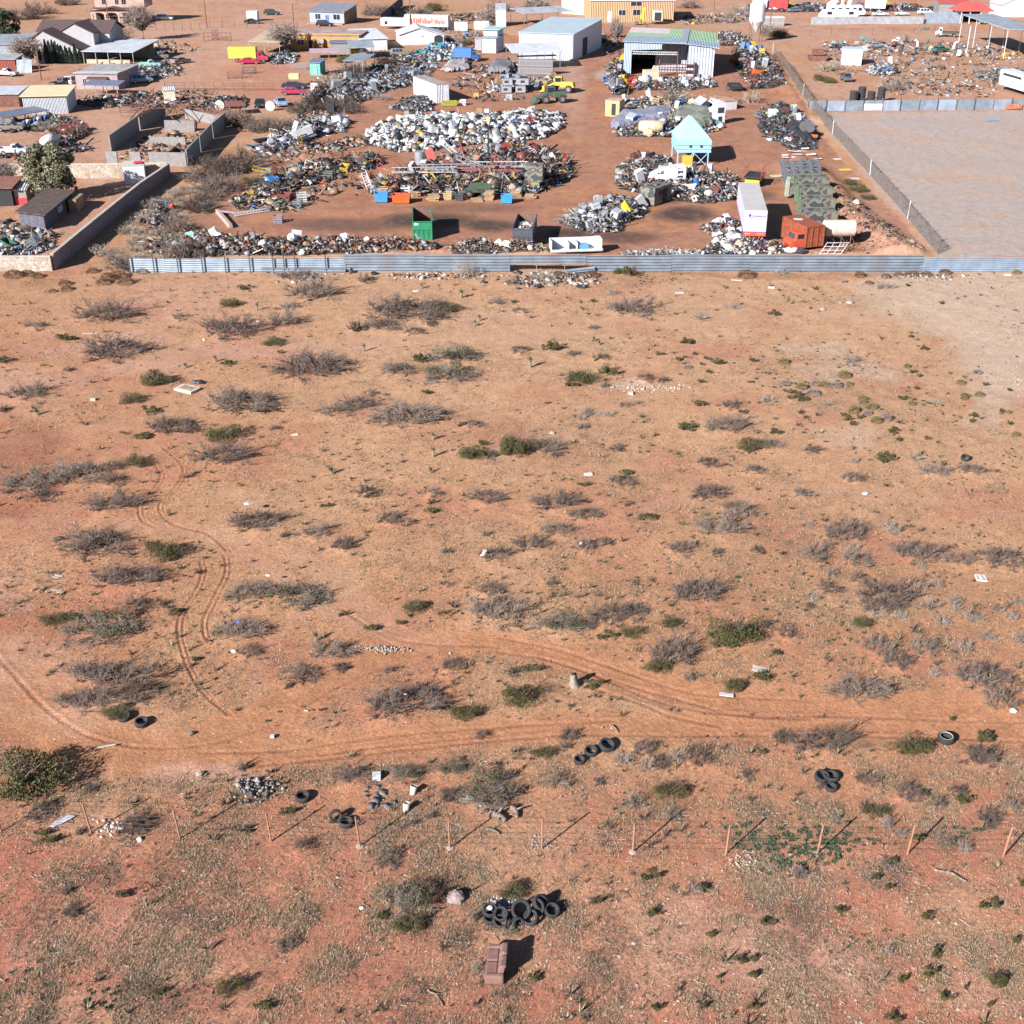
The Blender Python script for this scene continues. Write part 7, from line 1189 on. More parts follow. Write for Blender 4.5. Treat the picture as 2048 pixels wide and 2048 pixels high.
strew(H3, [('metal_rack','cream',(.42,.36,.26),5,1.3),('lattice_truss','yellow',Y1,2,1),('ladder','white',W1,3,1),('crate','dark green',(.09,.12,.1),3,1.2),('plank_stack','tan',T1,4,1.1),('pipe_bundle','dark',K1,4,1.2),('tyre','black',K1,4,1.2),('cabinet','red-brown',RU,2,1),('corrugated_sheet','orange',O1,2,1),('plastic_bag','white',W1,3,.8),('tub','yellow',Y1,1,1.1),('drum','grey',G1,3,1.2)])
strew(H4, [('water_tank','silver',(.36,.38,.42),2,1),('cabinet','silver',(.34,.36,.4),3,1),('corrugated_sheet','silver',(.36,.38,.42),4,1.1),('tub','grey',G1,2,1),('pipe_bundle','silver',(.33,.33,.34),3,1),('washing_machine','grey',G1,3,1)])
strew(H5, [('cabinet','white',W1,3,1),('plastic_bag','white',W1,5,1),('corrugated_sheet','white',W1,4,1.2),('pipe_bundle','grey',G1,3,1),('tyre','black',K1,4,1),('drum','blue',B1,1,1.2),('washing_machine','white',W1,4,1),('crate','rusty',RU,3,1)])
strew(H6, [('plastic_bag','white',W1,10,1),('plastic_bag','cream',(.4,.33,.27),5,.8),('tub','red',R1,1,.8),('washing_machine','white',W1,3,.8),('plastic_bag','black',K1,4,.7)])
strew(H7, [('plastic_bag','white',W1,10,1.1),('cabinet','white',W1,2,1),('pipe_bundle','grey',G1,3,.9),('corrugated_sheet','white',W1,3,1),('plank_stack','red-brown',(.25,.05,.04),2,1),('tub','turquoise',(.35,.65,.6),1,.9),('tyre','black',K1,4,1),('metal_chair','grey',G1,2,1)])
strew(H8, [('plastic_bag','cream',(.5,.42,.36),4,.8),('plank_stack','tan',T1,2,.9)]); strew(H10, [('tub','yellow',Y1,2,1.6),('crate','yellow',Y1,1,1.4),('cabinet','grey',G1,3,1.2),('drum','dark',K1,3,1.2),('tub','blue',B1,1,1.3)])
strew(H11, [('cabinet','cream',(.52,.46,.36),1,2.2),('washing_machine','white',W1,7,1.1),('plastic_bag','white',W1,5,1.2),('drum','blue',B1,1,1.3),('crate','dark red',R1,2,1.3),('cabinet','turquoise',TQ,1,1)])
strew(H13, [('water_tank','pale',(.4,.42,.5),3,1.3),('cabinet','white',W1,4,1.1),('crate','tan',T1,3,1.3),('crate','olive',(.1,.14,.09),1,1.3),('tub','turquoise',TQ,1,1.2),('plastic_bag','cream',(.5,.38,.25),2,1.8),('plank_stack','brown',(.2,.12,.07),3,1.2),('washing_machine','white',W1,5,1.1),('tub','blue',B1,2,1.2),('plastic_bag','white',W1,4,1.2)])
strew(H14, [('cabinet','blue',B1,3,1.2),('tub','orange',O1,2,1.4),('crate','rusty',RU,4,1.3),('drum','turquoise',(.1,.35,.4),3,1.3),('cabinet','white',W1,3,1.1),('crate','yellow',Y1,2,1.3),('metal_rack','red',R1,2,1.4),('tyre','black',K1,4,1.3)])
strew(H15, [('plastic_bag','black',K1,5,1.5),('tub','red-orange',O1,2,1.1),('crate','brown',(.12,.05,.04),2,1.3),('tub','blue',(.05,.15,.6),2,1.1),('metal_rack','yellow',Y1,1,1.2),('corrugated_sheet','white',W1,6,1),('cabinet','white',W1,2,1.2),('pipe_bundle','blue-grey',(.2,.25,.3),3,1.1)])
strew(H16, [('corrugated_sheet','blue-grey',(.25,.3,.4),8,1.6),('water_tank','grey',G1,3,1.2),('tyre','black',K1,4,1.3),('cabinet','grey',G1,4,1.2),('tub','olive',(.1,.16,.1),2,1.2)]); strew(H17, [('tub','turquoise',TQ,3,1.4),('drum','blue',B1,4,1.3),('drum','white',W1,4,1.2)])
strew(H19, [('crate','tan',T1,4,1.2),('cabinet','grey',G1,3,1),('tyre','black',K1,3,1.2)]); strew(H20, [('cabinet','white',W1,2,1),('tub','blue',B1,1,1.2),('plastic_bag','black',K1,2,1.6)]); strew(H21, [('ladder','blue-green',(.15,.3,.35),3,1.6),('pipe_bundle','grey',G1,4,1.4),('plank_stack','grey',G1,4,1.3)])
strew(H22, [('cabinet','white',W1,3,1),('tub','turquoise',TQ,3,1.2),('drum','green',GN,2,1.2),('metal_rack','dark',K1,4,1.3),('crate','yellow',Y1,1,1.1),('crate','dark',K1,3,1.3),('washing_machine','white',W1,3,1.2)])
strew(H23, [('drum','red',(.45,.04,.04),1,1.2),('metal_rack','grey',G1,2,1.2),('corrugated_sheet','dark',K1,2,1)]); strew(H24, [('drum','grey',G1,1,1),('plastic_bag','white',W1,3,.8),('tub','dark green',(.03,.1,.07),1,1),('crate','grey',G1,2,1.2)]); strew(H25, [('crate','rusty',RU,3,1.2),('corrugated_sheet','white',W1,2,1.2)])
strew(H31, [('tub','yellow',Y1,2,2),('cabinet','orange',O1,1,2.4),('cabinet','white',W1,5,2),('tub','blue',B1,2,2)]); strew(H32, [('corrugated_sheet','dark blue',(.1,.12,.18),6,2),('tub','white',W1,2,2),('metal_rack','cream',(.6,.55,.42),2,1.4),('cabinet','white',W1,2,1),('crate','black',K1,1,1.4),('tyre','black',K1,3,1.1),('corrugated_sheet','rusty',RU,2,1.4)])
strew(H33, [('plastic_bag','white',W1,2,.8)])
# ---------------------------------------------------------------- the scrap yard: big single things
GRN = pm((.02,.2,.1),.5,0,.12,1.5,0,.12); DGR = pm((.06,.065,.08),.6,0,.15,1.5,0,.2); RIN = pm((.15,.09,.07),.9,0,.3,2,.2,.3)
def dumpster(label, L, R, D, H, mat, inner, fill=None, mark=False, rz=0):
    p, a, W = fr(L, R); a += rz; t = T('roll_off_dumpster', label, 'dumpster', p, a); h = .08
    P('floor', MB().box(0,W,0,D,.12,.25), inner, t); P('front_gate', MB().box(0,W,-h,0,.12,H), mat, t); P('left_side', MB().box(0,h,.001,D,.251,H), mat, t); P('right_side', MB().box(W-h,W,.001,D,.251,H), mat, t); P('rear_end', MB().box(0,W,D+.001,D+h,.12,H), inner, t); P('inner_lining', MB().box(h+.003,h+.02,.01,D-.01,.26,H-.03).box(W-h-.02,W-h-.003,.01,D-.01,.26,H-.03), inner, t)
    m = MB()
    for x in (0,W*.24,W*.5,W*.76,W-.1): m.box(x,x+.1,-h-.07,-h-.002,.14,H*.55)
    m.box(0,W,-h-.08,-h-.003,H*.55+.003,H*.55+.09).box(-.02,W+.02,-h-.09,-h-.002,H-.09,H+.02).box(0,W,-h-.08,-h-.003,.03,.137)
    for k in range(8): y = D*k/7.3; m.box(-.07,-.003,y,y+.1,.14,H)
    m.box(-.08,-.002,-.0,D,H+.003,H+.07).box(W+.002,W+.08,0,D,H+.003,H+.07)
    P('ribs', m, mat, t)
    for x in (.2, W-.2):
        for y in (.5, D-.5): P('roller', MB().lathe([(.12,-.1),(.12,.1)],(x,y,.12),10,'x'), DARKM, t)
    if mark: P('number_plate', MB().lathe([(.16,-h-.02),(.16,-h-.012)],(.28,0,H-.32),16,'y').box(.46,.62,-h-.02,-h-.01,H-.44,H-.2), WHT, t)
    if fill: g = np.random.default_rng(3); n = 260; C = np.stack([g.uniform(.3,W-.3,n), g.uniform(.3,D-1.6,n), H*.72+g.uniform(-.1,.2,n)],1); Rm = np.array([[math.cos(a),-math.sin(a)],[math.sin(a),math.cos(a)]]); C[:, :2] = C[:, :2]@Rm.T+np.array([p.x,p.y]); C[:, 2] += p.z; P('fill_base', MB().box(h+.02,W-h-.02,.01,D-1.3,.26,H*.68), DARKM, t); scrapmesh('scrap_load','crushed metal and paper scrap filling the dark dumpster','scrap',C,g,WH*2+GY*2+TN+RS,.15,.45,.3,MIXJ)
    return t
dumpster('empty green roll-off dumpster standing in the open yard',(827,481),(865,480.6),6.8,2.25,GRN,RIN,mark=True,rz=.03); dumpster('dark grey roll-off dumpster filled with scrap by the fence',(1026,495),(1065,496),6.8,2.05,DGR,RIN,True)
# white semi trailer
pA = at(1490,422,3.95); pB = at(1476.6,366,3.95); az = math.atan2(pB.y-pA.y, pB.x-pA.x)-math.pi/2; D = (pB-pA).length; W = 2.6; t = T('semi_trailer','white box semi trailer with an orange rear bumper band','trailer',(pA.x,pA.y,hz(pA.x,pA.y)),az)
P('box', MB().box(0,W,0,D,1.35,3.95), pm((.5,.5,.58),.5,0,.05,.8,0,.05), t); P('roof', MB().box(.02,W-.02,.02,D-.02,3.953,4.0), pm((.42,.4,.4),.8,0,.08,.6), t); P('rear_door', MB().box(.08,W-.08,-.04,-.003,1.55,3.8), WHT, t); ORB = pm((.62,.09,.03),.6); PUR = pm((.16,.05,.3),.6)
P('orange_band', MB().box(0,W,-.06,-.002,1.02,1.45), ORB, t); P('purple_stripe', MB().box(0,W,-.065,-.045,1.452,1.53).box(-.012,-.003,0,D,1.36,1.5), PUR, t); P('bumper', MB().box(.5,2.1,-.1,-.04,.5,.6).box(.7,.8,-.08,-.02,.6,1.02).box(1.8,1.9,-.08,-.02,.6,1.02), ORB, t)
m = MB(); [m.box(x,x+.12,-.075,-.062,1.25,1.33) for x in (.2,.42,.64,1.6,1.9,2.2)]; P('light_panel', m, WHT, t); m = MB(); [m.quad((x-.14,-.045,1.85),(x,-.045,1.7),(x+.14,-.045,1.85),(x,-.045,2.0)) for x in (.75,1.1,1.45)]; P('scratched_pattern', m, pm((.6,.6,.64),.7), t)
def lettering(text, size, loc, mat, par, nm='lettering', rot=(math.pi/2,0,0)):
    c = bpy.data.curves.new(nm, 'FONT'); c.body = text; c.size = size; c.extrude = .004; c.offset = .012; c.materials.append(mat); q_ = bpy.data.objects.new(nm, c); COL.objects.link(q_); me = bpy.data.meshes.new_from_object(q_); bpy.data.objects.remove(q_); o = bpy.data.objects.new(nm, me); COL.objects.link(o); o.location = loc; o.rotation_euler = rot; o.parent = par; return o
lettering('Robinson', .42, (.9,-.05,3.22), PUR, t); P('emblem', MB().lathe([(.2,-.055),(.2,-.045)],(.62,0,3.42),7,'y'), PUR, t); P('emblem', MB().add([(.75,-.05,3.05),(1.0,-.05,3.1),(.95,-.05,3.2),(.8,-.05,3.25)],[(0,1,2,3)]), pm((.5,.05,.08),.6), t)
m = MB(); [m.box(-.012,-.003,y,y+.9,2.2+.2*(k % 2),2.9-.1*k) for k, y in enumerate((2,3.2,4.6))]; P('side_marking', m, pm((.45,.45,.65),.6), t)
for y in (1.2,2.4):
    for x in (.3,W-.3): wheel(t, x, y, .5, .3)
for o in list(t.children):
    if o.name.startswith('wheel'): o.location = (0,0,0)
P('landing_leg', MB().box(.4,.55,D-3,D-2.85,0,1.35).box(W-.55,W-.4,D-3,D-2.85,0,1.35), STEEL, t)
# camouflage shelters in a row
pos = [((1602,463),(1672,461)),((1602,441),(1667,439)),((1597,419),(1662,417)),((1588,398),(1655,396))]
for i, (L, R) in enumerate(pos):
    p, a, W = fr(L, R); t = T('equipment_shelter', f'camouflage painted equipment shelter, {["nearest the orange truck","second from the orange truck","third from the orange truck","farthest, below the steel frames"][i]}', 'shelter', p, a, 'camouflage shelters in a row'); P('box', MB().box(0,W,0,2.2,.15,2.3), CAMO, t, bevel=.04).location = (0,0,0); P('end_door', MB().box(-.06,-.004,.3,1.9,.3,2.1), pm((.1,.15,.08),.8), t); m = MB(); m.box(.1,W-.1,.1,.18,2.31,2.38).box(.1,W-.1,2.0,2.08,2.31,2.38).box(.0,.1,-.08,-.002,.15,2.3).box(W-.1,W,-.08,-.002,.15,2.3); P('edge_rails', m, pm((.12,.15,.1),.8), t); P('skids', MB().box(.3,.6,.0,2.2,-.1,.147).box(W-.6,W-.3,0,2.2,-.1,.147), DARKM, t)
for i in range(2):
    p, a, W = fr((1582+i*3-4,397-i*6),(1648,395-i*6)); t = T('shelter_panel', f'camouflage roof panel rack behind the shelters, {["front","rear"][i]} one', 'panel', p, a, 'camouflage panel racks'); P('panel', MB().box(0,W,0,.5,.2,2.2), CAMO, t); P('side_panel', MB().box(-.5,-.1,-.1,.6,0,2.1), pm((.3,.33,.25),.8), t)
for i in range(6):
    p, a, W = fr((1570-i*1.5,388-i*7),(1642-i*2,386-i*7)); t = T('chassis_frame', f'grey steel chassis frame stacked behind the camouflage shelters, {["first","second","third","fourth","fifth","last"][i]} from the front', 'frame', p, a, 'grey steel chassis frames'); m = MB(); m.box(0,W,0,.15,1.2,1.4).box(0,W,1.4,1.55,1.2,1.4)
    for k in range(5): x = W*k/4; m.box(x-.08,x+.08,-.1,1.7,1.42,1.55).tube((x,.0,0),(x,.0,2.0+.2*(k % 2)),.07,5).tube((x+.3,.7,1.0),(x+.3,.7,1.9),.05,5)
    P('frame', m, pm((.15,.18,.21),.5,.3,.3,2), t)
# orange truck with rusty container body
p = G(1592,503); t = T('orange_truck','old orange truck cab behind the fence, nose to the left','truck',p,math.radians(195)); t.scale = (.92,.92,.92); OR = pm((.45,.065,.028),.7,0,.2,2,0,.4); P('cab', MB().prism([(-1.0,.4),(1.0,.4),(1.5,.9),(1.35,1.35),(.85,1.5),(.7,2.3),(-1.0,2.35)], -1.0, 1.0), OR, t, bevel=.15); P('windscreen', MB().add([(.93,-.8,1.55),(.93,.8,1.55),(.77,.7,2.2),(.77,-.7,2.2)],[(0,1,2,3)]), GLASS, t); P('rear_window', MB().box(-1.03,-1.005,-.5,.5,1.6,2.1), GLASS, t)
for s in (-1,1): P('window', MB().box(-.4,.5,s*1.005-.012,s*1.005+.012,1.6,2.15), GLASS, t); P('fender', MB().lathe([(.55,-.2),(.55,.2)],(.9,s*.85,.6),12,'y'), OR, t); wheel(t,.95,s*.9,.42)
p, a, W = fr((1608,508),(1648,506)); t = T('rusty_container','rust-red ribbed container body behind the orange truck cab','container',p,a+.18); RD2 = pm((.26,.065,.03),.85,0,.3,2,.2,.2); P('box', MB().box(0,2.4,0,5.2,.5,2.9), RD2, t); m = MB()
for k in range(11): y = 5.2*k/10.5; m.box(-.08,-.003,y,y+.1,.5,2.9)
for x in (0,.75,1.5,2.3): m.box(x,x+.1,-.08,-.003,.5,2.9)
m.box(0,2.4,-.09,-.082,2.8,2.95); P('ribs', m, RD2, t); P('roof_patch', MB().prism([(.4,3.2),(1.3,2.9),(1.5,3.5),(.6,3.9)], 2.903, 2.94, 'z'), WHT, t); [P('wheel', MB().lathe([(.45,-.15),(.45,.15)],(x,1.2,.4),12,'x'), RUB, t) for x in (.1,2.2)]
# horizontal tank on a stand
t = T('storage_tank','pale tan horizontal cylinder tank on a rusty stand','tank',G(1674,494),.04); P('tank', MB().lathe([(.55,-1.95),(.9,-1.82),(.98,-1.75),(.93,-1.45),(.95,-1.4),(.95,1.7),(.7,1.82)],(0,0,2.2),28,'x'), pm((.55,.44,.38),.6,0,.15,1.5,0,.45), t, smooth=False); m = MB()
for x in (-1.0,.2,1.3):
    for y in (-.6,.6): m.tube((x,y,0),(x,y,1.5),.06,5)
    m.tube((x,-.6,1.4),(x+.9,-.6,0),.04,4)
P('stand', m, RUSTR, t)
# blue hopper building on legs
p, a, W = fr((1357,331),(1414,331)); t = T('hopper_tower','light blue steel hopper with a peaked roof on braced legs','hopper',p,a); LB = pm((.26,.44,.57),.6,0,.06,1,0,.06); LB2 = pm((.33,.53,.65),.6,0,.05,1,0,.05); z0 = 1.9; x0, x1 = -.35, W+.45
P('front_bands', MB().box(x0,x1,-.1,7.5,z0,z0+.25).box(x0+.05,x1-.05,-.02,7.4,z0+.253,z0+.55).box(x0-.03,x1+.03,-.14,7.55,z0+.553,z0+.7).box(x0+.05,x1-.05,-.02,7.4,z0+.703,z0+1.1).box(x0-.03,x1+.03,-.14,7.55,z0+1.103,z0+1.25).box(x0,x1,-.05,7.45,z0+1.253,z0+1.75), LB, t)
zt = z0+1.76; cx = (x0+x1)/2-.2; P('peaked_roof', MB().add([(x0,0,zt),(x1,0,zt),(x1,7.4,zt),(x0,7.4,zt),(cx,6.4,zt+2.6)],[(0,1,4),(1,2,4),(2,3,4),(3,0,4),(3,2,1,0)]), LB2, t)
m = MB(); m.tube((x1-.3,.6,zt+.3),(cx+.3,6,zt+2.5),.06,4).tube((x1-.1,1.6,zt+.2),(cx+.6,6,zt+2.2),.05,4); P('edge_rail', m, LB, t)
for x in (1.6,3.2): P('port_hole', MB().lathe([(.2,-.13),(.2,-.02)],(x,0,z0+.9),14,'y'), DARKM, t)
for x in (x0+.15, W*.5, x1-.4):
    for y in (0,7): P('leg', MB().box(x-.08,x+.08,y-.08,y+.08,-.2,z0), LB, t)
P('bracing', MB().tube((W*.5,0,z0),(W*.5+1.9,0,.1),.06,4).tube((x1-.4,0,z0),(W*.5+.5,0,.1),.06,4).tube((W*.5,0,z0),(W*.5-1.3,0,.5),.06,4), LB, t); o = P('yellow_cabinet', MB().box(0,1.5,0,.6,0,1.6), pm((.55,.33,.05),.7,0,.15,2)); o.location = G(1364,334); tag(o,'ochre yellow cabinet standing under the blue hopper','cabinet')
# aircraft nose section
p = G(1284,368); t = T('aircraft_nose','white cut-off aircraft nose section with a magenta stripe','aircraft part',p,-.03); sec = []; n = 20; v = []; K = 10; Lg = 5.9
for k in range(K+1):
    q = k/K; r = 1.5*math.sqrt(1-(1-q)**2.0) if q < 1 else 1.5; r = max(r, .08); zc = .75+.75*min(1, q*1.15)+0.02; rz_ = r*(.95 if q > .35 else .72+.23*q/.35)
    for i in range(n): aa = 6.2832*i/n; v.append((q*Lg, r*math.cos(aa), zc+rz_*math.sin(aa)*(.95)))
f = [(k*n+i, k*n+(i+1) % n, (k+1)*n+(i+1) % n, (k+1)*n+i) for k in range(K) for i in range(n)]+[tuple(range(n))[::-1]]
P('fuselage', MB().add(v, f), pm((.48,.51,.57),.4,.1,.05,1,0,.08), t, smooth=True); P('cut_interior', MB().lathe([(1.42,Lg-.05),(1.42,Lg-.03)],(0,0,1.5),20,'x'), DARKM, t)
def onskin(x, zf):
    q = x/Lg; r = 1.5*math.sqrt(max(0, 1-(1-q)**2)); zc = .77+.75*min(1, q*1.15); rz_ = r*.95*.95; z = zc+rz_*zf; return (x, -r*math.sqrt(max(0, 1-zf*zf))-.02, z)
P('door_opening', MB().add([onskin(4.75,-.55),onskin(5.5,-.55),onskin(5.5,-.1),onskin(5.5,.35),onskin(5.5,.72),onskin(4.75,.72),onskin(4.75,.35),onskin(4.75,-.1)],[(0,1,2,7),(7,2,3,6),(6,3,4,5)]), DARKM, t); P('door_panel', MB().add([onskin(3.9,-.55),onskin(4.7,-.55),onskin(4.7,-.1),onskin(4.7,.35),onskin(4.7,.75),onskin(3.9,.75),onskin(3.9,.35),onskin(3.9,-.1)],[(0,1,2,7),(7,2,3,6),(6,3,4,5)]), WHT, t)
for a_, b_, c_, d_ in ((2.0,2.35,.42,.62),(2.42,2.9,.4,.7)): P('cockpit_window', MB().add([onskin(a_,c_),onskin(b_,c_),onskin(b_,d_),onskin(a_,d_)],[(0,1,2,3)]), GLASS, t)
P('magenta_stripe', MB().add([onskin(3.4,.9),onskin(4.6,.82),onskin(5.88,.8),onskin(5.88,.97),onskin(4.6,.98)],[(0,1,2,3,4)]), pm((.55,.08,.25),.6), t)
# tilted camouflage box, cube, gun carriage
p, a, W = fr((1308,413),(1342,400)); t = T('equipment_shelter','worn green camouflage shelter box with an open doorway, alone by the nose cone','shelter',p,a); P('box', MB().box(0,W,0,2.3,.1,2.3), CAMO, t, bevel=.03); P('doorway', MB().box(W*.45,W*.72,-.03,-.004,.2,1.9), DARKM, t); P('skids', MB().box(.2,.5,0,2.3,-.1,.097), DARKM, t); P('roof_vent', MB().box(W*.4,W*.6,.8,1.3,2.31,2.45), pm((.1,.13,.08),.8), t)
p, a, W = fr((1049,378),(1085,379)); t = T('equipment_shelter','camouflage cube shelter standing on the right of the great scrap heap','shelter',p,a); P('box', MB().box(0,W,0,2.4,.9,3.1), CAMO, t, bevel=.04); P('step_box', MB().box(W*.35,W*.85,-.9,-.05,0,1.1), pm((.2,.23,.12),.8), t); P('legs', MB().box(.1,.25,.1,.25,0,.897).box(W-.25,W-.1,.1,.25,0,.897), DARKM, t)
t = T('gun_carriage','dark green wheeled artillery carriage in front of the great scrap heap','carriage',G(952,393),.05); OG = pm((.05,.075,.05),.7,0,.2,2); P('trail_arms', MB().tube((-3,-.3,.3),(0,-.3,.9),.12,5).tube((-3,.5,.3),(0,.3,.9),.12,5).tube((-.5,0,1.1),(3,0,.8),.14,6), OG, t); P('shield', MB().prism([(-1.2,.9),(1.8,.9),(2.4,1.6),(.6,1.9),(-.8,1.7)], -.1, .1), OG, t); P('deck', MB().box(-1.5,1.6,-.8,.8,.7,.9), OG, t); wheel(t,-1,-.9,.5); wheel(t,1.1,-.9,.5); P('hand_wheel', MB().torus(.25,.04,(0,-.95,1.3),14,5), OG, t)
# bins, pallets stacks, small yard things
def bin_(label, L, R, D, H, col):
    p, a, W = fr(L, R); t = T('waste_bin', label, 'bin', p, a); m_ = pm(col,.55,0,.15,2,0,.1); s = .12; P('tub', MB().prism([(s,.1),(W-s,.1),(W,H),(W-.07,H),(W-s-.05,.17),(s+.05,.17),(.07,H),(0,H)], 0, D), m_, t); P('front_panel', MB().add([(s,-.0,.1),(W-s,0,.1),(W,-.06,H),(0,-.06,H),(s,.05,.1),(W-s,.05,.1),(W,-.01,H),(0,-.01,H)],[(0,1,2,3),(7,6,5,4),(3,2,6,7),(0,3,7,4),(1,5,6,2)]), m_, t); P('rim', MB().box(-.03,W+.03,-.1,-.062,H-.08,H+.02), m_, t); P('rear_panel', MB().box(0,W,D+.002,D+.05,.1,H), m_, t); P('foot', MB().box(s,s+.25,.1,D-.1,0,.097).box(W-s-.25,W-s,.1,D-.1,0,.097), DARKM, t)
bin_('blue waste bin left of the orange one at the great heap',(749,406),(776,406),1.3,1.25,(.04,.22,.5)); bin_('orange waste bin in front of the great scrap heap',(784,408),(820,408),1.4,1.15,(.62,.09,.02)); bin_('blue waste bin with a curled wire mark, right of the pallets',(1002,408),(1025,408),1.2,1.15,(.04,.25,.6)); bin_('open blue basket bin on the left arm heap',(540,375),(560,373),1.2,1.2,(.04,.2,.5)); bin_('maroon bin at the tip of the left arm heap',(558,402),(580,403),1.4,.9,(.16,.04,.04)); bin_('olive bin at the end of the storage container',(886,214),(915,213),1.4,.9,(.3,.3,.05))
def stack(px, py, n, label, me, mat, dz, jit=.08, group=None, s=1.0, word='pallet'):
    R = random.Random(px)
    for k in range(n):
        o = bpy.data.objects.new(word, me); COL.objects.link(o); o.location = G(px, py, k*dz)+Vector((R.uniform(-jit,jit), R.uniform(-jit,jit), 0)); o.scale = (s,s,s); o.rotation_euler = (0,0,R.uniform(-.25,.25)); 
        if not me.materials: me.materials.append(mat)
        o.material_slots[0].link = 'OBJECT'; o.material_slots[0].material = mat
        tag(o, f'{label}, {["bottom one","second from the bottom","third from the bottom","fourth from the bottom","fifth from the bottom","sixth from the bottom","seventh from the bottom","eighth from the bottom"][k] if k < n-1 or n == 1 else "topmost"}', word, group)
PM_ = KIND['pallet'][0]; WD = pm((.34,.23,.13),.9,0,.25,2); stack(979,399,7,'wooden pallet in the tall stack beside the gun carriage',PM_,WD,.16,.06,'pallets in the tall stack'); stack(868,400,4,'wooden pallet in the messy stack right of the orange bin',PM_,WD,.18,.3,'pallets in the messy stack',1.2); stack(955,402,2,'wooden pallet lying before the gun carriage',PM_,WD,.15,.2,'pallets before the gun carriage',1.1); stack(830,392,3,'tan crate pallet behind the orange bin',PM_,WD,.2,.2,'pallets behind the orange bin'); stack(1030,392,4,'wooden pallet in the stack behind the right blue bin',PM_,WD,.17,.2,'pallets behind the right blue bin',1.1); stack(1062,396,3,'wooden pallet under the camouflage cube',PM_,WD,.17,.2,'pallets at the camouflage cube')
CR = KIND['crate'][0]
for px, py, col, lab, s in ((768,388,(.4,.3,.2),'open tan crate behind the left blue bin',1.2),(785,386,(.2,.07,.05),'red-brown crate behind the orange bin, left',1.3),(812,388,(.45,.46,.48),'white-grey crate behind the orange bin',1.3),(838,378,(.2,.08,.06),'red-brown slatted crate on the heap edge',1.3),(896,398,(.45,.32,.18),'low tan crate left of the gun carriage',1.1),(920,400,(.05,.05,.06),'black crate on a light pallet left of the gun carriage',1.1),(604,401,(.4,.4,.38),'grey wire crate at the tip of the left arm heap',1.3),(596,413,(.15,.16,.18),'dark tangle crate below the wire crate',1.1),(657,358,(.12,.14,.12),'dark green square crate at the right of the left arm heap',1.3),(557,445,(.2,.18,.24),'grey block crate alone on the open ground',1.1),(926,210,(.5,.48,.44),'pale square crate right of the olive bin',1.2),(1018,200,(.4,.4,.4),'grey crate right of the engine row',1.2),(735,357,(.15,.05,.03),'brown crate at the left tip of the great heap',1.1),(952,195,(.5,.35,.15),'wooden crate with a glass float by the containers',1.0)):
    o = bpy.data.objects.new('crate', CR); COL.objects.link(o); o.location = G(px, py); o.scale = (s,s,s); o.rotation_euler = (0,0,.1*(px % 5-2)); o.material_slots[0].link = 'OBJECT'; o.material_slots[0].material = pm(col,.8,0,.2,2); tag(o, lab, 'crate')
o = P('carcass', MB().box(0,6,0,1.6,.2,.3).box(0,6,1.5,1.6,.3,1.5).box(0,.1,0,1.5,.3,1.5).box(5.2,5.9,0,1.5,.3,1.6).box(0,6,-.05,.05,.3,.5).box(2,2.1,.1,1.5,.3,1.2).box(3,3.1,.1,1.5,.3,1.2), WHT); p, a, W = fr((1102,511),(1190,508)); o.location = p; o.rotation_euler = (0,0,a); o.name = 'gutted_trailer'; tag(o,'gutted white trailer shell lying behind the fence gap','trailer shell'); P('blue_box', MB().box(3.2,4.4,.3,1.2,.32,.9), pm((.1,.3,.5),.6), o)
o = P('funnel', MB().lathe([(1.1,.9),(.1,1.9),(.08,2.0)], n=8), pm((.75,.55,.02),.5)); o.location = G(1248,432); tag(o,'bright yellow cone-shaped funnel on the grey metal heap','funnel')
t = T('scissor_lift','yellow scissor lift platform with a red railing','lift',G(1508,368),-.35); P('platform', MB().box(-1.2,1.2,-2,2,1.2,1.35), DARKM, t); P('chassis', MB().box(-1.0,1.0,-1.9,1.9,.4,.95), pm((.65,.4,.02),.6), t); m = MB()
for x in (-1.2,1.2):
    for y in (-2,-.7,.7,2): m.tube((x,y,1.3),(x,y,2.4),.04,4)
    m.tube((x,-2,2.4),(x,2,2.4),.04,4).tube((x,-2,1.85),(x,2,1.85),.03,4)
m.tube((-1.2,2,2.4),(1.2,2,2.4),.04,4); P('railing', m, pm((.3,.06,.04),.7), t); [wheel(t,x,y,.38,.3) for x in (-.8,.8) for y in (-1.0,1.0)]
def loader(label, px, py, az, col):
    t = T('wheel_loader', label, 'loader', G(px, py), az); m_ = pm(col,.6,0,.12,1.5,0,.1); P('engine_body', MB().prism([(-3,1),(-.2,1),(-.2,2.1),(-2.7,2.0)], -.9, .9), m_, t, bevel=.08); P('cab', MB().box(-.4,1.0,-.7,.7,1.3,3.0), m_, t, bevel=.06); P('cab_glass', MB().box(-.3,.9,-.72,.72,2.0,2.8).box(-.42,1.02,-.6,.6,2.0,2.8), GLASS, t); P('lift_arm', MB().prism([(.8,1.2),(3,.7),(3,1.0),(1,1.9)], -.8, .8), m_, t); P('bucket', MB().prism([(2.9,.2),(4.0,.1),(3.4,.5),(3.3,1.3),(2.9,1.2)], -1.3, 1.3), m_, t)
    for x in (-1.9,1.3):
        for s in (-1,1): wheel(t,x,s*1.05,.75,.5)
loader('dark green wheel loader on the open yard',1102,206,-2.9,(.07,.1,.07)); loader('yellow wheel loader behind the green one',1120,184,2.9,(.6,.38,.05))
t, W = house('storage_container','white storage container with junk on its roof','container',(873,206),(899,204),12,3.2,3.2,pm((.55,.55,.62),.6,.1,.08,1,0,.1,('X',3,1)),pm((.32,.27,.25),.8,0,.3,1,.2,.3),.03); P('door', MB().box(W-.8,W-.1,-.04,-.003,.2,3), pm((.6,.62,.68),.6), t)
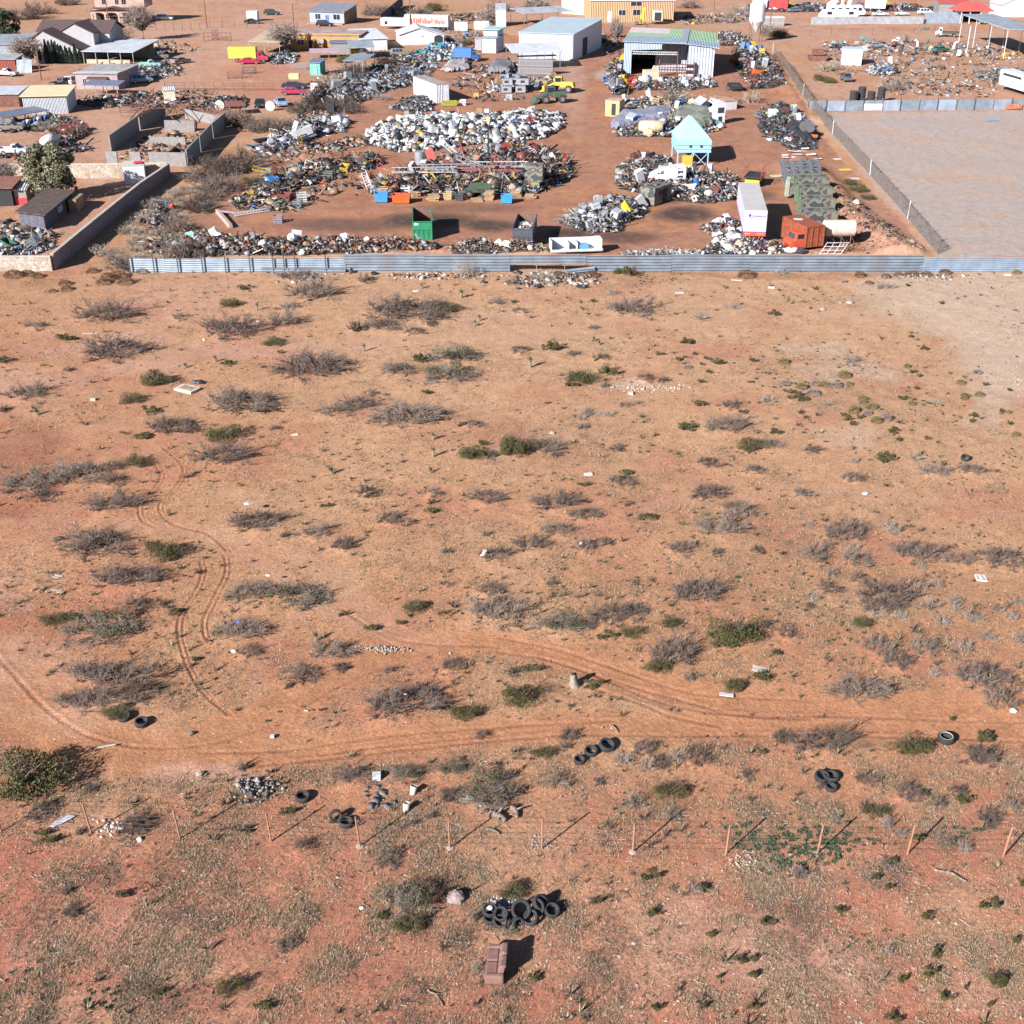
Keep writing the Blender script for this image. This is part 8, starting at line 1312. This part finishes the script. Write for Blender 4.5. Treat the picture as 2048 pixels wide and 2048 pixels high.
for i in range(6):
    for j in range(2):
        p = G(1036+i*11.6,149+i*.3,.05+j*1.55); t = T('grey_crate', f'grey moulded equipment crate, {["leftmost","second","third","fourth","fifth","rightmost"][i]}{"" if i in (0,5) else " from the left"}, {"lower" if j == 0 else "upper"} row under the lean-to', 'crate', p, 0, 'grey crates under the lean-to'); P('body', MB().box(0,1.25,0,1.4,0,1.5), pm((.2,.19,.2),.7,0,.15,2), t, bevel=.04); P('lid_ribs', MB().box(.05,1.2,-.05,-.003,.2,.3).box(.05,1.2,-.05,-.003,1.2,1.3).box(.3,.4,-.05,-.003,.301,1.199).box(.85,.95,-.05,-.003,.301,1.199), pm((.3,.29,.3),.7), t)
for i in range(5):
    p = G(1000+i*10.5,160+(i % 2)); t = T('grey_cage_box', f'low grey crate in the row before the lean-to, {["leftmost","second","third","fourth","rightmost"][i]}{"" if i in (0,4) else " from the left"}', 'crate', p, 0, 'low grey crates before the lean-to'); P('body', MB().box(0,1.1,0,1.2,0,1.1), pm((.22,.22,.24),.7,0,.15,2), t, bevel=.04); P('slot', MB().box(.15,.95,-.02,-.003,.5,.8), DARKM, t)
for i, (px, py, dz) in enumerate(((1003,186,0),(1031,186,0),(1005,184,1.25),(1020,183,1.3),(1037,184,1.25))): p = G(px, py, dz); t = T('metal_hamper', f'grey louvred metal hamper in the yard middle, {["lower left","lower right","upper left","upper middle","upper right"][i]}', 'hamper', p, 0, 'grey metal hampers'); P('body', MB().box(0,2.0,0,1.5,.1,1.2), pm((.3,.31,.34),.5,.2,.12,2), t, bevel=.04); P('opening', MB().box(.4,1.2,-.02,-.003,.5,.95), DARKM, t)
def tarp(name, label, poly, h, mat, seed):
    W_ = np.array([at(*p)[:2] for p in poly]); ring = [tuple(k) for k in W_]+[tuple(W_[0])]; lo, hi = W_.min(0), W_.max(0); nx = 60; gx, gy = np.meshgrid(np.linspace(lo[0], hi[0], nx), np.linspace(lo[1], hi[1], nx)); ins = inpoly(gx, gy, ring[:-1]); d = segdist(gx, gy, ring)
    gz = height(gx, gy)+h*np.clip(d/1.0, 0, 1)**.5*(.5+.7*vnoise(gx*.35, gy*.35, seed, 2))+.16*np.sin(gx*5+3*vnoise(gx*.5, gy*.5, seed+3, 2)*6)*np.clip(1.6-d, 0, 1); idx = np.arange(nx*nx).reshape(nx, nx); f = np.stack([idx[:-1,:-1], idx[:-1,1:], idx[1:,1:], idx[1:,:-1]], -1).reshape(-1, 4); f = f[ins.ravel()[f].all(1)]; v = np.stack([gx, gy, gz], -1).reshape(-1, 3); o = bpy.data.objects.new(name, npmesh(name, v, f, mat, None, smooth=True)); COL.objects.link(o); return tag(o, label, 'tarpaulin')
tarp('tarpaulin','grey-blue draped tarpaulin over junk in front of the warehouse',[(1218,252),(1240,232),(1290,226),(1350,222),(1345,246),(1290,254),(1230,262)],1.4,pm((.2,.2,.27),.8,0,.2,1.5),5); tarp('tarpaulin','olive-grey draped tarpaulin beside the blue-grey one',[(1342,248),(1350,222),(1400,218),(1425,232),(1430,256),(1390,262)],1.7,pm((.16,.17,.14),.8,0,.2,1.5),6); tarp('tarpaulin','dark grey crumpled tarpaulin left of the grey crates',[(972,148),(985,128),(1020,124),(1032,138),(1022,150)],1.6,pm((.14,.14,.16),.8,0,.2,1.5),7); tarp('tarpaulin','grey sheet draped over junk near the blue truck',[(880,142),(900,124),(938,124),(942,140),(900,146)],1.0,pm((.3,.27,.27),.8,0,.2,1.5),8); tarp('tarpaulin','black crumpled plastic over the chain heap',[(1565,262),(1590,245),(1618,262),(1628,290),(1595,292)],1.4,pm((.03,.03,.035),.6,0,.2,1.5),9)
t = T('storage_tank','cream plastic tank lying on its side before the tarpaulins','tank',G(1302,266),.05); P('tank', MB().lathe([(.6,-2.1),(1.0,-1.9),(1.05,0),(1.0,1.7),(.7,1.9)],(0,0,1.0),18,'x'), pm((.65,.5,.33),.6,0,.12,1.5,0,.2), t, smooth=True); P('bands', MB().lathe([(1.07,-.6),(1.07,-.5)],(0,0,1.0),18,'x').lathe([(1.07,.5),(1.07,.6)],(0,0,1.0),18,'x'), TAN, t)
t, W = house('yellow_camper_shell','ochre box shell with a dark door opening left of the tarpaulins','shell',(1210,232),(1238,234),3,2.6,2.6,pm((.5,.36,.16),.8,0,.25,1.5,0,.3),pm((.45,.3,.25),.8),.05); P('door_opening', MB().box(W*.45,W*.75,-.03,-.003,.2,2.2), DARKM, t)
t, W = house('white_machine','tall white machine cabinet with a dark screen','machine',(1430,249),(1449,248),1.6,3.4,3.4,WHT,WHT,.02); P('screen', MB().box(W*.2,W*.85,-.03,-.003,1.9,2.8), DARKM, t); P('slot', MB().box(W*.3,W*.7,-.03,-.003,.3,1.3), DARKM, t)
t, W = house('white_flatbed_box','white and tan low trailer box at the right of the warehouse','trailer',(1448,220),(1473,218),5,1.5,1.5,WHT,pm((.4,.25,.17),.8),.1)
t, W = house('cream_cabinet','large cream cabinet with a round dark hole before the warehouse','cabinet',(1290,172),(1317,171),2,2.8,2.8,CREAM,CREAM,.02); P('round_hole', MB().lathe([(.25,-.03),(.25,-.003)],(W*.25,0,1.9),14,'y'), DARKM, t)
t = T('utility_trailer','empty black utility trailer on the open ground','trailer',G(1472,184),.0); m = MB(); m.box(-1.2,1.2,0,4,.55,.65).box(-1.2,-1.1,0,4,.651,1.2).box(1.1,1.2,0,4,.651,1.2).box(-1.09,1.09,3.9,4,.651,1.2).box(-1.09,1.09,0,.1,.651,1.2); P('bed', m, pm((.02,.022,.026),.5), t); P('floor_mat', MB().box(-1,1,.2,3.8,.655,.68), pm((.35,.25,.22),.9), t); P('drawbar', MB().tube((-.9,0,.55),(0,-1.5,.5),.06,4).tube((.9,0,.55),(0,-1.5,.5),.06,4), DARKM, t); wheel(t,-1.35,2,.4); wheel(t,1.35,2,.4)
for i, (px, py) in enumerate(((1706,203),(1722,201),(1741,204),(1761,203))):
    for k in range(4 if i % 2 else 3):
        o = P('large_tyre', TYRE, None); o.scale = (2.0,2.0,2.6); o.location = G(px, py, .35+k*.62); tag(o, f'large black tyre behind the sheet-metal fence, stack {["one","two","three","four"][i]} from the left, {["bottom","second","third","top"][k]} of it', 'tyre', 'stacked large tyres')
for px, py, L, az, lab, mat in ((850,352,9,.05,'long white lattice boom lying across the great heap',pm((.36,.36,.38),.6)),(975,348,9,-.06,'long red lattice boom lying across the great heap',pm((.3,.08,.07),.7)),(1000,340,8,.02,'silver lattice boom on the great heap',pm((.5,.5,.52),.5,.3)),(900,345,8,.1,'second white lattice boom on the great heap',pm((.3,.3,.32),.6))):
    o = bpy.data.objects.new('lattice_boom', KIND['lattice_truss'][0]); COL.objects.link(o); o.location = G(px, py+20, 1.9); o.scale = (L/6,1.6,1.6); o.rotation_euler = (0,0,az); o.material_slots[0].link = 'OBJECT'; o.material_slots[0].material = mat; tag(o, lab, 'boom')
o = P('steel_mast', MB().box(-.12,.12,-.12,.12,0,5.2), DARKM); o.location = G(977,338,1); tag(o,'tall dark steel mast standing up out of the great heap','mast')
o = P('galvanised_hopper', MB().lathe([(.7,0),(.75,2.0),(.68,2.0)], n=18), pm((.4,.42,.45),.4,.5)); o.location = G(841,348,1.2); tag(o,'upright galvanised cylinder at the left of the great heap','cylinder')
o = bpy.data.objects.new('white_gate_truss', KIND['lattice_truss'][0]); COL.objects.link(o); a, b = G(466,433), G(537,422); o.location = (a+b)/2; o.scale = ((b-a).length/6,1.5,1.2); o.rotation_euler = (1.2,0,math.atan2((b-a).y,(b-a).x)); o.material_slots[0].link = 'OBJECT'; o.material_slots[0].material = WHT; tag(o,'long white lattice gate leaning beside the open ground','gate')
t = T('utility_barrier','concrete beam with a pink cloth at the left of the open ground','beam',G(435,425)); q = G(462,456)-t.location; P('beam', MB().prism([(-.25,0),(.25,0),(.2,.5),(-.2,.5)], 0, q.length, 'y', Matrix.Rotation(math.atan2(q.y,q.x)-math.pi/2,4,'Z')), pm((.35,.27,.24),.9,0,.2,2), t); P('cloth', MB().quad((.5,-1.5,.55),(2.2,-1.2,.2),(2.4,-.2,.15),(.6,-.6,.5),.03), pm((.6,.45,.55),.8,0,.2,4), t)
for (px, py, w_, d, mat, lab, nm) in ((630,185,1.4,1.2,WHT,'white fridge box beside the plank heap','fridge'),(590,172,2,1.6,pm((.75,.7,.25),.6),'yellow plastic tub upside down on the magenta wreck','tub'),(662,225,1.5,1.2,DARKM,'black box among the shrubs at the left of the yard','box'),(1545,238,1.6,1.6,WHT,'white squat tank by the chain heap','tank'),(1590,252,.1,.1,DARKM,'dark stub in the chain heap','stub')):
    o = P(nm, MB().box(-w_/2,w_/2,-d/2,d/2,0,1.7 if nm != 'tub' else 1.0), mat, bevel=.08); o.location = G(px, py, 1.4 if nm == 'tub' else 0); tag(o, lab, nm)
o = P('round_disc', MB().lathe([(1.3,-.1),(1.3,.1)],(0,0,0),24), pm((.12,.11,.11),.7,0,.15,2)); o.location = G(1612,275,1.7); o.rotation_euler = (.6,.2,0); tag(o,'large dark round disc lying on the black plastic','disc')
def text_sheets():
    R = random.Random(12)
    for i in range(9):
        px, py = 1575+R.uniform(-18,62), 300+R.uniform(-12,22); o = P('white_sheet', MB().box(-.8,.8,-.4,.4,0,.06), WHT); s = R.uniform(.6,1.1); o.scale = (s,s,1); o.location = G(px, py, .08+R.uniform(0,.2)); o.rotation_euler = (R.uniform(-.15,.15),R.uniform(-.15,.15),R.uniform(-.6,.6)); tag(o, 'white panel in the scatter of sheets left of the chain-link fence', 'sheet', 'white sheets scattered by the chain-link fence')
text_sheets()
for px, py, s, mat, lab in ((1690,340,1.6,pm((.65,.5,.05),.7),'flat yellow sheet on the berm by the chain-link fence'),(1707,358,1.6,WHT,'flat white sheet on the berm by the chain-link fence'),(1675,319,1.2,WHT,'white box sheet near the chain-link fence'),(1107,370,2.2,pm((.05,.2,.45),.6),'blue flat sheet at the right foot of the great heap'),(1985,243,2.0,pm((.12,.25,.5),.8),'flat blue cloth on the empty pale lot'),(1553,352,1.8,pm((.6,.55,.4),.8),'pale panel lying before the camouflage shelters')):
    o = P('flat_sheet', MB().box(-.5,.5,-.3,.3,0,.04), mat); o.scale = (s,s,1); o.location = G(px, py, .05); o.rotation_euler = (0,0,.2); tag(o, lab, 'sheet')
ln = T('leaning_rack','white lattice bed frame leaning behind the corrugated fence','frame',G(1660,510)); m = MB()
for k in range(4): m.tube((-1.2+.8*k,0,0),(-.4+.8*k,.2,1.3),.04,4).tube((-1.2+.27*k,0,.43*k),(1.2+.27*k,0,.43*k),.04,4)
P('frame', m, WHT, ln)
for i, (px, py, s) in enumerate(((1582,508,.9),(1600,509,.8))): o = P('car_panel', blob(700+i, .9*s, .6*s, .4*s, 12, .15), [WHT, pm((.05,.05,.07),.3)][i]); o.location = G(px, py, .2); tag(o, ['white car wing lying under the orange truck cab','dark car bonnet lying under the orange truck cab'][i], 'car part')
info = build_ground()[2]
build_cover(info)
flush_labels()
